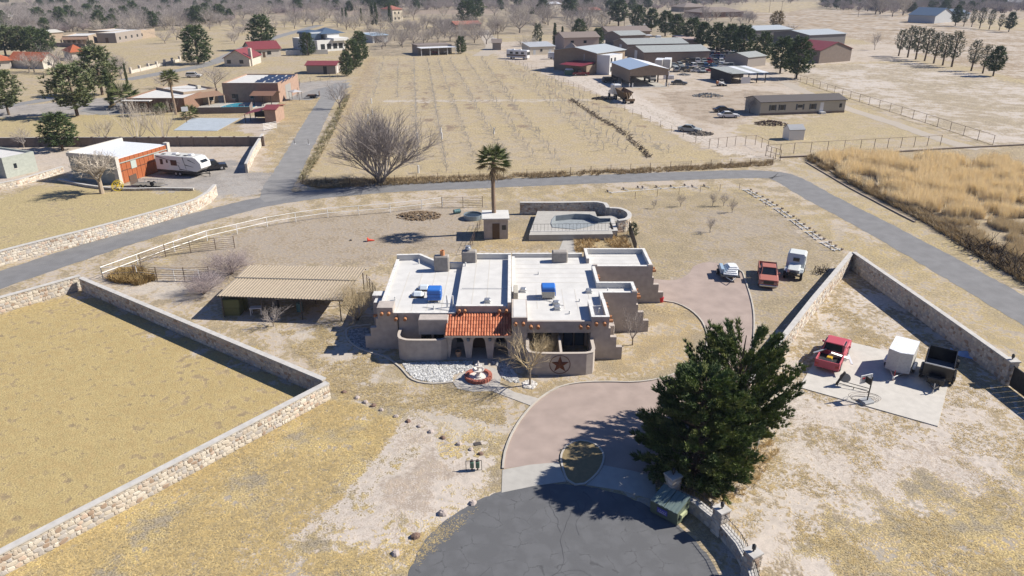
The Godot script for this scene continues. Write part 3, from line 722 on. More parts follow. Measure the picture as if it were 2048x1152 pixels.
func stone_kit() -> void:
	var r := RandomNumberGenerator.new()
	r.seed = 5
	for k in 8:
		var m := MB.new()
		var n := 7
		var rim := []
		for i in n:
			var a := TAU * (i + r.randf_range(-0.25, 0.25)) / n
			var s := 0.5 / maxf(absf(cos(a)), absf(sin(a)))
			s = lerpf(s, 0.5, 0.22) * r.randf_range(0.84, 1.08)
			rim.append(Vector3(cos(a) * s, sin(a) * s, 0))
		var top := Vector3(r.randf_range(-0.1, 0.1), r.randf_range(-0.1, 0.1), 1.0)
		for i in n:
			var a: Vector3 = rim[i]; var b: Vector3 = rim[(i + 1) % n]
			var c := a * 0.84 + Vector3(0, 0, r.randf_range(0.65, 0.95))
			var d := b * 0.84 + Vector3(0, 0, r.randf_range(0.65, 0.95))
			m.quad(a, b, d, c)
			m.tri(c, d, top)
		stone_meshes.append(m.mesh())
	for c in [Color(0.57, 0.51, 0.42), Color(0.51, 0.44, 0.36), Color(0.55, 0.43, 0.34), Color(0.42, 0.39, 0.36), Color(0.63, 0.575, 0.49), Color(0.36, 0.265, 0.195), Color(0.46, 0.43, 0.4)]:
		stone_tones.append(mat("field stone %d" % stone_tones.size(), c, 0.9, "grain", 0.7))

# stones set into both faces of a wall that runs along a line; the largest in view are parts, the others one part
func set_stones(o: Node3D, line: PackedVector2Array, half: float, y0: float, y1: float, faces := [1, -1], most := 260, size := 1.0) -> void:
	var all := []
	var eye := Vector3(0, 30.5, 0)
	for i in line.size() - 1:
		var a := line[i]; var b := line[i + 1]
		var d := (b - a).normalized()
		var q := Vector2(-d.y, d.x)
		var length := a.distance_to(b)
		for f in faces:
			var y := y0 + 0.02
			while y < y1 - 0.1:
				var h := minf(rng.randf_range(0.2, 0.36) * size, y1 - y)
				if y1 - y - h < 0.12: h = y1 - y
				var s := rng.randf_range(-0.2, 0.0)
				while s < length:
					var w := (rng.randf_range(0.17, 0.36) if rng.randf() < 0.5 else rng.randf_range(0.3, 0.62)) * size
					var at: Vector2 = a + d * clampf(s + w / 2, w * 0.4, maxf(length - w * 0.4, w * 0.4)) + q * half * f
					var pos := v3(at, y + h / 2)
					var out := v3(q * f)
					var bs := Basis(Vector3(d.x, 0, d.y) * f, Vector3.UP, out).rotated(out, rng.randf_range(-0.3, 0.3))
					bs = bs * Basis.from_scale(Vector3(w * 1.0, h * 0.97, rng.randf_range(0.018, 0.05)))
					var seen := 1.0 / pos.distance_to(eye) * (1.0 if out.dot(eye - pos) > 0.0 else 0.1)
					if absf(pos.x) > -pos.z * 0.68 + 9.0: seen *= 0.1
					all.append([-seen, Transform3D(bs, pos), rng.randi() % 8, [0, 0, 1, 1, 2, 3, 4, 4, 5, 6][rng.randi() % 10]])
					s += w * 1.03
				y += h
	all.sort_custom(func(p, r): return p[0] < r[0])
	var rest := {}
	for k in all.size():
		var t: Array = all[k]
		if k < most:
			var m := part(o, "stone", stone_meshes[t[2]], stone_tones[t[3]])
			m.transform = t[1]
		else:
			if not rest.has(t[2] % 4): rest[t[2] % 4] = []
			rest[t[2] % 4].append(t)
	if rest.is_empty(): return
	var mb := MB.new()
	for key in rest:
		var src: PackedVector3Array = stone_meshes[key].surface_get_arrays(0)[Mesh.ARRAY_VERTEX]
		var nor: PackedVector3Array = stone_meshes[key].surface_get_arrays(0)[Mesh.ARRAY_NORMAL]
		for t in rest[key]:
			var x: Transform3D = t[1]
			var nb := x.basis.inverse().transposed()
			var col: Color = stone_tones[t[3]].albedo_color.srgb_to_linear()
			for i in src.size():
				mb.v.append(x * src[i]); mb.n.append((nb * nor[i]).normalized()); mb.c.append(col)
	var st := tinted("stone faces", 0.9)
	part(o, "stonework", mb, st).set_meta("kind", "stuff")

func rock_wall(label: String, line: PackedVector2Array, h: float, t := 0.34, most := 260, faces := [1, -1], cap := 0.09) -> Node3D:
	var o := thing("rock_wall", label, "wall")
	var mortar := mat("lime mortar", Color(0.52, 0.475, 0.41), 0.95, "grain", 0.8, "blotch", 5.0)
	part(o, "core", bar_run(line, t, 0.0, h - cap), mortar)
	part(o, "capping", bar_run(line, t + 0.14, h - cap, h), mat("wall capping", Color(0.56, 0.54, 0.51), 0.9, "grain", 1.2, "blotch", 5.0))
	set_stones(o, line, t / 2, 0.0, h - cap, faces, most)
	return o

func pillar(o: Node3D, at: Vector2, w: float, h: float, yaw: float) -> void:
	var d := Vector2(cos(yaw), -sin(yaw)) * w / 2
	var q := Vector2(d.y, -d.x)
	var ring := PackedVector2Array([at - d - q, at + d - q, at + d + q, at - d + q])
	part(o, "pillar", MB.new().prism(ring, 0.0, h), mats["lime mortar"])
	var c := PackedVector2Array([at - (d + q) * 1.2, at + (d - q) * 1.2, at + (d + q) * 1.2, at - (d - q) * 1.2])
	var k := part(o, "pillar_cap", MB.new().prism(c, h, h + 0.1, true), mats["wall capping"])
	var lamp := MB.new().lathe([0.05, 0.0, 0.05, 0.12, 0.11, 0.16, 0.12, 0.4, 0.02, 0.5], 8, v3(at, h + 0.1))
	part(k, "lantern", lamp, mat("black iron", Color(0.03, 0.03, 0.032), 0.5))
	ring.append(ring[0])
	set_stones(o, ring, 0.0, 0.0, h, [1, -1], 40)

func make_rock_walls() -> void:
	stone_kit()
	rock_wall("long sunlit cream rock wall in front, running out of the lower left corner", pts([-33.2, -23.14, -28.3, -30.48, -14.32, -48.78]), 1.5, 0.34, 280, [1, -1])
	rock_wall("shaded rock wall between the big left lawn and the carport side", pts([-14.68, -49.15, -28.28, -58.41, -45, -69.85]), 1.55, 0.34, 200, [1, -1])
	rock_wall("sunlit rock wall along the road at the top of the big left lawn", pts([-45.39, -70.38, -50.32, -64.45, -57.72, -55.69]), 1.6, 0.34, 200, [1, -1])
	rock_wall("curving cream rock wall across the road, around the far lawn by the orange shop", smooth(pts([-64.43, -66.09, -58.45, -76.98, -51.75, -86.02, -46.47, -94.13, -44.37, -98.23, -44, -101.89, -44.52, -105.81]), 2.2), 1.75, 0.34, 200, [1, -1])
	rock_wall("short leaning line of pale rock wall beside the side road, right of the motorhome trailer", pts([-44.46, -119.33, -46.8, -129.8, -49.58, -144.39]), 1.6, 0.34, 60)
	rock_wall("sunlit side of the rock wall dividing the drive from the trailer plot", pts([38.28, -76.52, 29.03, -63.76, 22.48, -54.45, 18.11, -48.2]), 1.9, 0.34, 240, [1, -1])
	var rw := rock_wall("tall shaded rock wall behind the black and white trailers, along the road", pts([38.37, -76.22, 39.48, -62.33, 40.19, -51.61]), 2.0, 0.34, 240, [1, -1])
	pillar(rw, Vector2(40.14, -51.13), 0.75, 2.1, yaw_of(Vector2(38.37, -76.22), Vector2(40.19, -51.61)))
	rock_wall("low garden rock wall left of the orange shop beside the pale shed", pts([-82.98, -103.43, -77.46, -111.16, -75.36, -119.66]), 1.1, 0.3, 40)
	rock_wall("ankle high stone edging along the far lawn below the orange shop", smooth(pts([-73.05, -114.18, -66.52, -110.58, -60.04, -108.57, -54.39, -108.85, -49.02, -108.57]), 1.5), 0.4, 0.3, 20)
	# the curving entry wall with its railing
	var bend := smooth(pts([10.06, -36.66, 11.29, -35.55, 12.29, -33.85, 12.9, -32.02, 13.07, -30.48, 12.92, -28.81, 12.38, -26.88]), 1.0)
	var o := rock_wall("curved low rock entry wall with iron railing and lantern pillars beside the dumpster", bend, 0.95, 0.36, 220, [1, -1])
	for p in [[Vector2(10, -36.66), 0.7, 2.0], [Vector2(12.29, -33.85), 0.66, 1.75], [Vector2(13.08, -30.41), 0.66, 1.75]]:
		pillar(o, p[0], p[1], p[2], 0.5)
	var iron: Material = mats["black iron"]
	var bars := MB.new()
	for i in bend.size() - 1:
		var a := bend[i]; var b := bend[i + 1]
		bars.tube(v3(a, 1.62), v3(b, 1.62), 0.022, 0.022, 4, false)
		bars.tube(v3(a, 1.06), v3(b, 1.06), 0.02, 0.02, 4, false)
		for k in 7: bars.tube(v3(a.lerp(b, k / 7.0), 0.94), v3(a.lerp(b, k / 7.0), 1.75), 0.012, 0.012, 4, false)
	part(o, "railing", bars, iron)
	# iron gate where the road wall ends
	var g := thing("iron_gate", "solid black metal gate past the pillar at the right edge", "gate", v3(Vector2(40.14, -50.74)), yaw_of(Vector2(40.14, -50.74), Vector2(40.46, -45.13)))
	for k in 7: part(g, "panel", MB.new().box(0.1 + k * 0.72, 0.08, -0.02, 0.1 + k * 0.72 + 0.7, 1.75, 0.02), iron)
	part(g, "top_rail", MB.new().box(0.0, 1.75, -0.04, 5.2, 1.83, 0.04), iron)
	# brown block wall across the neighbours' back line
	var bw := thing("block_wall", "long brown block wall with pilasters behind the orange shop", "wall")
	var line := pts([-130, -138.47, -83.68, -139.8, -48.18, -140.25])
	var block := mat("brown block", Color(0.24, 0.19, 0.16), 0.95, "grain", 0.8, "blotch", 6.0)
	part(bw, "wall_face", bar_run(line, 0.2, 0.0, 1.75), block)
	part(bw, "capping", bar_run(line, 0.3, 1.75, 1.82), mats["wall capping"])
	for i in 26:
		var at := line[1].lerp(line[2], (i - 12) / 13.0) if i >= 12 else line[0].lerp(line[1], i / 12.0)
		part(bw, "pilaster", MB.new().box(-0.2, 0, -0.22, 0.2, 1.9, 0.22), block, v3(at), yaw_of(line[0], line[1]))
	var sw := thing("block_wall", "pale side wall of the pool garden beside the striped swimming pool fence", "wall")
	part(sw, "wall_face", bar_run(pts([-76.36, -175.57, -63.07, -176.93, -64.82, -184.08]), 0.2, 0.0, 1.5), mat("mauve rubble wall", Color(0.26, 0.21, 0.19), 0.95, "speck", 0.9, "blotch", 4.0))

	# the walled pool garden behind the house
	var ring := smooth(pts([1.11, -96.69, 6.63, -96.69, 11.84, -96.93, 12.8, -96.21, 12.95, -94.11]), 0.8)
	rock_wall("straight back stretch of the dark rock wall round the empty pool", ring, 1.7, 0.4, 120)
	var bow := smooth(pts([13.15, -94.11, 14.54, -93.88, 15.39, -92.31, 15.29, -90.35, 14.53, -89.09, 13.57, -88.68]), 0.6)
	rock_wall("rounded end of the dark rock wall right of the empty pool", bow, 1.7, 0.4, 120)
	var front := pts([2.28, -86.96, 13.17, -87.35, 13.26, -92.61])
	var fr := rock_wall("low rock retaining wall in front of the empty pool terrace", front, 0.8, 0.36, 120, [1, -1], 0.07)
	var rails := MB.new()
	for i in 24:
		var q := front[0].lerp(front[1], i / 24.0)
		rails.tube(v3(q, 0.8), v3(q, 1.7), 0.014, 0.014, 4, false)
	rails.tube(v3(front[0], 1.7), v3(front[1], 1.7), 0.02, 0.02, 4, false)
	part(fr, "railing", rails, iron)
	var pool := smooth(pts([5.19, -88.41, 5.78, -93.24, 8.53, -94.13, 10.54, -93.9, 11.7, -92.15, 13.16, -92.15, 12.97, -90.66, 11.33, -90.04, 9.49, -88.41, 8.01, -87.61]), 1.5, true)
	var deck := pts([2.12, -85.49, 3.5, -95.49, 11.36, -95.26, 11.39, -93.02, 13.86, -93.46, 14.14, -91.51, 12.69, -90.45, 12.62, -85.87])
	var cut := (pool[2].x + 2.0)
	var tm := MB.new()
	for half in [PackedVector2Array([Vector2(-90, -200), Vector2(cut, -200), Vector2(cut, 0), Vector2(-90, 0)]), PackedVector2Array([Vector2(cut, -200), Vector2(90, -200), Vector2(90, 0), Vector2(cut, 0)])]:
		for q in Geometry2D.intersect_polygons(deck, half):
			for r in Geometry2D.clip_polygons(q, pool): tm.prism(r, 0.0, 0.78)
	var tr := thing("pool_terrace_block", "pale terrace with an empty grey swimming pool behind the house", "pool")
	part(tr, "terrace", tm, mat("poured concrete"))
	part(tr, "basin", MB.new().ring(Geometry2D.offset_polygon(pool, 0.02)[0], 0.12, 0.02, 0.84), mat("pool plaster", Color(0.27, 0.3, 0.32), 0.8, "grain", 1.5, "stain", 6.0))
	part(tr, "basin_floor", MB.new().prism(pool, 0.1, 0.1), mats["pool plaster"])
	# a plain hut that shades the end of the corral
	var hut := thing("pump_house", "small flat roofed stucco hut at the corner of the corral behind the house", "hut", v3(Vector2(-2.01, -86.2)), 0.05)
	part(hut, "walls", MB.new().box(-1.5, 0, -3.2, 1.5, 2.6, 0), mat("house stucco", Color(0.49, 0.435, 0.395), 0.95, "grain", 0.6, "blotch", 5.0))
	part(hut, "roof", MB.new().box(-1.7, 2.6, -3.4, 1.7, 2.75, 0.2), mat("roof membrane", Color(0.66, 0.65, 0.625), 0.7, "faint", 9.0, "grain", 1.5))
	part(hut, "door", MB.new().box(-0.45, 0, 0.0, 0.45, 2.05, 0.04), mat("brown door", Color(0.12, 0.07, 0.04), 0.6, "wood", 1.0))
	part(hut, "window", MB.new().box(0.75, 1.2, 0.0, 1.25, 1.8, 0.03), glass_mat())

func viga(o: Node3D, at: Vector3, dir: Vector3) -> void:
	var m := MB.new().tube(at - dir * 0.12, at + dir * 0.42, 0.15, 0.145, 10)
	part(o, "viga", m, mat("viga wood", Color(0.45, 0.2, 0.09), 0.8, "wood", 0.6))

func make_house() -> void:
	var o := thing("adobe_house", "sprawling flat roofed pueblo house with white roofs and a red tiled porch", "house")
	var stucco := mat("house stucco")
	var white := mat("roof membrane")
	var H := [
		["wall", [-11.7, -57.0, -4.9, -57.0, -4.9, -68.0, -7.2, -68.0, -9.5, -70.4, -11.9, -70.2], 3.4],
		["wall", [-4.895, -57.2, -0.1, -57.2, -0.1, -69.2, -4.895, -69.2], 3.95],
		["wall", [0.0, -55.1, 1.3, -55.1, 1.3, -57.6, 6.7, -57.6, 6.7, -55.1, 8.2, -55.1, 8.2, -60.4, 11.4, -60.4, 11.4, -62.9, 8.2, -62.9, 8.2, -66.9, 14.0, -66.9, 14.0, -72.0, 7.6, -72.0, 7.6, -71.0, 0.0, -71.0], 3.45],
	]
	for b in H:
		var p := pts(b[1])
		var m := MB.new()
		for i in p.size():
			var a := p[i]; var c := p[(i + 1) % p.size()]
			if MB.signed(p) > 0.0:
				var t := a; a = c; c = t
			m.quad(v3(a), v3(c), v3(c, b[2]), v3(a, b[2]))
		part(o, "wall", m, stucco)
		part(o, "roof", MB.new().prism(p, b[2], b[2]), white)
	# parapets: line, height above the roof, roof height
	var roofs := [
		[[-4.9, -68.0, -7.2, -68.0, -9.5, -70.4, -11.9, -70.2], 0.55, 3.4], [[-11.9, -69.8, -11.7, -58.6], 0.16, 3.4], [[-10.3, -57.0, -4.9, -57.0], 0.1, 3.4],
		[[-0.1, -69.2, -4.895, -69.2], 0.5, 3.95], [[-0.1, -57.2, -0.1, -68.8], 0.45, 3.95], [[-4.895, -57.2, -0.5, -57.2], 0.12, 3.95],
		[[8.2, -58.8, 8.2, -60.4, 11.4, -60.4, 11.4, -62.9, 8.2, -62.9, 8.2, -66.9, 14.0, -66.9, 14.0, -72.0, 7.6, -72.0, 7.6, -69.0], 0.5, 3.45], [[7.3, -71.0, 0.0, -71.0], 0.35, 3.45], [[0.0, -70.6, 0.0, -59.3], 0.14, 3.45],
	]
	for r in roofs:
		var line := pts(r[0])
		part(o, "parapet", bar_run(line, 0.26, r[2] + 0.002, r[2] + r[1], -0.13), stucco)
		if r[1] > 0.3: part(o, "membrane_upstand", bar_run(line, 0.02, r[2] + 0.004, r[2] + r[1] - 0.01, -0.272), white)
		part(o, "coping", bar_run(line, 0.3, r[2] + r[1], r[2] + r[1] + 0.05, -0.13), mat("white coping", Color(0.7, 0.69, 0.66), 0.8, "grain", 1.0, "stain", 4.0))
	# raised merlons at parapet ends
	for q in [[11.12, -60.38, 0.7, 0.3], [13.72, -66.88, 0.7, 0.3], [8.22, -66.9, 0.7, 0.26], [13.72, -72.0, 0.3, 0.7]]:
		part(o, "merlon", MB.new().box(q[0] - 0.2, 4.003, q[1] - q[3], q[0] + q[2] - 0.45, 4.1, q[1] + 0.01), stucco)
	# tall front corners
	part(o, "corner_tower", MB.new().box(-11.72, 3.402, -58.4, -10.35, 4.05, -56.97), stucco)
	part(o, "corner_tower", MB.new().box(-0.02, 3.452, -58.9, 1.31, 4.0, -55.08), stucco)
	part(o, "roof", MB.new().box(0.12, 4.0, -58.8, 1.2, 4.02, -55.2), white)
	part(o, "corner_tower", bar_run(pts([6.72, -58.6, 6.72, -55.08, 8.22, -55.08, 8.22, -58.7]), 0.26, 3.452, 4.05, -0.13), stucco)
	part(o, "coping", bar_run(pts([6.72, -58.6, 6.72, -55.08, 8.22, -55.08, 8.22, -58.7]), 0.3, 4.05, 4.09, -0.13), mats["white coping"])
	# beam and roof over the recessed patio
	part(o, "beam", MB.new().box(1.303, 2.55, -55.4, 6.697, 3.62, -55.14), stucco)
	part(o, "roof", MB.new().box(1.303, 3.3, -57.6, 6.697, 3.446, -55.4), white)
	# stepped buttresses running out sideways
	for b in [[8.2, -55.1, 1.0, [3.0, 2.15, 1.2]], [11.4, -60.4, 1.0, [2.75, 2.0, 1.15]], [14.0, -66.9, 1.0, [2.75, 2.0, 1.15]], [-11.7, -57.0, -1.0, [3.0, 2.1, 1.3]]]:
		var x: float = b[0]
		var ws := [0.18, 0.52, 0.5]
		for k in 3:
			var x2: float = x + ws[k] * b[2] * (1.05 if k else 1.0)
			part(o, "buttress_step", MB.new().box(minf(x, x2), 0, b[1] - 0.42, maxf(x, x2), b[3][k], b[1] + 0.005), stucco)
			x = x2
	# log ends
	for x in [-11.3, -10.7]: viga(o, Vector3(x, 3.55, -57.0), Vector3(0, 0, 1))
	for x in [-10.1, -9.3]: viga(o, Vector3(x, 3.05, -57.0), Vector3(0, 0, 1))
	for x in [-4.6, -4.1, -1.1, -0.5]: viga(o, Vector3(x, 3.72, -57.2), Vector3(0, 0, 1))
	viga(o, Vector3(-5.4, 3.15, -57.0), Vector3(0, 0, 1))
	for x in [0.3, 0.95, 7.1, 7.8]: viga(o, Vector3(x, 3.5, -55.1), Vector3(0, 0, 1))
	for x in [1.6, 2.2, 5.8, 6.4]: viga(o, Vector3(x, 3.2, -55.12), Vector3(0, 0, 1))
	for z in [-55.7, -56.5]: viga(o, Vector3(8.2, 3.4, z), Vector3(1, 0, 0))
	for z in [-60.8, -61.4, -62.4]: viga(o, Vector3(11.4, 3.35, z), Vector3(1, 0, 0))
	for z in [-58.9, -59.6, -63.4, -64.1, -65.6, -66.2]: viga(o, Vector3(8.2, 3.2, z), Vector3(1, 0, 0))
	for z in [-67.4, -68.0, -70.8, -71.4]: viga(o, Vector3(14.0, 3.3, z), Vector3(1, 0, 0))
	for z in [-57.6, -59.5, -60.2, -69.2, -69.8]: viga(o, Vector3(-11.75, 3.0, z), Vector3(-1, 0, 0))
	# corner shelves stepping out of the left wall
	for s in [[-12.9, -61.6, 3.35], [-12.6, -60.6, 3.1]]:
		part(o, "wall_niche", MB.new().box(s[0], 0.0, s[1] - 0.55, -11.8, s[2], s[1] + 0.5), stucco)
		part(o, "roof", MB.new().box(s[0], s[2], s[1] - 0.55, -11.8, s[2] + 0.02, s[1] + 0.5), white)
	# hooded bay and windows of the left patio
	part(o, "window_hood", MB.new().cbox(-8.05, 2.0, -57.02, -5.5, 3.42, -55.9, 0.05), stucco)
	for x in [-7.55, -6.45]:
		var w := part(o, "window", MB.new().box(x - 0.45, 0.5, -57.0, x + 0.45, 1.95, -56.96), mat("dark frame", Color(0.05, 0.04, 0.035), 0.5))
		part(w, "pane", MB.new().box(x - 0.36, 0.6, -56.96, x + 0.36, 1.86, -56.94), glass_mat())
	part(o, "patio_wall", bar_run(smooth(pts([-9.75, -56.99, -9.75, -55.9, -9.55, -55.2, -9.0, -54.9, -7.5, -54.85, -6.1, -54.9, -5.65, -55.2]), 0.35), 0.24, 0, 2.0), stucco)
	part(o, "coping", bar_run(smooth(pts([-9.75, -56.99, -9.75, -55.9, -9.55, -55.2, -9.0, -54.9, -7.5, -54.85, -6.1, -54.9, -5.65, -55.2]), 0.35), 0.28, 2.0, 2.04), mat("pale coping", Color(0.5, 0.44, 0.38), 0.9, "grain", 1.0))
	# three arched bays of the porch
	var prof := PackedVector2Array([Vector2(-5.6, 0)])
	for c in [-4.66, -2.82, -0.98]:
		prof.append(Vector2(c - 0.7, 0)); prof.append(Vector2(c - 0.53, 1.55))
		for k in range(1, 10):
			var a := PI - PI * k / 10.0
			prof.append(Vector2(c + cos(a) * 0.53, 1.55 + sin(a) * 0.6))
		prof.append(Vector2(c + 0.53, 1.55)); prof.append(Vector2(c + 0.7, 0))
	prof.append_array([Vector2(-0.02, 0), Vector2(-0.02, 2.45), Vector2(-5.6, 2.45)])
	part(o, "arcade", MB.new().extrude(prof, -55.55, -55.2), stucco)
	for x in [-3.74, -1.9]: part(o, "wall_lamp", MB.new().lathe([0.03, 0.0, 0.12, 0.05, 0.14, 0.3, 0.03, 0.4], 8, Vector3(x, 1.75, -55.08)), mat("blue glazed tin", Color(0.08, 0.13, 0.2), 0.4))
	var d := part(o, "door", MB.new().box(-3.5, 0.06, -57.2, -2.1, 2.2, -57.15), mat("brown door"))
	for x in [-3.15, -2.45]: part(d, "panel", MB.new().box(x - 0.25, 0.25, -57.15, x + 0.25, 2.0, -57.12), mat("brown door"))
	for x in [-4.6, -1.0]:
		var w := part(o, "window", MB.new().box(x - 0.4, 0.6, -57.2, x + 0.4, 2.0, -57.16), mats["dark frame"])
		part(w, "pane", MB.new().box(x - 0.32, 0.7, -57.16, x + 0.32, 1.92, -57.14), glass_mat())
	# clay barrel tiles on the porch roof
	var ya := 2.5; var yb := 3.42; var za := -54.7; var zb := -57.18
	var tr := part(o, "tile_roof", MB.new().extrude(PackedVector2Array([Vector2(za, ya - 0.08), Vector2(za, ya), Vector2(zb, yb), Vector2(zb, yb - 0.25)]), 0.05, 5.7), mat("clay underlay", Color(0.3, 0.09, 0.04), 0.9))
	tr.transform = Transform3D(Basis(Vector3(0, 0, 1), Vector3.UP, Vector3(-1, 0, 0)), Vector3(0, 0, 0))
	part(o, "fascia", MB.new().box(-5.7, ya - 0.17, za + 0.001, -0.05, ya + 0.01, za + 0.06), mat("cream trim", Color(0.55, 0.47, 0.38), 0.8))
	var tiles := []
	for k in 3:
		var tm := MB.new()
		var seg := 6
		for i in seg:
			var a0 := PI * i / seg; var a1 := PI * (i + 1) / seg
			var l := 0.5
			tm.quad(Vector3(cos(a0) * 0.105, sin(a0) * 0.1, l), Vector3(cos(a1) * 0.105, sin(a1) * 0.1, l), Vector3(cos(a1) * 0.085, sin(a1) * 0.075, 0), Vector3(cos(a0) * 0.085, sin(a0) * 0.075, 0))
			tm.tri(Vector3(0, 0, l), Vector3(cos(a0) * 0.105, sin(a0) * 0.1, l), Vector3(cos(a1) * 0.105, sin(a1) * 0.1, l))
		tiles.append(tm.mesh())
	var tone := [mat("clay tile", Color(0.52, 0.17, 0.08), 0.8, "grain", 0.5), mat("clay tile pale", Color(0.6, 0.22, 0.11), 0.8, "grain", 0.5), mat("clay tile dark", Color(0.44, 0.13, 0.06), 0.8, "grain", 0.5)]
	var slope := atan2(yb - ya, za - zb)
	var run := sqrt(pow(yb - ya, 2) + pow(za - zb, 2))
	for i in 24:
		for j in 6:
			var f := (j + 0.5) / 6.0
			var t := MeshInstance3D.new()
			t.name = "tile"
			t.mesh = tiles[0]
			t.material_override = tone[rng.randi() % 3]
			var s := run / 6.0
			var bs := Basis(Vector3.RIGHT, slope).scaled(Vector3(1.1, 1.0, 1.0))
			var pos := Vector3(-5.58 + i * 0.234 + rng.randf_range(-0.008, 0.008), lerpf(ya, yb, (j + 1) / 6.0) + 0.012, lerpf(za, zb, (j + 1) / 6.0))
			o.get_node("tile_roof").add_child(t, true)
			t.transform = o.get_node("tile_roof").transform.affine_inverse() * Transform3D(bs, pos)
	# right patio behind the star wall
	var sw := smooth(pts([1.32, -55.09, 1.32, -53.3, 1.5, -52.75, 2.0, -52.55, 4.0, -52.5, 6.1, -52.55, 6.6, -52.75, 6.78, -53.3, 6.78, -55.09]), 0.35)
	part(o, "patio_wall", bar_run(sw, 0.24, 0, 2.0), stucco)
	part(o, "coping", bar_run(sw, 0.28, 2.0, 2.04), mats["pale coping"])
	part(o, "divider", MB.new().box(3.95, 0, -57.59, 4.15, 2.0, -52.68), mats["pale coping"])
	for x in [5.0, 6.0]:
		var w := part(o, "glass_door", MB.new().box(x - 0.45, 0.05, -57.6, x + 0.45, 2.2, -57.55), mats["dark frame"])
		part(w, "pane", MB.new().box(x - 0.38, 0.1, -57.55, x + 0.38, 2.1, -57.53), mat("blue curtain glass", Color(0.06, 0.09, 0.14), 0.15))
	var bw := part(o, "window", MB.new().box(1.9, 0.7, -57.6, 3.5, 1.9, -57.56), mats["dark frame"])
	part(bw, "pane", MB.new().box(2.0, 0.8, -57.56, 3.4, 1.8, -57.54), glass_mat())
	# chimneys
	for c in [[-7.0, -67.3, 0.75, 5.0], [-4.3, -68.3, 0.75, 5.15], [4.9, -69.6, 0.8, 4.6]]:
		var ch := part(o, "chimney", MB.new().cbox(c[0] - c[2], 3.3, c[1] - 0.45, c[0] + c[2], c[3], c[1] + 0.45, 0.12), mat("grey render", Color(0.36, 0.33, 0.3), 0.95, "grain", 0.8, "blotch", 3.0))
		if c[0] < -6.0: part(ch, "flue", MB.new().lathe([0.24, 0.0, 0.22, 0.5, 0.17, 0.5, 0.17, 0.05], 10, Vector3(c[0] + 0.1, c[3], c[1])), mat("terracotta", Color(0.5, 0.22, 0.1), 0.8))
		elif c[0] < 0.0: part(ch, "flue", MB.new().lathe([0.2, 0.0, 0.2, 0.15, 0.35, 0.18, 0.3, 0.3, 0.2, 0.32, 0.28, 0.45, 0.0, 0.5], 10, Vector3(c[0] - 0.1, c[3], c[1])), mat("galvanised steel", Color(0.5, 0.51, 0.52), 0.4, "stain", 1.5, "", 1.0, 0.7))
	# skylights, vents and pipes
	var steel := mat("galvanised steel")
	for p in [[-8.4, -62.4], [-8.8, -60.9]]:
		var s := part(o, "skylight", MB.new().box(p[0] - 0.45, 3.4, p[1] - 0.45, p[0] + 0.75, 3.55, p[1] + 0.45), mats["dark frame"])
		part(s, "dome", MB.new().cbox(p[0] - 0.42, 3.55, p[1] - 0.42, p[0] + 0.72, 3.85, p[1] + 0.42, 0.25), mat("milky acrylic", Color(0.6, 0.66, 0.7), 0.25))
	for p in [[3.9, -58.9, 0.6], [3.95, -57.9, 0.6], [7.1, -61.6, 0.6], [-2.2, -58.3, 0.7], [1.0, -61.8, 0.6]]:
		var y := 3.95 if p[0] < -0.1 else 3.45
		var s := part(o, "roof_vent", MB.new().box(p[0] - 0.3, y, p[1] - 0.3, p[0] + 0.3, y + 0.1, p[1] + 0.3), steel)
		part(s, "hood", MB.new().cbox(p[0] - 0.24, y + 0.1, p[1] - 0.24, p[0] + 0.34, y + 0.4, p[1] + 0.24, 0.09), steel)
	for p in [[-5.75, -58.4, 1.2], [-5.25, -58.5, 1.1], [-9.5, -69.0, 0.5], [-8.2, -69.0, 0.4], [-10.6, -60.0, 0.35], [-6.9, -58.0, 0.4], [8.9, -61.8, 0.4], [7.6, -57.2, 0.5], [5.0, -57.0, 0.35], [-4.6, -67.0, 0.4], [6.1, -59.6, 0.35], [2.6, -66.0, 0.4]]:
		var y := 3.95 if p[0] > -4.89 and p[0] < -0.1 else 3.4
		part(o, "vent_pipe", MB.new().tube(Vector3(p[0], y, p[1]), Vector3(p[0], y + p[2], p[1]), 0.07, 0.07, 8), mat("white plastic pipe", Color(0.65, 0.65, 0.63), 0.5))
	for q in [[-4.6, -61.2, -0.4, -61.2, 4.05], [-7.9, -58.4, -5.3, -57.6, 3.46], [-7.0, -59.3, -5.4, -59.1, 3.46], [2.0, -60.6, 4.6, -58.6, 3.5]]:
		part(o, "conduit", MB.new().tube(Vector3(q[0], q[4], q[1]), Vector3(q[2], q[4], q[3]), 0.025, 0.025, 5), steel)
	# faint lapped seams of the roof membrane
	for x in [-10.2, -8.9, -7.6, -6.3]: part(o, "membrane_seam", MB.new().box(x, 3.4, -66.8, x + 0.09, 3.408, -57.4), mat("membrane lap", Color(0.5, 0.48, 0.44), 0.8))
	for x in [-3.6, -2.3]: part(o, "membrane_seam", MB.new().box(x, 3.95, -68.8, x + 0.09, 3.958, -57.5), mats["membrane lap"])
	for z in [-70.0, -68.8, -67.6, -66.4, -65.2, -64.0]: part(o, "membrane_seam", MB.new().box(0.4, 3.45, z, 7.6, 3.458, z + 0.08), mats["membrane lap"])
	for x in [2.2, 3.4, 4.6, 5.8, 7.0]: part(o, "membrane_seam", MB.new().box(x, 3.45, -62.4, x + 0.08, 3.458, -58.0), mats["membrane lap"])
	for z in [-71.0, -70.0, -69.0, -68.0]: part(o, "membrane_seam", MB.new().box(8.2, 3.45, z, 13.6, 3.458, z + 0.08), mats["membrane lap"])
	part(o, "drain_pipe", MB.new().tube(Vector3(-9.95, 0.1, -56.93), Vector3(-9.95, 3.4, -56.93), 0.05, 0.05, 6), mats["dark frame"])
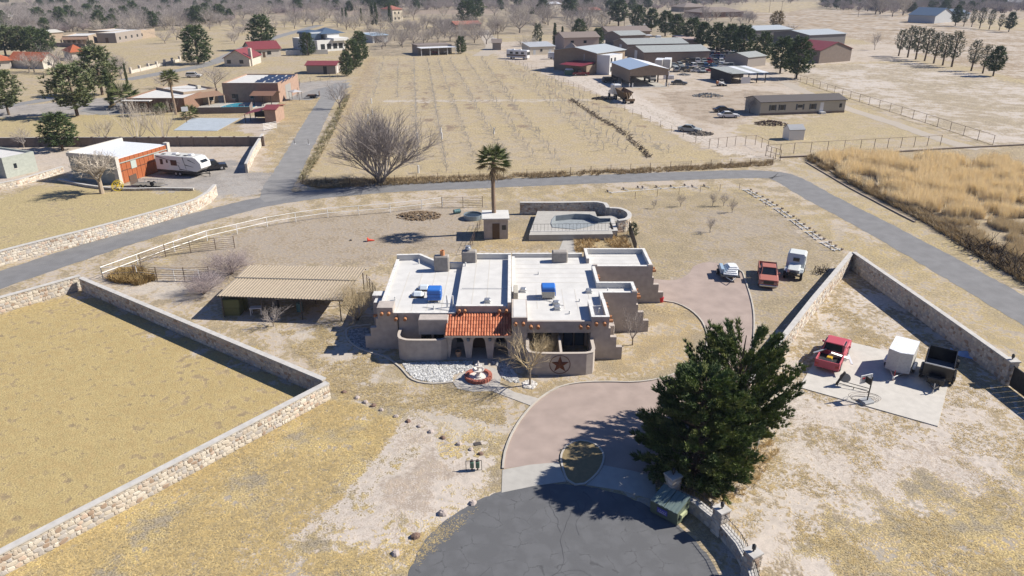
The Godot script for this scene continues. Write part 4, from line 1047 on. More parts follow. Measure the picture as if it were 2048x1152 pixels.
	# a small stuccoed meter box by the right tower
	part(o, "meter_box", MB.new().cbox(8.25, 0.0, -58.3, 9.0, 2.3, -57.0, 0.05), stucco)

	# tarpaulin-wrapped coolers on the roof
	for c in [["evaporative_cooler", "cooler box wrapped in bright blue tarp on the left white roof", -7.0, -60.0, true], ["evaporative_cooler", "weathered cooler with a blue tarp over its top, right of the red tiled porch roof", 3.3, -60.6, false]]:
		var t := thing(c[0], c[1], "cooler", Vector3(c[2], 3.42, c[3]))
		var blue := mat("blue tarpaulin", Color(0.03, 0.16, 0.55), 0.45, "grain", 0.5)
		for q in [Vector2(-0.5, -0.5), Vector2(0.5, -0.5), Vector2(0.5, 0.5), Vector2(-0.5, 0.5)]:
			part(t, "leg", MB.new().box(q.x - 0.03, 0, q.y - 0.03, q.x + 0.03, 0.2, q.y + 0.03), steel)
		part(t, "cabinet", MB.new().cbox(-0.58, 0.18, -0.55, 0.58, 1.15, 0.55, 0.03), mat("weathered cream metal", Color(0.46, 0.43, 0.36), 0.6, "stain", 1.0))
		var cover := MB.new()
		var low := 0.22 if c[4] else 0.78
		cover.cbox(-0.63, low, -0.6, 0.63, 1.22, 0.6, 0.09)
		if not c[4]: cover.cbox(0.58, 0.3, -0.3, 0.68, 0.8, 0.4, 0.03)
		part(t, "tarp", cover, blue)
		for y in [0.45, 0.8] if c[4] else [0.9]: part(t, "cord", MB.new().box(-0.645, y, -0.615, 0.645, y + 0.02, 0.615), mat("dark cord", Color(0.02, 0.04, 0.12), 0.8))
	var ac := thing("condenser_unit", "narrow grey condenser unit on the parapet beside the middle roof", "air conditioner", Vector3(0.35, 3.46, -60.5))
	part(ac, "cabinet", MB.new().cbox(-0.2, 0.05, -0.9, 0.2, 0.85, 0.9, 0.03), mats["weathered cream metal"])
	part(ac, "grille", MB.new().box(-0.215, 0.15, -0.8, -0.2, 0.75, 0.8), mats["dark frame"])
	for z in [-0.7, 0.7]: part(ac, "foot", MB.new().box(-0.2, 0, z - 0.05, 0.2, 0.05, z + 0.05), steel)

	# the star on the patio wall
	var st := thing("metal_star", "rusty five pointed star in an iron ring on the patio wall", "star", Vector3(3.95, 1.02, -52.36))
	var rust := mat("rusted iron", Color(0.17, 0.055, 0.025), 0.8, "speck", 0.5, "blotch", 0.8)
	var sm := MB.new()
	for i in 10:
		var r0 := 0.8 if i % 2 == 0 else 0.31
		var r1 := 0.31 if i % 2 == 0 else 0.8
		var a0 := PI / 2 + TAU * i / 10.0; var a1 := PI / 2 + TAU * (i + 1) / 10.0
		var p0 := Vector3(cos(a0) * r0, sin(a0) * r0, 0.0); var p1 := Vector3(cos(a1) * r1, sin(a1) * r1, 0.0)
		sm.tri(Vector3(0, 0, 0.12), p0, p1)
		sm.tri(Vector3(0, 0, -0.01), p1, p0)
	part(st, "star", sm, rust)
	var rm := MB.new()
	for i in 40:
		var a0 := TAU * i / 40.0; var a1 := TAU * (i + 1) / 40.0
		rm.tube(Vector3(cos(a0) * 0.84, sin(a0) * 0.84, 0.0), Vector3(cos(a1) * 0.84, sin(a1) * 0.84, 0.0), 0.025, 0.025, 5, false)
	part(st, "ring", rm, rust)

func boulder(seed_n: int, r: float) -> ArrayMesh:
	var g := RandomNumberGenerator.new()
	g.seed = seed_n
	var m := MB.new()
	var rows := []
	for j in 5:
		var row := []
		var e := -0.35 + j * 0.42
		for i in 8:
			var a := TAU * i / 8.0
			var k := r * g.randf_range(0.8, 1.12)
			row.append(Vector3(cos(a) * cos(e) * k * 1.15, sin(e) * k * 0.8 + r * 0.25, -sin(a) * cos(e) * k))
		rows.append(row)
	for j in 4:
		for i in 8:
			m.quad(rows[j][i], rows[j][(i + 1) % 8], rows[j + 1][(i + 1) % 8], rows[j + 1][i])
	for i in 8: m.tri(rows[4][i], rows[4][(i + 1) % 8], Vector3(0, r * 1.0, 0))
	return m.mesh()

func pebbles(label: String, poly: PackedVector2Array, n: int, size: float, colour: Color) -> void:
	var mm := MultiMesh.new()
	mm.transform_format = MultiMesh.TRANSFORM_3D
	mm.use_colors = true
	mm.mesh = boulder(3, 1.0)
	var where := []
	var lo := Vector2(1e9, 1e9); var hi := -lo
	for p in poly:
		lo = lo.min(p); hi = hi.max(p)
	var tries := 0
	while where.size() < n and tries < n * 20:
		tries += 1
		var q := Vector2(rng.randf_range(lo.x, hi.x), rng.randf_range(lo.y, hi.y))
		if Geometry2D.is_point_in_polygon(q, poly): where.append(q)
	mm.instance_count = where.size()
	for i in where.size():
		var s := size * rng.randf_range(0.6, 1.3)
		mm.set_instance_transform(i, Transform3D(Basis(Vector3.UP, rng.randf() * TAU).scaled(Vector3(s, s * 0.7, s)), v3(where[i], 0.0)))
		var k := rng.randf_range(0.45, 1.2)
		mm.set_instance_color(i, Color(colour.r * k, colour.g * k, colour.b * k))
	var o := MultiMeshInstance3D.new()
	o.name = numbered("pebble_bed")
	o.multimesh = mm
	o.material_override = tinted("pebble", 0.85)
	add_child(o)
	tag(o, label, "pebbles", "", "stuff")

func make_yard() -> void:
	# fountain
	var f := thing("fountain", "white tiered fountain in a round red brick basin before the porch", "fountain", v3(Vector2(-2.76, -51.93), 0.04))
	var brick := mat("red brick rim", Color(0.4, 0.13, 0.09), 0.85, "grain", 0.4)
	for i in 26:
		var a := TAU * i / 26.0
		part(f, "brick", MB.new().cbox(0.82, 0, -0.12, 1.13, 0.3 + 0.01 * (i % 3), 0.12, 0.03), brick, Vector3.ZERO, a)
	part(f, "basin_floor", MB.new().tube(Vector3(0, 0.0, 0), Vector3(0, 0.1, 0), 0.85, 0.85, 24), mat("white plaster", Color(0.62, 0.58, 0.54), 0.8, "stain", 1.0))
	part(f, "pedestal", MB.new().lathe([0.3, 0.1, 0.32, 0.2, 0.2, 0.28, 0.16, 0.5, 0.24, 0.6], 14, Vector3.ZERO), mat("white plaster"))
	part(f, "bowl", MB.new().lathe([0.1, 0.58, 0.3, 0.62, 0.47, 0.72, 0.5, 0.8, 0.44, 0.8, 0.3, 0.7, 0.0, 0.7], 18, Vector3.ZERO), mat("white plaster"))
	part(f, "pedestal", MB.new().lathe([0.12, 0.7, 0.1, 0.85, 0.14, 1.02], 12, Vector3.ZERO), mat("white plaster"))
	part(f, "bowl", MB.new().lathe([0.08, 1.0, 0.24, 1.06, 0.3, 1.16, 0.26, 1.18, 0.0, 1.1], 16, Vector3.ZERO), mat("white plaster"))
	part(f, "finial", MB.new().lathe([0.09, 1.1, 0.11, 1.22, 0.06, 1.3, 0.1, 1.38, 0.03, 1.55, 0.0, 1.62], 10, Vector3.ZERO), mat("white plaster"))
	var st := mat("pale pot", Color(0.5, 0.3, 0.18), 0.8)
	var pot := thing("clay_pot", "tan clay pot inside the left porch arch", "pot", v3(Vector2(-4.65, -55.51), 0.06))
	part(pot, "pot", MB.new().lathe([0.16, 0.0, 0.26, 0.3, 0.24, 0.5, 0.28, 0.55, 0.22, 0.55, 0.2, 0.3], 12, Vector3.ZERO), st)
	part(pot, "soil", MB.new().tube(Vector3(0, 0.3, 0), Vector3(0, 0.48, 0), 0.2, 0.2, 12), mat("dark soil", Color(0.05, 0.04, 0.03), 0.95))
	# beds of white river stone
	pebbles("bright white river pebbles in the curving bed below the left patio", pts([-9.32, -54.36, -7.47, -54.62, -5.62, -54.62, -3.4, -54.8, -3.33, -53.42, -4.94, -52.42, -4.86, -51.37, -6.47, -51.13, -8.07, -51.85, -8.9, -53.16]), 2300, 0.085, Color(0.5, 0.5, 0.49))
	pebbles("white pebbles between the fountain walk and the star wall", pts([-1.89, -54.8, -0.6, -54.8, 0.25, -52.83, 0.65, -51.13, -0.16, -51.29, -0.99, -52.25, -1.02, -53.67]), 600, 0.085, Color(0.48, 0.47, 0.45))
	pebbles("ring of white pebbles round the foot of the front tree", pts([0.86, -51.29, 1.56, -51.61, 2.07, -50.97, 1.69, -50.2, 0.97, -50.35]), 240, 0.1, Color(0.62, 0.59, 0.55))
	pebbles("grey stones in the shaded bed beside the left house wall", pts([-15.16, -60.73, -13.62, -61.25, -12.66, -57.73, -12.8, -56.79, -14.44, -58.31, -15.18, -59.91]), 600, 0.1, Color(0.3, 0.3, 0.3))
	# boulders that mark the edge of the plot
	var kit := []
	for k in 4: kit.append(boulder(20 + k, 0.26))
	var rocks := [688,785, 714,796, 731,805, 747,812, 763,820, 792,833, 817,843, 839,853, 862,864, 886,876, 918,889, 942,899, 961,908, 946,1007, 885,1028, 831,1074, 791,1108]
	var spots := pts([-13.37, -49.67, -12.17, -48.85, -11.38, -48.2, -10.68, -47.7, -9.97, -47.14, -8.73, -46.25, -7.7, -45.59, -6.81, -44.94, -5.89, -44.24, -4.95, -43.49, -3.75, -42.71, -2.87, -42.12, -2.18, -41.6, -2.45, -36.47, -4.28, -35.5, -5.7, -33.51, -6.68, -32.14])
	var says := ["first", "second", "third", "fourth", "fifth", "sixth", "seventh", "eighth", "ninth", "tenth", "eleventh", "twelfth", "thirteenth"]
	for i in spots.size():
		var lb: String = says[i] + " boulder of the line, counted from the rock wall corner" if i < 13 else ["reddish rock near the right end of the bare ground by the turning circle", "dark rock between the bare track and the turning circle", "rust coloured boulder beside the rim of the turning circle", "lowest boulder beside the turning circle near the bottom edge"][i - 13]
		var tone := mat("pale boulder", Color(0.42, 0.36, 0.33), 0.9, "grain", 0.4) if i % 3 else mat("brown boulder", Color(0.2, 0.13, 0.1), 0.9, "grain", 0.4)
		var b := solo("boulder", lb, "boulder", kit[i % 4], tone, v3(spots[i], -0.03), i * 1.3, "boulders round the front plot")
		b.scale = Vector3.ONE * (0.75 if i < 13 else 1.05) * rng.randf_range(0.85, 1.15)
	# irrigation meters in a pipe frame
	var pipe := mat("dark steel pipe", Color(0.07, 0.06, 0.055), 0.6)
	var mtr := thing("irrigation_valves", "square pipe frame round two green valves on the bare ground", "pipework", v3(Vector2(-2.58, -39.83)), 0.05)
	for x in [-0.5, 0.55]: part(mtr, "upright", MB.new().tube(Vector3(x, 0, 0), Vector3(x, 0.75, 0), 0.025, 0.025, 6), pipe)
	part(mtr, "crossbar", MB.new().tube(Vector3(-0.5, 0.75, 0), Vector3(0.55, 0.75, 0), 0.025, 0.025, 6), pipe)
	for x in [-0.1, 0.28]:
		var v := part(mtr, "valve_body", MB.new().cbox(x - 0.13, 0.25, -0.15, x + 0.13, 0.7, 0.15, 0.04), mat("green enamel", Color(0.06, 0.13, 0.09), 0.5))
		part(v, "handwheel", MB.new().tube(Vector3(x, 0.7, 0), Vector3(x, 0.82, 0), 0.09, 0.09, 10), pipe)
		part(mtr, "riser", MB.new().tube(Vector3(x, 0, 0), Vector3(x, 0.26, 0), 0.05, 0.05, 8), pipe)
	var plate := solo("valve_cover", "flat dark valve cover on the grass above the pipe frame", "cover", MB.new().box(-0.25, 0, -0.18, 0.25, 0.05, 0.18), pipe, v3(Vector2(-2.44, -42.77)), 0.3)
	# things about the house
	var rc := thing("red_bucket", "small red bucket at the foot of the far right stepped wall", "bucket", v3(Vector2(15.14, -67.06)))
	part(rc, "pail", MB.new().lathe([0.2, 0, 0.26, 0.5, 0.23, 0.5, 0.18, 0.05], 12, Vector3.ZERO), mat("red plastic", Color(0.5, 0.02, 0.03), 0.4))
	part(rc, "lid", MB.new().tube(Vector3(0, 0.5, 0), Vector3(0, 0.53, 0), 0.27, 0.27, 12), mats["red plastic"])
	var cone := thing("traffic_cone", "orange red cone lying on its side in the brown corral", "cone", v3(Vector2(-17.61, -85.46), 0.16))
	part(cone, "cone", MB.new().tube(Vector3(-0.35, 0, 0.1), Vector3(0.45, -0.1, -0.1), 0.2, 0.04, 10), mat("cone plastic", Color(0.6, 0.05, 0.02), 0.5))
	part(cone, "base", MB.new().box(-0.4, -0.16, -0.15, -0.35, 0.3, 0.35), mats["cone plastic"])
	var bird := solo("feed_block", "small dark block on the corral ground near the fallen cone", "block", boulder(9, 0.16), pipe, v3(Vector2(-20.15, -85.64)))
	var tank := thing("water_tank", "round galvanised blue grey stock tank in the corral corner", "tank", v3(Vector2(-5.32, -94.57)))
	part(tank, "wall", MB.new().lathe([1.25, 0, 1.28, 0.65, 1.2, 0.65, 1.2, 0.1], 22, Vector3.ZERO), mat("stock tank steel", Color(0.25, 0.31, 0.36), 0.45, "stain", 1.5, "", 1.0, 0.3))
	part(tank, "water", MB.new().tube(Vector3(0, 0.0, 0), Vector3(0, 0.5, 0), 1.2, 1.2, 22), mat("tank water", Color(0.02, 0.03, 0.035), 0.06))
	var drum := thing("steel_drum", "teal drum lying in the corral left of the stock tank", "drum", v3(Vector2(-7.66, -96.83), 0.32), 0.5)
	part(drum, "barrel", MB.new().tube(Vector3(-0.45, 0, 0), Vector3(0.45, 0, 0), 0.3, 0.3, 14), mat("teal paint", Color(0.07, 0.16, 0.17), 0.5))
	for x in [-0.46, -0.15, 0.15, 0.42]: part(drum, "hoop", MB.new().tube(Vector3(x, 0, 0), Vector3(x + 0.04, 0, 0), 0.32, 0.32, 14), mats["teal paint"])
	# manure heap
	var heap := MB.new()
	heap.col = Color(1, 1, 1)
	for k in 300:
		var a := rng.randf() * TAU
		var d := sqrt(rng.randf()) * 2.2
		heap.xf = Transform3D(Basis(Vector3.UP, rng.randf() * TAU).scaled(Vector3.ONE * rng.randf_range(0.12, 0.3)), Vector3(cos(a) * d * 1.4, maxf(0.0, 0.4 - d * 0.18), sin(a) * d))
		heap.box(-0.5, -0.2, -0.4, 0.5, 0.35, 0.4)
	solo("compost_heap", "low brown heap of straw and manure by the white corral fence", "heap", heap, mat("brown litter", Color(0.23, 0.16, 0.095), 0.95, "speck", 0.6), v3(Vector2(-12.82, -95.69)))
	var shrub_logs := MB.new()
	for k in 40:
		var q := Vector3(rng.randf_range(-0.9, 0.9), rng.randf_range(0, 0.5), rng.randf_range(-0.7, 0.7))
		var d := Vector3(rng.randf_range(-1, 1), rng.randf_range(0.0, 0.7), rng.randf_range(-1, 1)).normalized() * rng.randf_range(0.3, 0.8)
		shrub_logs.tube(Vector3(q.x, q.y * 0.4 + 0.03, q.z), q + d, 0.04, 0.02, 5)
	solo("stump_heap", "dark uprooted stump against the rock wall corner beside the white truck", "stump", shrub_logs, mat("charred wood", Color(0.035, 0.025, 0.02), 0.9), v3(Vector2(34.39, -75.01)))

func make_carport() -> void:
	var o := thing("hay_carport", "open pole barn with a ribbed tan metal roof left of the house", "carport")
	var tan := mat("tan ribbed metal", Color(0.43, 0.36, 0.27), 0.5, "grain", 1.5, "blotch", 5.0)
	var A := Vector3(-28.33, 2.25, -63.50); var B := Vector3(-16.02, 2.25, -62.45); var C := Vector3(-15.17, 2.5, -70.25); var D := Vector3(-27.66, 2.5, -70.82)
	var n := 41
	for half in 2:
		var f0 := 0.0 if half == 0 else 0.565
		var f1 := 0.56 if half == 0 else 1.0
		var lift := 0.0 if half == 0 else 0.03
		var m := MB.new()
		for i in n:
			var t0 := float(i) / n; var t1 := float(i + 1) / n
			var p := func(t: float, f: float, y: float) -> Vector3: return A.lerp(B, t).lerp(D.lerp(C, t), f) + Vector3(0, y + lift, 0)
			var w := 1.0 / n
			# pan, then a raised rib
			var a := t0 + w * 0.62; var b := t0 + w * 0.7; var c := t0 + w * 0.92
			m.quad(p.call(t0, f0, 0), p.call(a, f0, 0), p.call(a, f1, 0), p.call(t0, f1, 0))
			m.quad(p.call(a, f0, 0), p.call(b, f0, 0.06), p.call(b, f1, 0.06), p.call(a, f1, 0))
			m.quad(p.call(b, f0, 0.06), p.call(c, f0, 0.06), p.call(c, f1, 0.06), p.call(b, f1, 0.06))
			m.quad(p.call(c, f0, 0.06), p.call(t1, f0, 0), p.call(t1, f1, 0), p.call(c, f1, 0.06))
		part(o, "roof_panel", m, tan)
	var steel := mat("dark steel pipe")
	part(o, "ridge_flashing", MB.new().tube(A.lerp(D, 0.563) + Vector3(0, 0.07, 0), B.lerp(C, 0.563) + Vector3(0, 0.07, 0), 0.06, 0.06, 5), mat("grey flashing", Color(0.25, 0.23, 0.2), 0.6))
	for f in [0.02, 0.5, 0.97]:
		part(o, "purlin", MB.new().tube(A.lerp(D, f) - Vector3(0, 0.1, 0), B.lerp(C, f) - Vector3(0, 0.1, 0), 0.07, 0.07, 5), steel)
		for t in [0.03, 0.35, 0.66, 0.97]:
			var p := A.lerp(B, t).lerp(D.lerp(C, t), f)
			part(o, "post", MB.new().tube(Vector3(p.x, 0, p.z), p - Vector3(0, 0.1, 0), 0.06, 0.06, 6), steel)
	# what stands beneath it
	var hay := mat("green alfalfa hay", Color(0.13, 0.14, 0.06), 0.95, "speck", 0.7)
	var says := ["lower front bale of the green hay stack under the carport", "upper front bale of the green hay stack under the carport", "lower rear bale of the green hay stack under the carport", "upper rear bale of the green hay stack under the carport"]
	for k in 4:
		solo("hay_bale", says[k], "hay bale", MB.new().cbox(-0.85, 0, -0.55, 0.85, 0.85, 0.55, 0.06), hay, v3(Vector2(-27.33, -63.76)) + Vector3(0.05 * k, 0.86 * (k % 2), -0.6 - 1.15 * (k / 2)), 0.05 * k, "green hay stack")
	var table := thing("metal_table", "white lattice table in the shade of the carport front", "table", v3(Vector2(-24.99, -64.22)), 0.1)
	part(table, "table_top", MB.new().cbox(-0.6, 0.7, -0.35, 0.6, 0.75, 0.35, 0.02), mat("white enamel", Color(0.6, 0.6, 0.62), 0.5))
	for q in [Vector2(-0.5, -0.28), Vector2(0.5, -0.28), Vector2(0.5, 0.28), Vector2(-0.5, 0.28)]: part(table, "leg", MB.new().box(q.x - 0.03, 0, q.y - 0.03, q.x + 0.03, 0.7, q.y + 0.03), mats["white enamel"])
	var drm := thing("steel_drum", "upright green drum under the right end of the carport", "drum", v3(Vector2(-20.96, -64.91)))
	part(drm, "barrel", MB.new().tube(Vector3.ZERO, Vector3(0, 0.9, 0), 0.3, 0.3, 14), mats["teal paint"])
	for y in [0.3, 0.6]: part(drm, "hoop", MB.new().tube(Vector3(0, y, 0), Vector3(0, y + 0.04, 0), 0.32, 0.32, 14), mats["teal paint"])
	var bench := thing("work_bench", "long pale bench at the back of the carport", "bench", v3(Vector2(-22.38, -66.09)), 0.05)
	part(bench, "bench_top", MB.new().box(-1.2, 0.85, -0.3, 1.2, 0.92, 0.3), mats["white enamel"])
	for x in [-1.1, 1.0]: part(bench, "leg", MB.new().box(x, 0, -0.28, x + 0.08, 0.85, 0.28), steel)

# posts at the given points, rails between them at the given heights
func rail_fence(called: String, label: String, p: PackedVector2Array, h: float, rails: Array, pr: float, rr: float, m: Material, step := 0.0) -> Node3D:
	var o := thing(called, label, "fence")
	var q := p
	if step > 0.0:
		q = PackedVector2Array()
		for i in p.size() - 1:
			var k := maxi(1, int(round(p[i].distance_to(p[i + 1]) / step)))
			for s in k: q.append(p[i].lerp(p[i + 1], float(s) / k))
		q.append(p[p.size() - 1])
	for i in q.size():
		part(o, "post", MB.new().tube(v3(q[i]), v3(q[i], h), pr, pr, 6), m)
		if i:
			for y in rails: part(o, "rail", MB.new().tube(v3(q[i - 1], y), v3(q[i], y), rr, rr, 5, false), m)
	return o

func make_fences() -> void:
	var white := mat("white painted pipe", Color(0.75, 0.75, 0.74), 0.45)
	var dark := mat("dark steel pipe")
	var rust := mat("rusty pipe", Color(0.11, 0.07, 0.05), 0.7, "grain", 0.6)
	rail_fence("pipe_fence", "long white two rail pipe fence along the road side of the corral", smooth(pts([-44.77, -73.27, -40.42, -81.54, -38.03, -85.46, -35.21, -88.12, -32.23, -90.94, -29.05, -93.04, -25.21, -95.01, -21.18, -96.14, -17, -97.29, -12.78, -98.94, -9.97, -100.15]), 4.2), 1.35, [0.65, 1.33], 0.045, 0.04, white)
	rail_fence("pipe_fence", "short white rail fence closing the left corner of the corral", pts([-44.77, -73.27, -41.26, -73.84, -36.65, -72.7, -33.87, -72.56]), 1.3, [0.55, 1.28], 0.045, 0.035, white)
	var rails6 := [0.25, 0.5, 0.75, 1.0, 1.25, 1.5]
	for g in [["dark five rail corral panels behind the white fence, left stretch", [-42.01, -76.37, -40.76, -79.86, -38.36, -81.2, -35.76, -82.23, -33.65, -82.75]], ["dark corral panels in front of the two purple grey bushes", [-41.33, -73.41, -38.55, -72.7, -35.5, -72.56, -32.89, -72.85]], ["dark corral gate panels beside the palm at the end of the white fence", [-10, -99.67, -7, -99.67, -4.22, -99.91]]]:
		rail_fence("corral_panel", g[0], pts(g[1]), 1.6, rails6, 0.04, 0.022, rust, 2.6)
	rail_fence("corral_panel", "wire panel fence between the carport and the house", pts([-15.36, -70.78, -13.9, -67.55]), 1.5, [0.4, 0.8, 1.2, 1.48], 0.04, 0.018, rust, 1.2)
	rail_fence("yard_fence", "thin dark fence running back from the left chimney to the stock tank", pts([-5.12, -80.86, -4.12, -91.77]), 1.3, [0.4, 0.8, 1.28], 0.035, 0.016, rust, 1.6)
	rail_fence("yard_fence", "dark iron fence on the right of the back garden", pts([15.22, -91.35, 14.76, -80.86]), 1.4, [0.2, 1.35], 0.03, 0.02, dark, 0.35)
	# chain link lines of the work yard side
	rail_fence("chain_link_fence", "long dark pipe fence slanting across the pale field beyond the manufactured home", pts([89.22, -236.68, 90.55, -198.4, 92.7, -164.09, 93.62, -140.7]), 2.0, [1.98, 0.1], 0.05, 0.035, rust, 4.6)
	rail_fence("chain_link_fence", "pipe fence along the front of the yard with the small white shed", pts([46.53, -131.77, 52.39, -133.8, 66.06, -136.74, 83.39, -140.7]), 2.0, [1.98], 0.05, 0.035, rust, 3.2)
	rail_fence("chain_link_fence", "dark gate frame fence at the end of the yard lane by the road bend", pts([46.53, -131.77, 47.87, -127.88]), 2.0, [1.98, 1.0, 0.15], 0.05, 0.03, rust, 1.6)
	rail_fence("chain_link_fence", "short fence and gate between the orchard and the manufactured home lane", pts([37.72, -138.04, 43.32, -140.25, 47.49, -141.15, 48.23, -135.89]), 1.9, [1.88], 0.045, 0.025, rust, 2.4)
	rail_fence("wire_fence", "wire fence with thin posts between the orchard and the work yard", pts([-2.77, -299.14, 12.5, -246.57, 21.59, -205.45, 31.08, -164.69, 37.72, -138.04]), 1.4, [0.5, 0.9, 1.3], 0.04, 0.008, rust, 5.0)
	rail_fence("wire_fence", "wire fence with dark posts along the road edge of the orchard", pts([-33.38, -112.96, -25.51, -111.16, -18.69, -112.96, -5.22, -115.75, 6.28, -117.35, 23.51, -121.37, 41.61, -124.91, 45.91, -126]), 1.3, [0.4, 0.8, 1.2], 0.045, 0.008, rust, 3.6)
	rail_fence("wire_fence", "thin post fence along the back road edge of the right back yard", pts([18.24, -103.95, 28.72, -107.45, 35.08, -108.85, 37.1, -96.14, 38.42, -82.23]), 1.1, [0.5, 1.05], 0.03, 0.006, rust, 4.0)
	rail_fence("lot_fence", "low wire fence round the pool garden of the far tan building", pts([-57.93, -200.12, -64.61, -227.51, -58.14, -239.08, -54.93, -246.57]), 1.5, [0.3, 1.48], 0.04, 0.02, rust, 4.0)
	rail_fence("pool_fence", "thin white fence in front of the turquoise pool", pts([-75.05, -178.32, -70.81, -178.32, -64.98, -179.02]), 1.6, [0.3, 1.58], 0.03, 0.02, white, 1.5)
	# fallen white fence panels lying like ladders beside the road
	var lie := pts([35.86, -109.42, 36.78, -103.95, 37.44, -99.67, 37.85, -94.35, 38.15, -89.31, 38.39, -85.27, 39.15, -81.37])
	for i in lie.size() - 1:
		var a := lie[i]; var b := lie[i + 1]
		var o := thing("fallen_fence", ["first", "second", "third", "fourth", "fifth", "sixth"][i] + " fallen white fence section lying beside the road, counted from the bend", "fence", Vector3.ZERO, 0.0, "fallen white fence sections")
		var d := (b - a).normalized(); var q := Vector2(-d.y, d.x)
		var aa := a + d * 0.4; var bb := b - d * 0.4
		for s in [-0.45, 0.25]: part(o, "rail", MB.new().tube(v3(aa + q * s, 0.06), v3(bb + q * s, 0.06), 0.045, 0.045, 6), white)
		for t in [0.1, 0.5, 0.9]:
			var c := aa.lerp(bb, t)
			part(o, "post", MB.new().tube(v3(c - q * 0.75, 0.14), v3(c + q * 0.6, 0.14), 0.05, 0.05, 6), white)
			part(o, "footing", MB.new().tube(v3(c - q * 0.75, 0.14), v3(c - q * 1.0, 0.14), 0.14, 0.12, 7), mat("footing concrete", Color(0.24, 0.19, 0.15), 0.95))
	var row := pts([14.78, -107.17, 17.42, -108.57, 19.79, -109.42, 20.49, -109.42, 22.72, -109.71, 25.03, -110, 27.34, -110.58, 28.39, -110, 30.33, -110.29])
	var f := thing("fallen_fence", "row of fallen white posts and a rail lying across the verge behind the pool wall", "fence")
	part(f, "rail", MB.new().tube(v3(row[0], 0.05), v3(row[6], 0.05), 0.045, 0.045, 6), white)
	for i in row.size():
		part(f, "post", MB.new().tube(v3(row[i], 0.12) + Vector3(-0.1, 0, -0.5), v3(row[i], 0.12) + Vector3(0.5, 0, 0.5), 0.05, 0.05, 6), white)
		part(f, "footing", MB.new().tube(v3(row[i], 0.14) + Vector3(-0.1, 0, -0.5), v3(row[i], 0.14) + Vector3(-0.2, 0.1, -0.8), 0.15, 0.13, 7), mats["footing concrete"])
	# irrigation ditch walls along the reed bed
	for d in [[52.09, -126.75, 52.59, -109.71, 53.71, -96.14, 54.09, -92.83], [53.58, -127.88, 54.16, -111.16, 55.23, -97.52, 55.46, -93.91]]:
		setting("ditch_kerb", bar_run(pts(d), 0.2, 0.0, 0.16), mat("old ditch concrete", Color(0.33, 0.27, 0.22), 0.9, "grain", 1.0, "blotch", 5.0))
	setting("ditch_kerb", bar_run(pts([48.65, -130.19, 66.44, -133.39, 83.63, -137.6, 101.23, -141.15]), 0.4, 0.0, 0.3), mats["old ditch concrete"])
	# gate across the entry of the trailer plot, half hidden by the pine
	var cg := thing("pipe_gate", "small chain link gate leaning beside the big pine", "gate", v3(Vector2(15.16, -39.56)), yaw_of(Vector2(15.16, -39.56), Vector2(16.98, -41.77)))
	for x in [0.0, 1.6]: part(cg, "post", MB.new().tube(Vector3(x, 0, 0), Vector3(x, 1.5, 0), 0.04, 0.04, 6), mat("galvanised steel"))
	for y in [0.15, 0.8, 1.45]: part(cg, "rail", MB.new().tube(Vector3(0, y, 0), Vector3(1.6, y, 0), 0.025, 0.025, 5), mats["galvanised steel"])
	part(cg, "brace", MB.new().tube(Vector3(0, 0.15, 0), Vector3(1.6, 1.45, 0), 0.02, 0.02, 5), mats["galvanised steel"])
	rail_fence("pipe_fence", "grey pipe fence running up from the small gate under the pine", pts([16.98, -41.77, 17.94, -43.74]), 1.5, [0.2, 0.8, 1.45], 0.04, 0.03, mats["galvanised steel"], 1.6)

func paint(called: String, c: Color, rough := 0.35) -> StandardMaterial3D:
	if mats.has(called): return mats[called]
	var m := mat(called, c, rough, "grain", 2.0)
	m.clearcoat_enabled = rough < 0.5
	m.clearcoat = 0.5
	m.clearcoat_roughness = 0.15
	return m

func wheel(o: Node3D, x: float, z: float, r: float, w := 0.24, big := true) -> void:
	var t := part(o, "wheel", MB.new().tube(Vector3(x, r, z - w / 2), Vector3(x, r, z + w / 2), r, r, 14), mat("tyre rubber", Color(0.018, 0.018, 0.02), 0.85))
	if big:
		var s := signf(z) if z != 0.0 else 1.0
		part(t, "rim", MB.new().tube(Vector3(x, r, z + s * w * 0.42), Vector3(x, r, z + s * w * 0.54), r * 0.6, r * 0.5, 12), mat("alloy rim", Color(0.42, 0.42, 0.43), 0.35, "", 1.0, "", 1.0, 0.6))

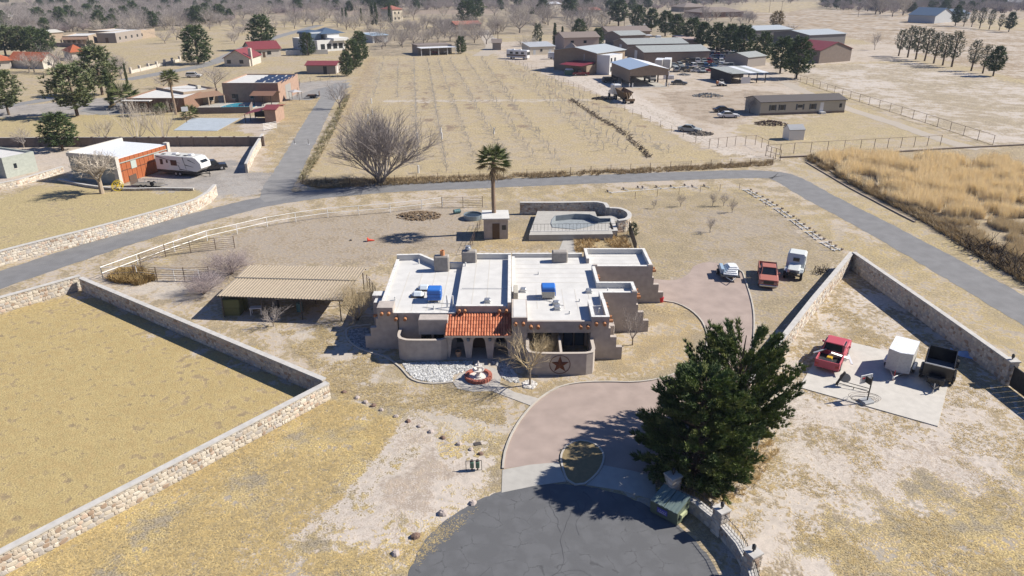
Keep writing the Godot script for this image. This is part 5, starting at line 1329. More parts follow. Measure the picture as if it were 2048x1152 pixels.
func car(called: String, label: String, category: String, at: Vector3, yaw: float, kind: String, body: Material, group := "") -> Node3D:
	var o := thing(called, label, category, at, yaw, group)
	var g := glass_mat()
	var lamp := mat("lamp lens", Color(0.6, 0.58, 0.5), 0.2)
	var red := mat("tail lens", Color(0.35, 0.02, 0.02), 0.25)
	var dark := mat("black trim", Color(0.02, 0.02, 0.022), 0.5)
	var W := 0.92; var L := 2.35; var r := 0.33; var wx := [1.42, -1.4]
	var low: PackedVector2Array; var cab: PackedVector2Array; var roof := 1.42
	match kind:
		"sedan":
			low = PackedVector2Array([Vector2(-2.36, 0.32), Vector2(2.36, 0.3), Vector2(2.42, 0.55), Vector2(2.3, 0.74), Vector2(1.05, 0.9), Vector2(-1.6, 0.95), Vector2(-2.36, 0.9), Vector2(-2.42, 0.6)])
			cab = PackedVector2Array([Vector2(1.05, 0.88), Vector2(0.25, 1.4), Vector2(-0.95, 1.42), Vector2(-1.75, 0.93)])
		"suv":
			roof = 1.72
			low = PackedVector2Array([Vector2(-2.3, 0.36), Vector2(2.3, 0.36), Vector2(2.36, 0.65), Vector2(2.25, 0.98), Vector2(1.1, 1.08), Vector2(-2.25, 1.12), Vector2(-2.36, 0.7)])
			cab = PackedVector2Array([Vector2(1.15, 1.06), Vector2(0.5, 1.68), Vector2(-1.95, 1.72), Vector2(-2.3, 1.1)])
			r = 0.37
		"pickup":
			roof = 1.78; W = 0.97; r = 0.38; wx = [1.75, -1.6]
			low = PackedVector2Array([Vector2(0.0, 0.42), Vector2(2.7, 0.42), Vector2(2.75, 0.7), Vector2(2.68, 1.05), Vector2(1.4, 1.14), Vector2(-0.62, 1.16), Vector2(-0.62, 0.42)])
			cab = PackedVector2Array([Vector2(1.35, 1.12), Vector2(0.75, 1.74), Vector2(-0.4, 1.78), Vector2(-0.6, 1.14)])
		"van":
			roof = 2.6; W = 1.0; r = 0.38; wx = [1.9, -1.6]
			low = PackedVector2Array([Vector2(-2.8, 0.4), Vector2(2.8, 0.4), Vector2(2.85, 0.85), Vector2(2.0, 1.25), Vector2(1.1, 2.5), Vector2(0.9, 2.6), Vector2(-2.8, 2.6)])
			cab = PackedVector2Array([Vector2(2.0, 1.32), Vector2(1.25, 2.3), Vector2(0.75, 2.3), Vector2(0.75, 1.35)])
	part(o, "body", MB.new().extrude(low, -W, W, 0.07, 0.12), body)
	part(o, "windows", MB.new().extrude(cab, -W * 0.86 if kind != "van" else -W - 0.005, W * 0.86 if kind != "van" else W + 0.005, 0.1 if kind != "van" else 0.0, 0.16), g)
	if kind != "van":
		var a := cab[1]; var b := cab[2]
		part(o, "roof", MB.new().cbox(b.x - 0.05, roof - 0.04, -W * 0.74, a.x + 0.02, roof + 0.03, W * 0.74, 0.03), body)
		for s in [-1, 1]:
			part(o, "pillar", MB.new().tube(Vector3(cab[0].x, cab[0].y, s * W * 0.8), Vector3(a.x, roof, s * W * 0.7), 0.035, 0.03, 5), body)
			part(o, "pillar", MB.new().tube(Vector3(cab[3].x + 0.02, cab[3].y, s * W * 0.8), Vector3(b.x, roof, s * W * 0.7), 0.045, 0.04, 5), body)
			part(o, "pillar", MB.new().box(-0.4, cab[0].y, s * W * 0.8 - 0.02, -0.32, roof, s * W * 0.8 + 0.02), body)
			part(o, "mirror", MB.new().cbox(0.75, cab[0].y + 0.02, s * (W + 0.1) - 0.09, 0.88, cab[0].y + 0.18, s * (W + 0.1) + 0.09, 0.03), body)
	var front := 2.42 if kind == "sedan" else 2.36 if kind == "suv" else 2.75 if kind == "pickup" else 2.85
	var back := -2.42 if kind == "sedan" else -2.36 if kind == "suv" else -2.78 if kind == "pickup" else -2.82
	for s in [-1, 1]:
		part(o, "headlight", MB.new().box(front - 0.1, 0.62, s * W * 0.72 - 0.17, front - 0.01, 0.78, s * W * 0.72 + 0.17), lamp)
		part(o, "taillight", MB.new().box(back + 0.0, 0.68, s * W * 0.8 - 0.12, back + 0.08, 0.86, s * W * 0.8 + 0.12), red)
	part(o, "bumper", MB.new().cbox(front - 0.1, 0.34, -W * 0.94, front + 0.06, 0.52, W * 0.94, 0.05), dark if kind != "pickup" else mat("chrome", Color(0.5, 0.5, 0.5), 0.25, "", 1.0, "", 1.0, 0.8))
	if kind == "pickup":
		var bed := MB.new()
		bed.box(-2.75, 0.45, -W, -0.64, 0.72, W)
		for s in [-1, 1]: bed.cbox(-2.75, 0.72, minf(s * W, s * (W - 0.09)), -0.64, 1.16, maxf(s * W, s * (W - 0.09)), 0.025)
		bed.box(-2.75, 0.72, -W + 0.092, -2.68, 1.14, W - 0.092)
		part(o, "bed", bed, body)
		part(o, "bed_liner", MB.new().box(-2.67, 0.722, -W + 0.094, -0.645, 0.75, W - 0.094), dark)
		part(o, "grille", MB.new().box(2.7, 0.62, -0.5, 2.77, 0.95, 0.5), dark)
	for x in wx:
		for s in [-1, 1]: wheel(o, x, s * (W - 0.1), r)
	return o

func make_near_vehicles() -> void:
	var steel := mat("galvanised steel")
	var black := mat("black trim", Color(0.02, 0.02, 0.022), 0.5)
	var wht := paint("white paint", Color(0.72, 0.72, 0.72), 0.4)
	# red pickup with a bed of scrap, tail to the viewer
	var axis := yaw_of(Vector2(26.24, -52.83), Vector2(29.45, -57.73))
	var rp := car("pickup_truck", "faded red pickup with scrap in its bed at the slab edge", "pickup truck", v3(Vector2(27.61, -54.97)), axis, "pickup", paint("faded red paint", Color(0.46, 0.07, 0.1), 0.55))
	var j := thing("scrap_load", "white panels and a yellow case piled in the faded red pickup bed", "scrap", v3(Vector2(27.61, -54.97), 0.76), axis)
	part(j, "sheet", MB.new().box(-0.9, 0.35, -0.75, -0.75, 0.85, 0.8), wht)
	j.get_child(0).rotation = Vector3(0.3, 0.5, 0.5)
	part(j, "plank", MB.new().box(-2.6, 0.3, 0.55, -1.0, 0.36, 0.72), wht, Vector3(0, 0.1, 0.3), 0.35)
	part(j, "plank", MB.new().box(-2.2, 0.4, -0.1, -0.7, 0.46, 0.05), steel, Vector3(0, 0.02, -0.2), -0.5)
	part(j, "case", MB.new().cbox(-1.95, 0.02, -0.25, -1.5, 0.35, 0.2, 0.04), mat("yellow plastic", Color(0.55, 0.33, 0.02), 0.45))
	part(j, "crate", MB.new().cbox(-2.5, 0.0, -0.5, -2.0, 0.3, 0.3, 0.02), black)
	# white enclosed cargo trailer, tongue to the viewer
	var ct := thing("cargo_trailer", "white enclosed cargo trailer with a pointed nose on the slab", "trailer", v3(Vector2(32.51, -53.25), 0.07), yaw_of(Vector2(32.84, -53.67), Vector2(31.02, -51.21)))
	var nose := PackedVector2Array([Vector2(-1.6, -0.92), Vector2(1.25, -0.92), Vector2(1.55, 0), Vector2(1.25, 0.92), Vector2(-1.6, 0.92)])
	part(ct, "box", MB.new().prism(nose, 0.42, 2.2, true), mat("dull white metal", Color(0.5, 0.49, 0.47), 0.5, "stain", 2.0))
	part(ct, "roof", MB.new().prism(nose, 2.2, 2.24), mat("white metal roof", Color(0.7, 0.72, 0.75), 0.4, "stain", 2.0))
	for s in [-1, 1]:
		part(ct, "fender", MB.new().cbox(-0.75, 0.5, minf(s * 0.94, s * 1.22), 0.35, 0.78, maxf(s * 0.94, s * 1.22), 0.08), mats["white metal roof"])
		wheel(ct, -0.2, s * 1.05, 0.32, 0.2)
		part(ct, "drawbar", MB.new().tube(Vector3(1.25, 0.4, s * 0.5), Vector3(2.5, 0.4, 0), 0.04, 0.04, 5), steel)
	part(ct, "jack", MB.new().tube(Vector3(2.3, 0.0, 0), Vector3(2.3, 0.95, 0), 0.035, 0.035, 6), mat("red rag", Color(0.35, 0.05, 0.05), 0.6))
	part(ct, "coupler", MB.new().cbox(2.4, 0.33, -0.08, 2.75, 0.47, 0.08, 0.03), steel)
	part(ct, "door_seam", MB.new().box(-1.615, 0.5, -0.01, -1.6, 2.1, 0.01), black)
	# black dump trailer with an open box
	var dt := thing("dump_trailer", "black high sided dump trailer with an empty open box at the slab edge", "trailer", v3(Vector2(34.87, -51.77), 0.07), yaw_of(Vector2(35.83, -53.25), Vector2(32.95, -48.92)))
	part(dt, "floor", MB.new().box(-1.9, 0.7, -0.98, 1.3, 0.78, 0.98), mat("scuffed grey steel", Color(0.12, 0.13, 0.15), 0.5, "stain", 1.0))
	var bl := mat("black enamel", Color(0.012, 0.012, 0.014), 0.35)
	for s in [-1, 1]:
		part(dt, "side_wall", MB.new().box(-1.9, 0.78, minf(s * 0.98, s * 1.04), 1.3, 1.95, maxf(s * 0.98, s * 1.04)), bl)
		part(dt, "fender", MB.new().cbox(-0.9, 0.42, minf(s * 1.05, s * 1.3), 0.7, 0.82, maxf(s * 1.05, s * 1.3), 0.08), bl)
		for x in [-0.5, 0.35]: wheel(dt, x, s * 1.14, 0.36, 0.2)
		part(dt, "drawbar", MB.new().box(1.3, 0.42, s * 0.55 - 0.05, 2.0, 0.55, s * 0.55 + 0.05), bl)
		part(dt, "drawbar", MB.new().tube(Vector3(1.9, 0.48, s * 0.5), Vector3(3.0, 0.48, 0), 0.06, 0.05, 5), bl)
		for x in [-1.2, -0.4, 0.4]: part(dt, "stake", MB.new().box(x, 0.7, minf(s * 1.042, s * 1.1), x + 0.08, 1.95, maxf(s * 1.042, s * 1.1)), bl)
	part(dt, "front_wall", MB.new().box(1.3, 0.7, -1.04, 1.36, 1.75, 1.04), bl)
	part(dt, "tailgate", MB.new().box(-1.96, 0.7, -1.04, -1.9, 1.95, 1.04), bl)
	part(dt, "top_rail", MB.new().box(1.28, 1.75, -1.06, 1.38, 1.83, 1.06), steel)
	part(dt, "tool_box", MB.new().cbox(1.5, 0.56, -0.62, 2.15, 1.0, 0.62, 0.05), bl)
	part(dt, "chassis", MB.new().box(-1.9, 0.5, -0.5, 1.3, 0.7, 0.5), bl)
	part(dt, "jack", MB.new().tube(Vector3(2.85, 0, 0), Vector3(2.85, 0.9, 0), 0.04, 0.04, 6), steel)
	part(dt, "spare_wheel", MB.new().tube(Vector3(-0.9, 1.3, -1.12), Vector3(-0.9, 1.3, -1.3), 0.36, 0.36, 14), mats["tyre rubber"])
	part(dt, "loose_board", MB.new().box(0.75, 0.8, -0.9, 1.25, 0.86, 0.15), wht)
	# a bracket sign, a backboard and hoops on the slab edge
	var sg := thing("sign_frame", "fallen steel frame with a dark arm and an oval panel on the slab", "frame", v3(Vector2(26.25, -50.82), 0.07), yaw_of(Vector2(26.45, -51.29), Vector2(28.31, -50.35)))
	part(sg, "arm", MB.new().box(-0.08, 0, -0.08, 0.08, 1.35, 0.08), black)
	sg.get_child(0).rotation = Vector3(0.0, 0.0, -0.35)
	part(sg, "oval_panel", MB.new().tube(Vector3(0.55, 0.75, -0.02), Vector3(0.55, 0.75, 0.02), 0.42, 0.42, 16), mat("grey mesh", Color(0.2, 0.21, 0.22), 0.6))
	for z in [-0.25, 0.25]: part(sg, "rail", MB.new().tube(Vector3(0.1, 0.3, z), Vector3(2.4, 0.12, z), 0.03, 0.03, 5), black)
	for x in [0.12, 1.3, 2.35]: part(sg, "foot", MB.new().tube(Vector3(x, 0, 0.25), Vector3(x, 0.28 - x * 0.07, 0.25), 0.03, 0.03, 5), black)
	var bh := thing("basketball_hoop", "portable basketball hoop with a clear backboard at the slab's front edge", "basketball hoop", v3(Vector2(27.52, -48.13)), 0.35)
	part(bh, "base", MB.new().cbox(-0.55, 0, -0.45, 0.45, 0.28, 0.35, 0.07), mat("faded grey plastic", Color(0.3, 0.31, 0.32), 0.6, "stain", 0.8))
	part(bh, "pole", MB.new().tube(Vector3(0, 0.25, 0), Vector3(0.05, 2.3, 0.0), 0.05, 0.05, 8), black)
	var bd := part(bh, "backboard", MB.new().box(-0.5, 1.55, -0.55, 0.55, 2.2, -0.52), mat("hazed acrylic", Color(0.42, 0.45, 0.47), 0.2))
	for q in [[-0.53, 1.52, 0.58, 1.56], [-0.53, 2.19, 0.58, 2.23], [-0.53, 1.56, -0.49, 2.19], [0.54, 1.56, 0.58, 2.19]]:
		part(bd, "edge", MB.new().box(q[0], q[1], -0.57, q[2], q[3], -0.5), wht)
	part(bd, "emblem", MB.new().box(-0.38, 1.9, -0.51, -0.12, 2.05, -0.505), mat("red print", Color(0.5, 0.02, 0.04), 0.5))
	part(bh, "bracket", MB.new().box(-0.04, 1.6, -0.52, 0.04, 2.1, 0.05), black)
	var hoop := thing("wire_hoops", "tangle of rusty wire hoops around the basketball hoop base", "wire", v3(Vector2(27.51, -48.56), 0.07))
	for k in 5:
		var hm := MB.new()
		var rr := 0.5 + 0.12 * k
		for i in 20:
			var a0 := TAU * i / 20.0; var a1 := TAU * (i + 1) / 20.0
			hm.tube(Vector3(cos(a0) * rr * 1.3, 0.03 + 0.05 * k + 0.1 * sin(a0 + k), sin(a0) * rr * 0.6), Vector3(cos(a1) * rr * 1.3, 0.03 + 0.05 * k + 0.1 * sin(a1 + k), sin(a1) * rr * 0.6), 0.015, 0.015, 4, false)
		part(hoop, "hoop", hm, mat("rusty pipe"))
	var tarp := MB.new()
	for i in 8:
		for k in 3:
			var y := func(a: int, b: int) -> float: return 0.25 + 0.18 * sin(a * 1.3 + b * 2.1) if b in [1, 2] else 0.05
			tarp.quad(Vector3(i * 0.28, y.call(i, k + 1), k * 0.3 + 0.3), Vector3(i * 0.28 + 0.28, y.call(i + 1, k + 1), k * 0.3 + 0.3), Vector3(i * 0.28 + 0.28, y.call(i + 1, k), k * 0.3), Vector3(i * 0.28, y.call(i, k), k * 0.3))
	solo("crumpled_tarp", "crumpled pale blue tarp at the foot of the tall shaded rock wall", "tarp", tarp, mat("pale blue tarp", Color(0.24, 0.35, 0.55), 0.5), v3(Vector2(38.8, -56.79)), -0.6)
	# parked on the back drive
	car("pickup_truck", "old salmon red pickup with a black bed, nose to the viewer", "pickup truck", v3(Vector2(27.77, -72.85)), yaw_of(Vector2(28.42, -75.01), Vector2(27.38, -71.46)), "pickup", paint("chalky salmon paint", Color(0.38, 0.13, 0.1), 0.6))
	var tk := thing("stripped_truck", "old white truck cab with a bare black front axle by the rock wall", "truck", v3(Vector2(31.33, -74.57)), yaw_of(Vector2(32.53, -77.29), Vector2(30.18, -72.56)))
	var chalk := paint("chalky white paint", Color(0.6, 0.63, 0.62), 0.55)
	part(tk, "cab", MB.new().extrude(PackedVector2Array([Vector2(-1.5, 0.7), Vector2(0.5, 0.7), Vector2(0.5, 1.5), Vector2(0.25, 2.35), Vector2(-1.4, 2.4), Vector2(-1.55, 1.5)]), -0.95, 0.95, 0.08, 0.12), chalk)
	part(tk, "roof", MB.new().cbox(-1.45, 2.36, -0.82, 0.2, 2.46, 0.82, 0.04), chalk)
	part(tk, "hood", MB.new().extrude(PackedVector2Array([Vector2(0.5, 0.75), Vector2(1.75, 0.75), Vector2(1.85, 1.15), Vector2(0.5, 1.48)]), -0.62, 0.62, 0.1, 0.15), chalk)
	part(tk, "windshield", MB.new().box(0.3, 1.68, -0.36, 0.47, 2.05, 0.3), glass_mat())
	for s in [-1, 1]:
		part(tk, "fender", MB.new().extrude(PackedVector2Array([Vector2(0.4, 0.7), Vector2(0.7, 1.05), Vector2(1.3, 1.12), Vector2(1.8, 0.75)]), minf(s * 0.62, s * 0.98), maxf(s * 0.62, s * 0.98)), chalk)
		wheel(tk, 1.5, s * 0.85, 0.45, 0.26)
		wheel(tk, -1.1, s * 0.85, 0.45, 0.26)
		part(tk, "window", MB.new().box(-0.7, 1.55, s * 0.93 - 0.02, 0.1, 2.1, s * 0.93 + 0.02), glass_mat())
	part(tk, "axle", MB.new().tube(Vector3(1.6, 0.45, -0.8), Vector3(1.6, 0.45, 0.8), 0.09, 0.09, 6), black)
	part(tk, "frame_rails", MB.new().box(-1.7, 0.55, -0.45, 2.1, 0.7, 0.45), black)
	part(tk, "engine", MB.new().cbox(1.3, 0.6, -0.35, 2.05, 0.98, 0.35, 0.06), black)
	var fb := thing("junk_trailer", "flatbed trailer piled with white sheeting at the end of the gravel drive", "trailer", v3(Vector2(23.84, -73.99)), yaw_of(Vector2(24.19, -76.52), Vector2(23.67, -72.56)))
	part(fb, "deck", MB.new().box(-1.7, 0.5, -1.0, 1.7, 0.6, 1.0), black)
	for s in [-1, 1]:
		wheel(fb, -0.4, s * 1.1, 0.33, 0.2)
		part(fb, "drawbar", MB.new().tube(Vector3(1.7, 0.5, s * 0.5), Vector3(2.6, 0.5, 0), 0.05, 0.05, 5), steel)
	var sheet := mat("white sheeting", Color(0.66, 0.68, 0.7), 0.5, "stain", 1.0)
	for k in 5: part(fb, "sheet", MB.new().cbox(-1.6 + 0.2 * k, 0.62 + 0.13 * k, -0.95 + 0.16 * (k % 3), 1.35 - 0.22 * k, 0.74 + 0.13 * k, 0.55 - 0.12 * k, 0.03), sheet, Vector3.ZERO, 0.07 * (k - 2))
	part(fb, "window_unit", MB.new().cbox(-0.9, 0.62, 0.6, 0.9, 1.15, 0.98, 0.04), mat("pale blue metal", Color(0.3, 0.4, 0.5), 0.4))
	# dumpster by the turning circle
	var du := thing("dumpster", "grey green steel dumpster with two ribbed lids by the turning circle", "dumpster", v3(Vector2(9.6, -35.41)), yaw_of(Vector2(8.91, -35.87), Vector2(9.98, -34.88)))
	var gr := mat("grey green enamel", Color(0.13, 0.16, 0.11), 0.55, "stain", 1.2, "blotch", 2.0)
	part(du, "bin", MB.new().extrude(PackedVector2Array([Vector2(-0.75, 0.1), Vector2(-0.75, 1.35), Vector2(0.62, 1.0), Vector2(0.55, 0.1)]), -0.95, 0.95), gr)
	var bin: Node3D = du.get_child(0)
	bin.rotation.y = -PI / 2
	for s in [-1, 1]:
		var lid := MB.new()
		for k in 6:
			var x0: float = s * 0.48 - 0.45 + k * 0.152
			lid.extrude(PackedVector2Array([Vector2(-0.8, 1.37 + 0.03 * (k % 2)), Vector2(0.68, 0.99 + 0.03 * (k % 2)), Vector2(0.68, 1.04 + 0.03 * (k % 2)), Vector2(-0.8, 1.42 + 0.03 * (k % 2))]), -x0 - 0.15, -x0)
		var l := part(du, "lid", lid, mat("teal grey plastic lid", Color(0.14, 0.19, 0.18), 0.5, "stain", 0.8))
		l.rotation.y = -PI / 2
		part(du, "lift_pocket", MB.new().box(s * 0.96, 0.55, -0.3, s * 1.1, 0.8, 0.35), mat("pale green enamel", Color(0.42, 0.45, 0.27), 0.5))
		for z in [-0.5, 0.4]: part(du, "caster", MB.new().tube(Vector3(s * 0.75, 0.06, z - 0.04), Vector3(s * 0.75, 0.06, z + 0.04), 0.06, 0.06, 8), black)
	var pl := part(du, "placard", MB.new().box(-0.42, 0.5, 0.6, 0.28, 0.88, 0.615), mat("violet blue placard", Color(0.1, 0.1, 0.38), 0.4))
	pl.rotation.x = 0.08
	for k in 5: part(pl, "mark", MB.new().tube(Vector3(-0.34 + k * 0.12, 0.62, 0.62), Vector3(-0.28 + k * 0.12, 0.76, 0.62), 0.014, 0.014, 4), wht)
	part(pl, "mark", MB.new().box(-0.3, 0.56, 0.615, 0.2, 0.58, 0.622), wht)
	# neighbour's motorhome trailer
	var rv := thing("travel_trailer", "long white travel trailer with black slashes beside the orange shop", "travel trailer", v3(Vector2(-54.29, -118.33)), yaw_of(Vector2(-58.54, -119.66), Vector2(-50.58, -117.35)))
	part(rv, "shell", MB.new().extrude(PackedVector2Array([Vector2(-4.5, 0.95), Vector2(3.3, 0.95), Vector2(4.3, 1.6), Vector2(4.2, 2.4), Vector2(3.4, 3.2), Vector2(2.9, 3.3), Vector2(-4.5, 3.3)]), -1.25, 1.25, 0.05, 0.08), wht)
	part(rv, "skirt", MB.new().box(-4.45, 0.5, -1.22, 3.2, 0.95, 1.22), black)
	part(rv, "roof", MB.new().box(-4.4, 3.3, -1.15, 2.9, 3.33, 1.15), mat("grey roof membrane", Color(0.5, 0.5, 0.48), 0.7, "stain", 2.0))
	for x in [-1.3, 1.7]: part(rv, "roof_unit", MB.new().cbox(x - 0.45, 3.33, -0.4, x + 0.45, 3.6, 0.4, 0.12), wht)
	for x in [-3.3, -0.4, 1.0]: part(rv, "roof_hatch", MB.new().box(x - 0.3, 3.33, 0.3, x + 0.3, 3.4, 0.8), black)
	for w in [[-3.6, 0.55, 1.8, 2.7], [-1.55, 1.2, 1.75, 2.65]]: part(rv, "window", MB.new().box(w[0], w[2], 1.25, w[0] + w[1], w[3], 1.275), glass_mat())
	var rd := part(rv, "door", MB.new().box(-2.55, 0.95, 1.25, -1.85, 2.85, 1.27), wht)
	part(rd, "window", MB.new().box(-2.4, 2.1, 1.27, -2.05, 2.6, 1.285), glass_mat())
	for q in [[-4.2, 3.1, 0.3, 2.2], [0.0, 1.2, 2.6, 0.98], [1.2, 2.0, 2.8, 1.7], [0.9, 3.2, 1.35, 1.2], [-0.2, 1.9, 0.3, 1.0], [1.9, 2.85, 3.2, 2.35]]:
		var a := Vector3(q[0], q[1], 1.262); var b := Vector3(q[2], q[3], 1.262)
		part(rv, "stripe", MB.new().tube(a, b, 0.07, 0.02, 4), black)
	part(rv, "front_window", MB.new().extrude(PackedVector2Array([Vector2(4.25, 1.75), Vector2(4.27, 1.8), Vector2(4.2, 2.4), Vector2(3.85, 2.8), Vector2(3.8, 2.72), Vector2(4.15, 2.35)]), -0.8, 0.8), glass_mat())
	for x in [-0.9, -0.1]:
		for s in [-1, 1]: wheel(rv, x, s * 1.1, 0.38, 0.24)
	for s in [-1, 1]: part(rv, "drawbar", MB.new().tube(Vector3(3.2, 0.55, s * 0.6), Vector3(4.9, 0.55, 0), 0.06, 0.06, 5), black)
	part(rv, "jack", MB.new().tube(Vector3(4.7, 0, 0), Vector3(4.7, 0.9, 0), 0.05, 0.05, 6), black)
	car("off_roader", "black off road car in front of the white travel trailer", "car", v3(Vector2(-51.02, -121.37)), 0.5, "suv", paint("black paint", Color(0.015, 0.015, 0.018), 0.3))
	var ut := thing("utility_trailer", "low grey utility trailer with rails and a spare wheel by the lawn edge", "trailer", v3(Vector2(-56.96, -110.58)), yaw_of(Vector2(-59.51, -111.16), Vector2(-54.77, -110.58)))
	part(ut, "deck", MB.new().box(-2.2, 0.45, -0.95, 2.2, 0.52, 0.95), mat("grey timber", Color(0.22, 0.2, 0.17), 0.9, "wood", 1.0))
	for s in [-1, 1]:
		part(ut, "rail", MB.new().tube(Vector3(-2.2, 1.0, s * 0.95), Vector3(2.2, 1.0, s * 0.95), 0.035, 0.035, 5), steel)
		for x in [-2.2, -1.1, 0.0, 1.1, 2.2]: part(ut, "stake", MB.new().tube(Vector3(x, 0.5, s * 0.95), Vector3(x, 1.0, s * 0.95), 0.03, 0.03, 5), steel)
		for x in [-0.55, 0.3]: wheel(ut, x, s * 1.1, 0.33, 0.2)
		part(ut, "drawbar", MB.new().tube(Vector3(2.2, 0.45, s * 0.6), Vector3(3.3, 0.45, 0), 0.04, 0.04, 5), steel)
	part(ut, "ramp", MB.new().box(-2.3, 0.5, -0.9, -2.22, 1.9, 0.9), mat("rusty pipe"))
	part(ut, "spare_wheel", MB.new().tube(Vector3(1.4, 0.85, 0.98), Vector3(1.4, 0.85, 1.14), 0.33, 0.33, 12), mats["tyre rubber"])

# a building: A to B is its front foot, left to right; it reaches depth back from there
func building(called: String, label: String, category: String, A: Vector2, B: Vector2, depth: float, h: float, wall: Material, roof_kind: String, roof: Material, rise := 1.2, over := 0.35, group := "") -> Node3D:
	var o := thing(called, label, category, v3(A), yaw_of(A, B), group)
	var W := A.distance_to(B)
	var D := -depth
	var m := MB.new()
	match roof_kind:
		"gable_side":  # ridge along the front
			m.box(0, 0, D, W, h, 0)
			m.extrude(PackedVector2Array([Vector2(0, h), Vector2(depth, h), Vector2(depth / 2, h + rise)]), 0.0, W)
			# the prism runs in local x: turn it
			var k := m.v.size() - (2 * 3 * 3 + 2 * 3)
			for i in range(k, m.v.size()):
				m.v[i] = Vector3(m.v[i].z, m.v[i].y, -m.v[i].x)
				m.n[i] = Vector3(m.n[i].z, m.n[i].y, -m.n[i].x)
		"gable_front":
			m.extrude(PackedVector2Array([Vector2(0, 0), Vector2(W, 0), Vector2(W, h), Vector2(W / 2, h + rise), Vector2(0, h)]), D, 0.0)
		_:
			m.box(0, 0, D, W, h, 0)
	part(o, "walls", m, wall)
	var t := 0.14
	var r1 := MB.new(); var r2 := MB.new()
	match roof_kind:
		"flat":
			var ring := PackedVector2Array([Vector2(0, D), Vector2(W, D), Vector2(W, 0), Vector2(0, 0)])
			part(o, "parapet", MB.new().ring(ring, 0.25, h, h + rise), wall)
			part(o, "roof", MB.new().box(0.25, h, D + 0.25, W - 0.25, h + 0.06, -0.25), roof)
		"shed":
			r1.quad(Vector3(-over, h + 0.02, over), Vector3(W + over, h + 0.02, over), Vector3(W + over, h + 0.02 + rise, D - over), Vector3(-over, h + 0.02 + rise, D - over))
			r1.quad(Vector3(-over, h + 0.02 - t, over), Vector3(W + over, h + 0.02 - t, over), Vector3(W + over, h + 0.02, over), Vector3(-over, h + 0.02, over))
			r1.quad(Vector3(W + over, h + 0.02 - t, over), Vector3(W + over, h + rise - t, D - over), Vector3(W + over, h + rise, D - over), Vector3(W + over, h + 0.02, over))
			part(o, "roof", r1, roof)
			part(o, "upper_wall", MB.new().extrude(PackedVector2Array([Vector2(0, h), Vector2(depth, h), Vector2(depth, h + rise - 0.02)]), 0.0, W), wall).transform = Transform3D(Basis(Vector3(0, 0, -1), Vector3.UP, Vector3(1, 0, 0)), Vector3.ZERO)
		"gable_side", "gable_front":
			for s in 2:
				var rr := MB.new()
				if roof_kind == "gable_side":
					var z0 := over if s == 0 else D - over
					var y0 := h + 0.03 - rise * over / (depth / 2)
					var a := Vector3(-over, y0, z0); var b := Vector3(W + over, y0, z0); var c := Vector3(W + over, h + rise + 0.03, D / 2); var d := Vector3(-over, h + rise + 0.03, D / 2)
					if s: rr.quad(b, a, d, c)
					else: rr.quad(a, b, c, d)
					var u := Vector3(0, t, 0)
					if s: rr.quad(b + u, a + u, d + u, c + u)
					else: rr.quad(a + u, b + u, c + u, d + u)
					rr.quad(a, b, b + u, a + u); rr.quad(b, c, c + u, b + u); rr.quad(d, a, a + u, d + u)
				else:
					var x0 := -over if s == 0 else W + over
					var y0 := h + 0.03 - rise * over / (W / 2)
					var a := Vector3(x0, y0, over); var b := Vector3(W / 2, h + rise + 0.03, over); var c := Vector3(W / 2, h + rise + 0.03, D - over); var d := Vector3(x0, y0, D - over)
					var u := Vector3(0, t, 0)
					if s: rr.quad(b, a, d, c); rr.quad(b + u, a + u, d + u, c + u)
					else: rr.quad(a, b, c, d); rr.quad(a + u, b + u, c + u, d + u)
					rr.quad(a, b, b + u, a + u); rr.quad(a, a + u, d + u, d)
				part(o, "roof", rr, roof)
		"hip":
			var e := over
			var i := minf(W, depth) / 2 * 0.95
			var y := h + 0.02
			var a := Vector3(-e, y, e); var b := Vector3(W + e, y, e); var c := Vector3(W + e, y, D - e); var d := Vector3(-e, y, D - e)
			var p := Vector3(i, h + rise, D / 2); var q := Vector3(W - i, h + rise, D / 2)
			r1.quad(a, b, q, p); r1.quad(c, d, p, q); r1.tri(b, c, q); r1.tri(d, a, p); r1.quad(d, c, b, a)
			part(o, "roof", r1, roof)
	return o

# windows or doors on the front (side "f"), right ("r") or left ("l") wall: [from the left in metres, bottom, width, height]
func openings(o: Node3D, called: String, side: String, W: float, list: Array, m: Material, frame: Material = null) -> void:
	for w in list:
		var mb := MB.new()
		var fr := MB.new()
		if side == "f":
			mb.box(w[0], w[1], 0.0, w[0] + w[2], w[1] + w[3], 0.03)
			fr.box(w[0] - 0.1, w[1] - 0.1, 0.0, w[0] + w[2] + 0.1, w[1], 0.06)
		elif side == "r":
			mb.box(W, w[1], -w[0] - w[2], W + 0.03, w[1] + w[3], -w[0])
			fr.box(W, w[1] - 0.1, -w[0] - w[2] - 0.1, W + 0.06, w[1], -w[0] + 0.1)
		else:
			mb.box(-0.03, w[1], -w[0] - w[2], 0.0, w[1] + w[3], -w[0])
			fr.box(-0.06, w[1] - 0.1, -w[0] - w[2] - 0.1, 0.0, w[1], -w[0] + 0.1)
		var p := part(o, called, mb, m)
		if called == "window": part(p, "sill", fr, frame if frame else mat("pale trim", Color(0.55, 0.52, 0.47), 0.8))

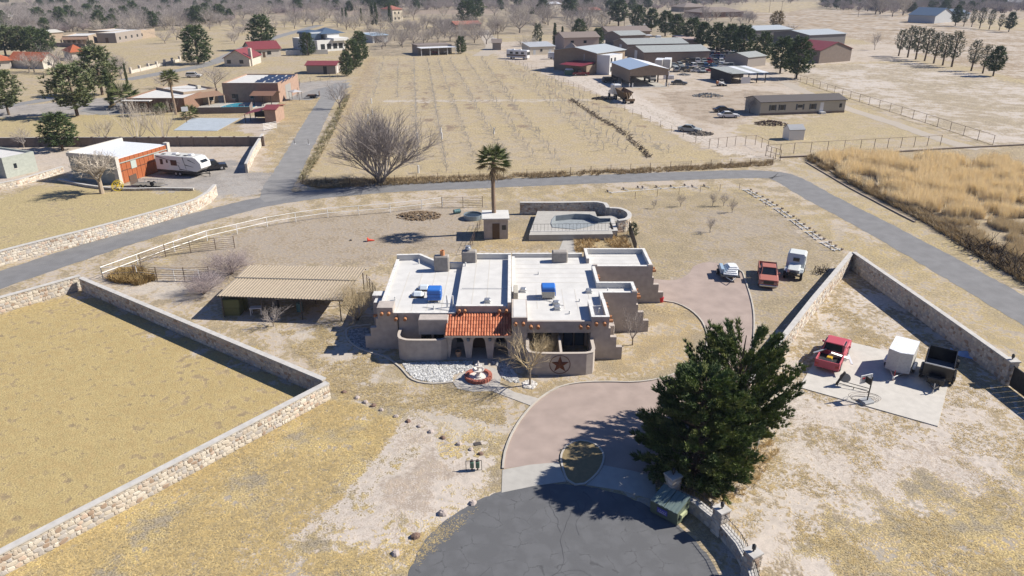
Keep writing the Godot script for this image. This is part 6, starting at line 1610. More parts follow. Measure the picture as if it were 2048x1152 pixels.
func make_left_side() -> void:
	var g := glass_mat()
	var pinkish := mat("dusty pink stucco", Color(0.42, 0.28, 0.21), 0.95, "grain", 1.0, "blotch", 8.0)
	var tan := mat("tan stucco", Color(0.42, 0.33, 0.25), 0.95, "grain", 1.0, "blotch", 8.0)
	var white := mat("roof membrane")
	var redm := mat("red metal roof", Color(0.26, 0.055, 0.055), 0.5, "streak", 2.0, "blotch", 8.0)
	var brown := mat("brown metal roof", Color(0.22, 0.12, 0.075), 0.6, "streak", 2.0)
	# orange fronted shop
	var A := Vector2(-62.1, -112.2); var B := Vector2(-58.8, -123.0)
	var W := A.distance_to(B)
	var pale := mat("pale block wall", Color(0.4, 0.42, 0.38), 0.9, "grain", 1.5, "blotch", 6.0)
	var o := thing("metal_shop", "tall shop building with an orange ribbed metal front and white roof", "shop", v3(A), yaw_of(A, B))
	var dep := 9.4
	var p := Vector2(0, 0)
	part(o, "walls", MB.new().box(0, 0, -dep, W, 3.9, 0), pale)
	var orange := mat("orange ribbed metal", Color(0.42, 0.13, 0.05), 0.5, "streak", 2.5)
	for i in 22:
		var x := 0.35 + (W - 0.7) * i / 22.0
		var w := (W - 0.7) / 22.0
		part(o, "cladding_panel", MB.new().box(x + 0.02, 0.02, 0.0, x + w - 0.02, 3.95, 0.06 + 0.03 * (i % 2)), orange)
	part(o, "track", MB.new().box(0.3, 3.2, 0.1, W - 0.3, 3.35, 0.2), pale)
	part(o, "joint", MB.new().box(0.3, 1.95, 0.1, W - 0.3, 2.02, 0.12), mat("dark frame"))
	for x in [W * 0.24, W * 0.7]: part(o, "window", MB.new().box(x, 1.9, 0.1, x + W * 0.1, 3.15, 0.13), mat("pale glazing", Color(0.42, 0.47, 0.44), 0.3))
	part(o, "end_pier", MB.new().box(-0.35, 0, -0.5, 0.3, 4.35, 0.3), mat("white block", Color(0.58, 0.55, 0.5), 0.9, "grain", 1.0))
	part(o, "end_pier", MB.new().box(W - 0.3, 0, -0.5, W + 0.35, 4.35, 0.3), mats["white block"])
	part(o, "roof", MB.new().box(0.1, 3.9, -dep + 0.3, W - 0.1, 4.0, -0.05), mat("white metal roof"))
	part(o, "parapet", MB.new().box(-0.2, 3.9, -dep - 0.1, 0.1, 4.5, -0.55), mats["white block"])
	part(o, "parapet", MB.new().box(0.1, 3.9, -dep - 0.1, W, 4.6, -dep + 0.3), mats["white block"])
	var sp := thing("spool_stand", "bright yellow wheel shaped ornament at the foot of the bare tree", "ornament", v3(Vector2(-60.66, -108.57)), 0.3)
	for s in [-0.4, 0.4]:
		var rm := MB.new()
		for i in 14:
			var a0 := TAU * i / 14.0; var a1 := TAU * (i + 1) / 14.0
			rm.tube(Vector3(cos(a0) * 0.75, 0.78 + sin(a0) * 0.75, s), Vector3(cos(a1) * 0.75, 0.78 + sin(a1) * 0.75, s), 0.06, 0.06, 5, false)
		for i in 6:
			var a := TAU * i / 6.0
			rm.tube(Vector3(0, 0.78, s), Vector3(cos(a) * 0.75, 0.78 + sin(a) * 0.75, s), 0.05, 0.05, 5, false)
		part(sp, "wheel", rm, mat("yellow paint", Color(0.6, 0.45, 0.02), 0.5))
	part(sp, "axle", MB.new().tube(Vector3(0, 0.78, -0.5), Vector3(0, 0.78, 0.5), 0.08, 0.08, 8), mats["yellow paint"])
	# pale shed at the left edge
	o = building("pale_shed", "pale green grey stucco shed cut by the left edge", "shed", Vector2(-82.44, -115.75), Vector2(-80.26, -120.68), 9.0, 3.0, mat("pale green stucco", Color(0.44, 0.47, 0.42), 0.95, "grain", 1.0, "blotch", 4.0), "flat", white, 0.35)
	openings(o, "window", "f", 7.0, [[1.6, 1.3, 0.5, 0.8]], g)
	# low ranch with the palms
	A = Vector2(-92.87, -178.32); B = Vector2(-79.05, -178.32)
	o = building("ranch_house", "low brick ranch with white flat roofs and palms in front", "house", A, B, 16.0, 3.0, mat("brown brick", Color(0.27, 0.16, 0.11), 0.95, "grain", 0.6, "blotch", 5.0), "flat", white, 0.3)
	W = A.distance_to(B)
	openings(o, "window", "f", W, [[3.0, 0.9, 1.4, 1.2], [7.5, 0.9, 1.6, 1.2], [10.5, 0.9, 1.0, 1.2]], g)
	openings(o, "door", "f", W, [[5.4, 0.0, 1.0, 2.1]], mat("brown door"))
	part(o, "awning", MB.new().box(-0.6, 2.75, 0.0, W * 0.45, 2.9, 1.6), white)
	for x in [0.0, W * 0.2, W * 0.42]: part(o, "awning_post", MB.new().box(x, 0, 1.4, x + 0.15, 2.75, 1.55), mats["dark frame"])
	o = building("ranch_house", "tan wing of the ranch with a long brown porch roof beside the pool", "house", Vector2(-82.05, -185.57), Vector2(-76.34, -192.59), 14.0, 3.2, tan, "flat", white, 0.45)
	W = (Vector2(-82.05, -185.57)).distance_to(Vector2(-76.34, -192.59))
	var pr := MB.new()
	pr.quad(Vector3(-3.0, 2.2, 3.2), Vector3(W, 2.2, 3.2), Vector3(W, 3.1, 0.02), Vector3(-3.0, 3.1, 0.02))
	part(o, "porch_roof", pr, mat("brown shingle", Color(0.24, 0.15, 0.1), 0.9, "grain", 0.8))
	for x in [-2.8, 0.5, W * 0.5, W - 0.2]: part(o, "porch_post", MB.new().box(x, 0, 2.9, x + 0.25, 2.2, 3.15), tan)
	openings(o, "window", "f", W, [[1.0, 0.8, 1.6, 1.3], [W - 3.0, 0.8, 1.6, 1.3]], g)
	part(o, "roof_unit", MB.new().cbox(W - 2.5, 3.26, -6.0, W - 1.5, 4.1, -5.0, 0.05), mat("weathered cream metal"))
	# long pink building with solar panels
	A = Vector2(-74.91, -192.59); B = Vector2(-60.45, -192.59)
	o = building("flat_building", "long dusty pink flat roofed building with dark solar panels", "building", A, B, 19.0, 4.6, pinkish, "flat", white, 0.35)
	W = A.distance_to(B)
	openings(o, "window", "f", W, [[2.2, 1.0, 0.8, 1.2], [7.0, 1.0, 0.9, 1.2]], g)
	openings(o, "door", "f", W, [[2.9, 0.0, 0.9, 2.1]], mat("dark frame"))
	openings(o, "garage_door", "r", W, [[6.0, 0.0, 5.0, 3.6]], mat("grey roller door", Color(0.33, 0.32, 0.3), 0.6, "streak", 1.5))
	for i in 3:
		for k in 4:
			var x := W * 0.52 + i * 2.6 - k * 0.55 + k * 0.5
			var pm := MB.new()
			pm.quad(Vector3(x, 4.72, -3.0 - k * 3.4), Vector3(x + 2.2, 4.72, -3.0 - k * 3.4), Vector3(x + 2.2, 5.05, -5.6 - k * 3.4), Vector3(x, 5.05, -5.6 - k * 3.4))
			part(o, "solar_panel", pm, mat("solar glass", Color(0.03, 0.04, 0.07), 0.15))
	# open brown shade roofs by the pool
	for s in [["brown two pitch shade roof on posts beside the turquoise pool", Vector2(-65.55, -187.09), Vector2(-60.74, -187.09), 6.0, 2.6, brown, 0.7]]:
		var sh := thing("shade_roof", s[0], "pavilion", v3(s[1]), yaw_of(s[1], s[2]))
		var w: float = s[1].distance_to(s[2])
		for q in [Vector2(0.2, -0.2), Vector2(w - 0.3, -0.2), Vector2(0.2, -s[3]), Vector2(w - 0.3, -s[3]), Vector2(w / 2, -0.2)]: part(sh, "post", MB.new().box(q.x, 0, q.y, q.x + 0.15, s[4], q.y + 0.15), mats["dark frame"])
		var a := MB.new()
		a.quad(Vector3(-0.6, s[4], 0.5), Vector3(w + 0.6, s[4], 0.5), Vector3(w + 0.6, s[4] + s[6], -s[3] / 2), Vector3(-0.6, s[4] + s[6], -s[3] / 2))
		part(sh, "roof", a, s[5])
		a = MB.new()
		a.quad(Vector3(-0.6, s[4] + s[6], -s[3] / 2), Vector3(w + 0.6, s[4] + s[6], -s[3] / 2), Vector3(w + 0.6, s[4], -s[3] - 0.5), Vector3(-0.6, s[4], -s[3] - 0.5))
		part(sh, "roof", a, s[5])
	# little barn with the red roof
	A = Vector2(-55.33, -164.09); B = Vector2(-52.86, -164.09)
	o = building("stable", "small pinkish stable with a dark red lean-to roof by the side road", "stable", A, B, 6.5, 2.9, pinkish, "gable_side", redm, 0.5)
	var lean := MB.new()
	lean.quad(Vector3(-4.6, 1.9, 0.4), Vector3(-0.02, 2.85, 0.4), Vector3(-0.02, 2.85, -6.8), Vector3(-4.6, 1.9, -6.8))
	part(o, "lean_to", lean, redm)
	for q in [Vector2(-4.4, 0.2), Vector2(-4.4, -3.2), Vector2(-4.4, -6.4)]: part(o, "post", MB.new().box(q.x, 0, q.y, q.x + 0.14, 1.92, q.y + 0.14), mats["dark frame"])
	part(o, "back_boards", MB.new().box(-4.4, 0.2, -6.5, -0.05, 1.6, -6.44), mats["dark frame"])
	var wg := thing("farm_gate", "white barred gate leaning near the small red roofed stable", "gate", v3(Vector2(-52.81, -155)), 0.9)
	for k in 5: part(wg, "rail", MB.new().tube(Vector3(0, 0.3 + k * 0.3, 0), Vector3(3.2, 0.3 + k * 0.3, 0), 0.035, 0.035, 5), mat("white painted pipe"))
	for x in [0.0, 1.6, 3.2]: part(wg, "stile", MB.new().tube(Vector3(x, 0, 0), Vector3(x, 1.55, 0), 0.04, 0.04, 5), mats["white painted pipe"])
	var gz := thing("patio_umbrella", "grey square canopy over garden chairs beside the pink building", "umbrella", v3(Vector2(-57.41, -196.7)))
	part(gz, "canopy", MB.new().lathe([2.0, 2.2, 1.9, 2.28, 0.0, 2.75], 4, Vector3.ZERO), mat("grey canvas", Color(0.38, 0.38, 0.39), 0.8))
	for q in [Vector2(-1.3, -1.3), Vector2(1.3, -1.3), Vector2(1.3, 1.3), Vector2(-1.3, 1.3)]: part(gz, "post", MB.new().tube(v3(q), v3(q, 2.22), 0.05, 0.05, 6), mats["dark frame"])
	var ft := thing("utility_trailer", "flat trailer of scrap standing by the side road", "trailer", v3(Vector2(-53.75, -200.12)), 0.15)
	part(ft, "deck", MB.new().box(-1.8, 0.5, -0.9, 1.8, 0.62, 0.9), mat("black trim"))
	part(ft, "load", MB.new().cbox(-1.4, 0.62, -0.7, 1.0, 0.95, 0.7, 0.1), mat("rusty pipe"))
	part(ft, "headboard", MB.new().box(1.7, 0.6, -0.9, 1.8, 1.8, 0.9), mats["rusty pipe"])
	for x in [-0.4, 0.4]:
		for s in [-1, 1]: wheel(ft, x, s * 1.0, 0.35, 0.2, false)
	# turquoise pool
	var pool := smooth(pts([-73.16, -183.34, -72.7, -188.63, -70.97, -190.99, -67.09, -190.2, -65.17, -187.86, -64.82, -184.08, -68.93, -183.34, -71.51, -181.88]), 0.8, true)
	var pw := thing("swimming_pool", "turquoise kidney shaped swimming pool beside the ranch", "pool")
	part(pw, "water", MB.new().prism(pool, 0.06, 0.1), mat("pool water", Color(0.02, 0.3, 0.42), 0.1))
	part(pw, "coping", MB.new().ring(Geometry2D.offset_polygon(pool, 0.35)[0], 0.35, 0.0, 0.14), mat("pale coping"))
	# red roofed barn
	A = Vector2(-68.79, -251.82); B = Vector2(-59.06, -251.82)
	o = building("barn", "low grey barn with a two tier red metal roof beside the round pines", "barn", A, B, 8.0, 2.8, mat("grey cladding", Color(0.34, 0.3, 0.27), 0.8, "streak", 2.0), "gable_side", redm, 0.9, 0.5)
	openings(o, "door", "f", A.distance_to(B), [[5.6, 0.0, 1.2, 2.5]], mat("black trim"))
	openings(o, "door", "r", A.distance_to(B), [[2.0, 0.0, 1.5, 2.2]], mat("white paint"))
	# red roofed white houses
	A = Vector2(-104.2, -273.54); B = Vector2(-95.12, -273.54)
	o = building("villa", "white house with a dark red roof and broad chimney, left of the red barn", "house", A, B, 13.0, 3.0, mat("white stucco", Color(0.62, 0.57, 0.5), 0.9, "grain", 1.0, "blotch", 6.0), "gable_front", redm, 2.6, 0.5)
	openings(o, "window", "f", A.distance_to(B), [[1.0, 1.0, 1.4, 1.3], [5.5, 1.0, 1.4, 1.3]], g)
	part(o, "chimney", MB.new().box(8.6, 0, -2.5, 9.6, 6.2, -1.3), mats["white stucco"])
	o = building("villa", "second white house with red roofs, behind the broad chimney", "house", Vector2(-103.87, -302.9), Vector2(-94.16, -308.72), 14.0, 3.2, mats["white stucco"], "gable_side", redm, 2.4, 0.5)
	openings(o, "window", "f", 12.0, [[2.0, 1.0, 1.6, 1.3], [6.0, 1.0, 1.6, 1.3]], g)
	openings(o, "door", "f", 12.0, [[4.2, 0.0, 1.0, 2.1]], mat("brown door"))
	# white terrace wall posts along the street
	var ww := thing("picket_wall", "white wall with posts along the street between the dark tree and red roofs", "wall")
	var wl := pts([-128.5, -253.17, -127.94, -265.92, -128.09, -278.32, -127.51, -290.12])
	part(ww, "wall_face", bar_run(wl, 0.25, 0, 1.0), mats["white stucco"])
	for i in 7: part(ww, "post", MB.new().box(-0.35, 0, -0.35, 0.35, 2.0, 0.35), mats["white stucco"], v3(wl[0].lerp(wl[3], i / 6.0)))
	# orange roofs at the far left
	var orr := mat("orange roof tiles", Color(0.48, 0.13, 0.05), 0.8, "streak", 1.5, "blotch", 6.0)
	o = building("tile_house", "white house with a big orange tiled roof among trees at far left", "house", Vector2(-165.4, -265.92), Vector2(-163.94, -271.98), 14.0, 3.0, mats["white stucco"], "gable_front", orr, 2.2, 0.6)
	openings(o, "window", "f", 10.0, [[2.0, 1.0, 1.2, 1.2]], g)
	o = building("tile_house", "hip roofed orange tiled house just right of the big orange roof", "house", Vector2(-170.57, -293.66), Vector2(-166.69, -297.29), 12.0, 3.0, mats["white stucco"], "hip", orr, 2.4, 0.6)
	openings(o, "window", "f", 10.0, [[2.0, 1.0, 1.2, 1.2], [5.0, 1.0, 1.2, 1.2]], g)
	o = building("tile_house", "low house with an orange roof at the very left edge", "house", Vector2(-183.41, -262.98), Vector2(-177.47, -267.41), 12.0, 2.8, mats["white stucco"], "hip", orr, 2.0, 0.6)
	openings(o, "window", "f", 12.0, [[3.0, 1.0, 1.2, 1.2]], g)
	# the wide low house beyond
	A = Vector2(-202.26, -372.63); B = Vector2(-192.97, -372.63)
	o = building("ranch_house", "grey flat front block of the wide low house at upper left", "house", A, B, 30.0, 4.2, mat("dull grey stucco", Color(0.3, 0.26, 0.23), 0.95, "grain", 1.5), "flat", white, 0.4)  # stucco in one even grey brown base colour with fine grain
	openings(o, "window", "r", A.distance_to(B), [[3, 1.2, 1.6, 1.4], [9, 1.2, 1.6, 1.4], [15, 1.2, 1.6, 1.4], [21, 1.2, 1.6, 1.4]], g)
	openings(o, "door", "f", A.distance_to(B), [[4.0, 0.0, 1.4, 2.4]], mat("brown door"))
	o = building("ranch_house", "left porch wing of the wide low house at upper left", "house", Vector2(-212.61, -361.6), Vector2(-201.72, -364.3), 22.0, 3.6, tan, "flat", white, 0.4)
	var w2 := (Vector2(-212.61, -361.6)).distance_to(Vector2(-201.72, -364.3))
	pr = MB.new()
	pr.quad(Vector3(0, 2.6, 4.0), Vector3(w2, 2.6, 4.0), Vector3(w2, 3.5, 0.02), Vector3(0, 3.5, 0.02))
	part(o, "porch_roof", pr, mats["brown shingle"])
	for i in 6: part(o, "porch_post", MB.new().box(i * w2 / 5.2, 0, 3.4, i * w2 / 5.2 + 0.6, 2.62, 3.9), tan)
	o = building("ranch_house", "right end wing of the wide low house with a small brown porch", "house", Vector2(-194.73, -390.43), Vector2(-190.75, -409.96), 24.0, 3.8, tan, "flat", white, 0.4)
	openings(o, "window", "f", 20.0, [[3, 1.2, 1.6, 1.4], [8, 1.2, 1.6, 1.4]], g)
	building("garage", "pale roofed garage left of the wide low house", "garage", Vector2(-239.81, -396.74), Vector2(-236.24, -403.24), 14.0, 3.0, tan, "gable_side", mat("cream metal roof", Color(0.5, 0.48, 0.42), 0.6), 1.0, 0.5)
	var yw := thing("block_wall", "low brown wall in front of the wide low house", "wall")
	part(yw, "wall_face", bar_run(pts([-213.73, -353.74, -193.87, -346.2]), 0.3, 0, 1.8), mat("brown block"))
	# the modern white villa
	var wv := mat("bright white stucco", Color(0.66, 0.66, 0.65), 0.9, "grain", 1.5)
	var slate := mat("blue slate roof", Color(0.08, 0.12, 0.18), 0.45, "streak", 2.0)
	A = Vector2(-83.7, -327.53); B = Vector2(-73.97, -336.62)
	o = building("modern_villa", "white modern villa with stepped blue grey roofs left of the round pines", "house", A, B, 22.0, 4.2, wv, "flat", white, 0.5)
	W = A.distance_to(B)
	openings(o, "window", "f", W, [[1.6, 0.9, 2.0, 2.2], [4.6, 0.9, 2.0, 2.2], [7.6, 0.9, 2.0, 2.2], [10.4, 0.9, 2.0, 2.2]], g)
	part(o, "upper_storey", MB.new().box(W * 0.1, 4.2, -18.0, W * 0.45, 7.0, -7.0), slate)
	part(o, "upper_storey", MB.new().box(W * 0.6, 4.2, -17.0, W * 1.05, 6.8, -5.0), wv)
	var hp := MB.new()
	hp.lathe([9.0, 0.0, 0.3, 2.2], 4, Vector3.ZERO)
	var hr := part(o, "roof", hp, slate, Vector3(W * 0.82, 6.8, -11.0), PI / 4)
	hp = MB.new().lathe([6.4, 0.0, 6.0, 0.6, 0.3, 1.4], 6, Vector3.ZERO)
	part(o, "roof", hp, slate, Vector3(W * 0.28, 7.0, -12.5))
	part(o, "balcony", MB.new().box(W * 0.55, 4.2, -5.0, W * 1.1, 5.3, 1.5), wv)
	o = building("pool_pavilion", "pale blue roofed open pavilion right of the round pines", "pavilion", Vector2(-67.91, -372.63), Vector2(-61.73, -378.38), 10.0, 3.4, mat("pale grey wall", Color(0.45, 0.46, 0.47), 0.9), "shed", mat("pale blue metal"), 0.8, 0.9)
	openings(o, "door", "f", 8.0, [[1.0, 0.0, 4.5, 2.6]], mat("black trim"))
	o = building("garden_wall", "pale garden wall below the modern villa", "wall", Vector2(-93.85, -314.76), Vector2(-77.38, -318.91), 0.3, 1.8, wv, "plain", wv)
	# pink two storey house behind the cypresses
	o = building("tall_house", "cream two storey house behind the row of dark cypresses", "house", Vector2(-85.02, -551), Vector2(-78.72, -557.14), 14.0, 8.0, mat("cream stucco", Color(0.58, 0.52, 0.42), 0.9), "hip", mat("dull red tiles", Color(0.28, 0.1, 0.07), 0.8), 2.5, 0.6)
	openings(o, "window", "f", 8.0, [[1.5, 1.2, 1.2, 1.6], [4.8, 1.2, 1.2, 1.6], [1.5, 4.8, 1.2, 1.6], [4.8, 4.8, 1.2, 1.6]], g)
	building("long_house", "pinkish long wing left of the cream two storey house", "house", Vector2(-100.4, -569.81), Vector2(-88.22, -569.81), 12.0, 4.5, pinkish, "hip", mats["dull red tiles"], 2.0, 0.6)
	car("parked_suv", "white family car parked on the street by the bare tree, upper left", "car", v3(Vector2(-103.07, -242.77)), 0.12, "suv", paint("white paint", Color(0.72, 0.72, 0.72), 0.4))
	# lamp and signs near the slab
	for q in [["left thin marker post standing on the side road", Vector2(-42.75, -142.06)], ["right thin marker post standing on the side road", Vector2(-39.88, -141.61)]]:
		var mp := thing("marker_post", q[0], "post", v3(q[1]))
		part(mp, "post", MB.new().tube(Vector3.ZERO, Vector3(0, 1.1, 0), 0.05, 0.04, 6), mats["dark frame"])
		part(mp, "foot", MB.new().cbox(-0.2, 0, -0.2, 0.2, 0.08, 0.2, 0.02), mat("white paint"))
	var bb := thing("basketball_hoop", "white backboard on a thin post at the edge of the pale blue court", "basketball hoop", v3(Vector2(-72.95, -164.09)), 0.4)
	part(bb, "pole", MB.new().tube(Vector3.ZERO, Vector3(0, 3.0, 0), 0.07, 0.07, 6), mats["dark frame"])
	part(bb, "backboard", MB.new().box(-0.7, 2.6, 0.05, 0.7, 3.6, 0.12), mats["white paint"])

func make_work_yard() -> void:
	var g := glass_mat()
	var tanm := mat("tan ribbed wall", Color(0.36, 0.27, 0.19), 0.7, "streak", 2.0, "blotch", 8.0)
	var greym := mat("taupe ribbed wall", Color(0.28, 0.22, 0.18), 0.7, "streak", 2.0, "blotch", 8.0)
	var galv := mat("grey green metal roof", Color(0.4, 0.42, 0.4), 0.5, "streak", 3.0, "blotch", 10.0)
	var whitem := mat("white metal roof")
	var bluem := mat("pale blue roof", Color(0.36, 0.46, 0.6), 0.5, "streak", 3.0)
	var dark := mat("dark frame")
	var redm := mat("red metal roof")
	# open bay shop with the pale blue roof
	var A := Vector2(35.0, -221.3); var B := Vector2(46.1, -222.9)
	var W := A.distance_to(B)
	var yaw := yaw_of(A, B)
	var o := thing("open_bay_shop", "open fronted vehicle bay with a pale blue and white gabled roof", "shop", v3(A), yaw)
	var dep := 20.0
	for q in [Vector2(0, 0), Vector2(W, 0), Vector2(0, -8), Vector2(W, -8), Vector2(0, -14), Vector2(W, -14), Vector2(0, -dep), Vector2(W, -dep)]: part(o, "column", MB.new().box(q.x - 0.18, 0, q.y - 0.18, q.x + 0.18, 5.0, q.y + 0.18), dark)
	part(o, "front_gable", MB.new().extrude(PackedVector2Array([Vector2(-0.2, 3.2), Vector2(W + 0.2, 3.2), Vector2(W + 0.2, 5.0), Vector2(W / 2, 6.2), Vector2(-0.2, 5.0)]), 0.19, 0.3), tanm)
	part(o, "side_wall", MB.new().box(-0.3, 1.3, -dep, -0.2, 5.0, 0.18), tanm)
	part(o, "side_wall", MB.new().box(W + 0.2, 3.0, -dep, W + 0.3, 5.0, 0.18), tanm)
	part(o, "rear_wall", MB.new().box(0.2, 0, -dep, W - 0.2, 5.0, -dep + 0.15), greym)
	for s in 2:
		var r := MB.new()
		var x0 := -0.6 if s == 0 else W + 0.6
		if s == 0: r.quad(Vector3(x0, 4.95, 0.6), Vector3(W / 2, 6.3, 0.6), Vector3(W / 2, 6.3, -dep - 0.4), Vector3(x0, 4.95, -dep - 0.4))
		else: r.quad(Vector3(W / 2, 6.3, 0.6), Vector3(x0, 4.95, 0.6), Vector3(x0, 4.95, -dep - 0.4), Vector3(W / 2, 6.3, -dep - 0.4))
		part(o, "roof", r, bluem if s == 0 else whitem)
	for x in [-0.5, 0.5, W - 0.6, W + 0.5]: part(o, "bollard", MB.new().tube(Vector3(x, 0, 1.0), Vector3(x, 1.2, 1.0), 0.15, 0.15, 8), mat("white paint"))
	part(o, "floor", MB.new().box(0.2, 0, -dep + 0.2, W - 0.2, 0.05, 2.0), mat("poured concrete"))
	var tr := thing("utility_truck", "white service truck parked inside the open vehicle bay", "truck", v3(Vector2(43.05, -233.16), 0.05), yaw - PI / 2 + 0.1)
	part(tr, "cab", MB.new().cbox(0.5, 0.8, -1.05, 2.2, 2.6, 1.05, 0.15), mats["white paint"])
	part(tr, "windshield", MB.new().box(2.15, 1.6, -0.9, 2.22, 2.35, 0.9), g)
	part(tr, "body", MB.new().cbox(-3.0, 0.8, -1.1, 0.4, 1.8, 1.1, 0.05), mats["white paint"])
	part(tr, "bumper", MB.new().box(2.2, 0.5, -1.0, 2.4, 0.9, 1.0), mat("black trim"))
	for x in [1.5, -2.0]:
		for s in [-1, 1]: wheel(tr, x, s * 0.95, 0.45, 0.3, false)
	# tan two storey shop and its red awning
	A = Vector2(28.02, -251.82); B = Vector2(39.37, -264.44)
	o = building("tan_shop", "tall tan metal shop with a silver gabled roof and red lean-to", "shop", A, B, 18.0, 6.6, tanm, "gable_side", mat("silver metal roof", Color(0.46, 0.5, 0.52), 0.45, "streak", 3.0), 1.4, 0.4)
	W = A.distance_to(B)
	openings(o, "door", "f", W, [[0.6, 0.0, 1.2, 2.3], [2.6, 0.0, 1.1, 2.3]], mats["white paint"])
	var lt := MB.new()
	lt.quad(Vector3(-8.5, 3.2, 0.5), Vector3(-0.02, 3.9, 0.5), Vector3(-0.02, 3.9, -9.0), Vector3(-8.5, 3.2, -9.0))
	part(o, "lean_to", lt, mat("maroon metal roof", Color(0.2, 0.025, 0.04), 0.5, "streak", 2.0))
	part(o, "lean_to_wall", MB.new().box(-5.5, 0, -8.6, -0.05, 3.2, 0.2), tanm)
	openings(o, "window", "f", W, [[-4.6, 0.9, 3.2, 1.6]], g)
	var sa := MB.new()
	for i in 10: sa.box(W * 0.5 + i * 0.5, 0.3 + i * 0.33, 0.05, W * 0.5 + i * 0.5 + 0.5, 0.36 + i * 0.33, 1.2)
	part(o, "staircase", sa, mat("rust red steel", Color(0.2, 0.06, 0.04), 0.6))
	o = building("white_office", "narrow two storey white block between the tan shop and the open bay", "building", Vector2(32.22, -249.17), Vector2(37.31, -255.9), 10.0, 6.0, mats["white paint"], "flat", whitem, 0.2)
	openings(o, "window", "f", 6.0, [[0.6, 1.0, 1.0, 1.5], [0.6, 3.8, 1.0, 1.5], [3.0, 3.8, 1.0, 1.5]], g)
	# long sheds
	for s in [["long taupe shed in front with a wide grey green roof", Vector2(49.5, -283.5), Vector2(75.4, -289.5), 17.0, 3.9], ["long taupe shed behind, its roof carrying a vent box", Vector2(47.0, -309.0), Vector2(72.5, -314.5), 17.0, 4.6]]:
		o = building("long_shed", s[0], "shed", s[1], s[2], s[3], s[4], greym, "gable_side", galv, 1.6, 0.4)
		openings(o, "door", "l", 20.0, [[7.0, 0.0, 2.6, 4.0]], mat("pale door", Color(0.5, 0.52, 0.53), 0.5))
		part(o, "eave_trim", MB.new().box(-0.2, s[4] - 0.35, 0.0, s[1].distance_to(s[2]) + 0.2, s[4] - 0.1, 0.08), mat("maroon trim", Color(0.12, 0.05, 0.045), 0.6))
	part(o, "roof_vent", MB.new().cbox(16.0, 5.9, -10.5, 18.0, 7.2, -9.0, 0.1), mats["white paint"])
	building("long_shed", "third long roof peeping over the two taupe sheds", "shed", Vector2(50.53, -356.32), Vector2(63.12, -361.6), 14.0, 4.6, greym, "gable_side", galv, 1.5, 0.4)
	building("side_shed", "low pinkish lean shed at the right end of the rear taupe shed", "shed", Vector2(79.01, -341.35), Vector2(85.43, -343.76), 14.0, 4.0, greym, "shed", mat("dusty pink metal", Color(0.4, 0.31, 0.27), 0.6), 0.8, 0.3)
	# houses of the yard
	var shing := mat("taupe shingle", Color(0.21, 0.17, 0.15), 0.9, "grain", 1.0)
	o = building("yard_house", "brown gabled house in front of the tan shop's left side", "house", Vector2(20.69, -286.65), Vector2(26.58, -286.65), 16.0, 3.6, mat("tan stucco"), "gable_front", shing, 2.2, 0.6)
	openings(o, "window", "f", 6.0, [[1.0, 1.0, 1.2, 1.2]], g)
	o = building("yard_house", "long taupe roofed house behind the brown gabled house", "house", Vector2(22.73, -332.02), Vector2(38.31, -336.62), 12.0, 5.5, mat("mauve stucco", Color(0.36, 0.29, 0.26), 0.9), "gable_side", shing, 1.8, 0.6)
	openings(o, "window", "f", 20.0, [[3.0, 3.0, 1.4, 1.2], [9.0, 3.0, 1.4, 1.2]], g)
	o = building("low_bunkhouse", "low cream bunkhouse with a rusty tin roof left of the white van", "building", Vector2(7.47, -314.76), Vector2(18.08, -318.91), 9.0, 3.2, mat("cream stucco"), "shed", mat("bleached tin", Color(0.43, 0.45, 0.48), 0.5, "streak", 1.5), 1.2, 0.3)
	openings(o, "window", "f", 14.0, [[4.6, 1.2, 1.0, 1.0]], g)
	openings(o, "door", "f", 14.0, [[1.5, 0.0, 1.1, 2.1], [8.6, 0.0, 1.1, 2.1]], mats["pale door"])
	building("yard_house", "brown roofed house beyond the long sheds with a white awning", "house", Vector2(49.06, -390.43), Vector2(71.63, -396.74), 14.0, 4.0, mat("tan stucco"), "gable_side", shing, 2.0, 0.6)
	var aw := thing("white_awning", "long white carport awning before the brown roofed house", "carport", v3(Vector2(53.55, -378.38)), 0.03)
	part(aw, "roof", MB.new().box(0, 3.0, -5, 16, 3.12, 0), whitem)
	for x in [0.2, 5.0, 10.0, 15.6]: part(aw, "post", MB.new().box(x, 0, -0.3, x + 0.15, 3.0, -0.15), mats["white paint"])
	# dark open shed, grey shed and the barns on the right
	A = Vector2(66.75, -227.51); B = Vector2(78.19, -230.87)
	o = thing("dark_shed", "dark open sided shed with a patchy grey green tin roof", "shed", v3(A), yaw_of(A, B))
	W = A.distance_to(B)
	part(o, "rear_wall", MB.new().box(0, 0, -12.2, W, 3.4, -12.0), mat("charcoal boards", Color(0.05, 0.045, 0.045), 0.9))
	part(o, "side_wall", MB.new().box(-0.1, 0, -12.0, 0.1, 3.2, -0.1), mats["charcoal boards"])
	for i in 5: part(o, "post", MB.new().box(i * W / 4.0 - 0.12, 0, -0.2, i * W / 4.0 + 0.12, 3.0, 0.0), mats["charcoal boards"])
	part(o, "white_panel", MB.new().box(W * 0.28, 0, 0.02, W * 0.55, 1.9, 0.12), mats["white paint"])
	for i in 6:
		var r := MB.new()
		r.quad(Vector3(-0.6 + i * (W + 1.2) / 6.0, 3.05, 0.6), Vector3(-0.6 + (i + 1) * (W + 1.2) / 6.0 - 0.02, 3.05, 0.6), Vector3(-0.6 + (i + 1) * (W + 1.2) / 6.0 - 0.02, 3.7, -12.4), Vector3(-0.6 + i * (W + 1.2) / 6.0, 3.7, -12.4))
		part(o, "roof_panel", r, galv if i in [0, 1, 2, 4] else whitem)
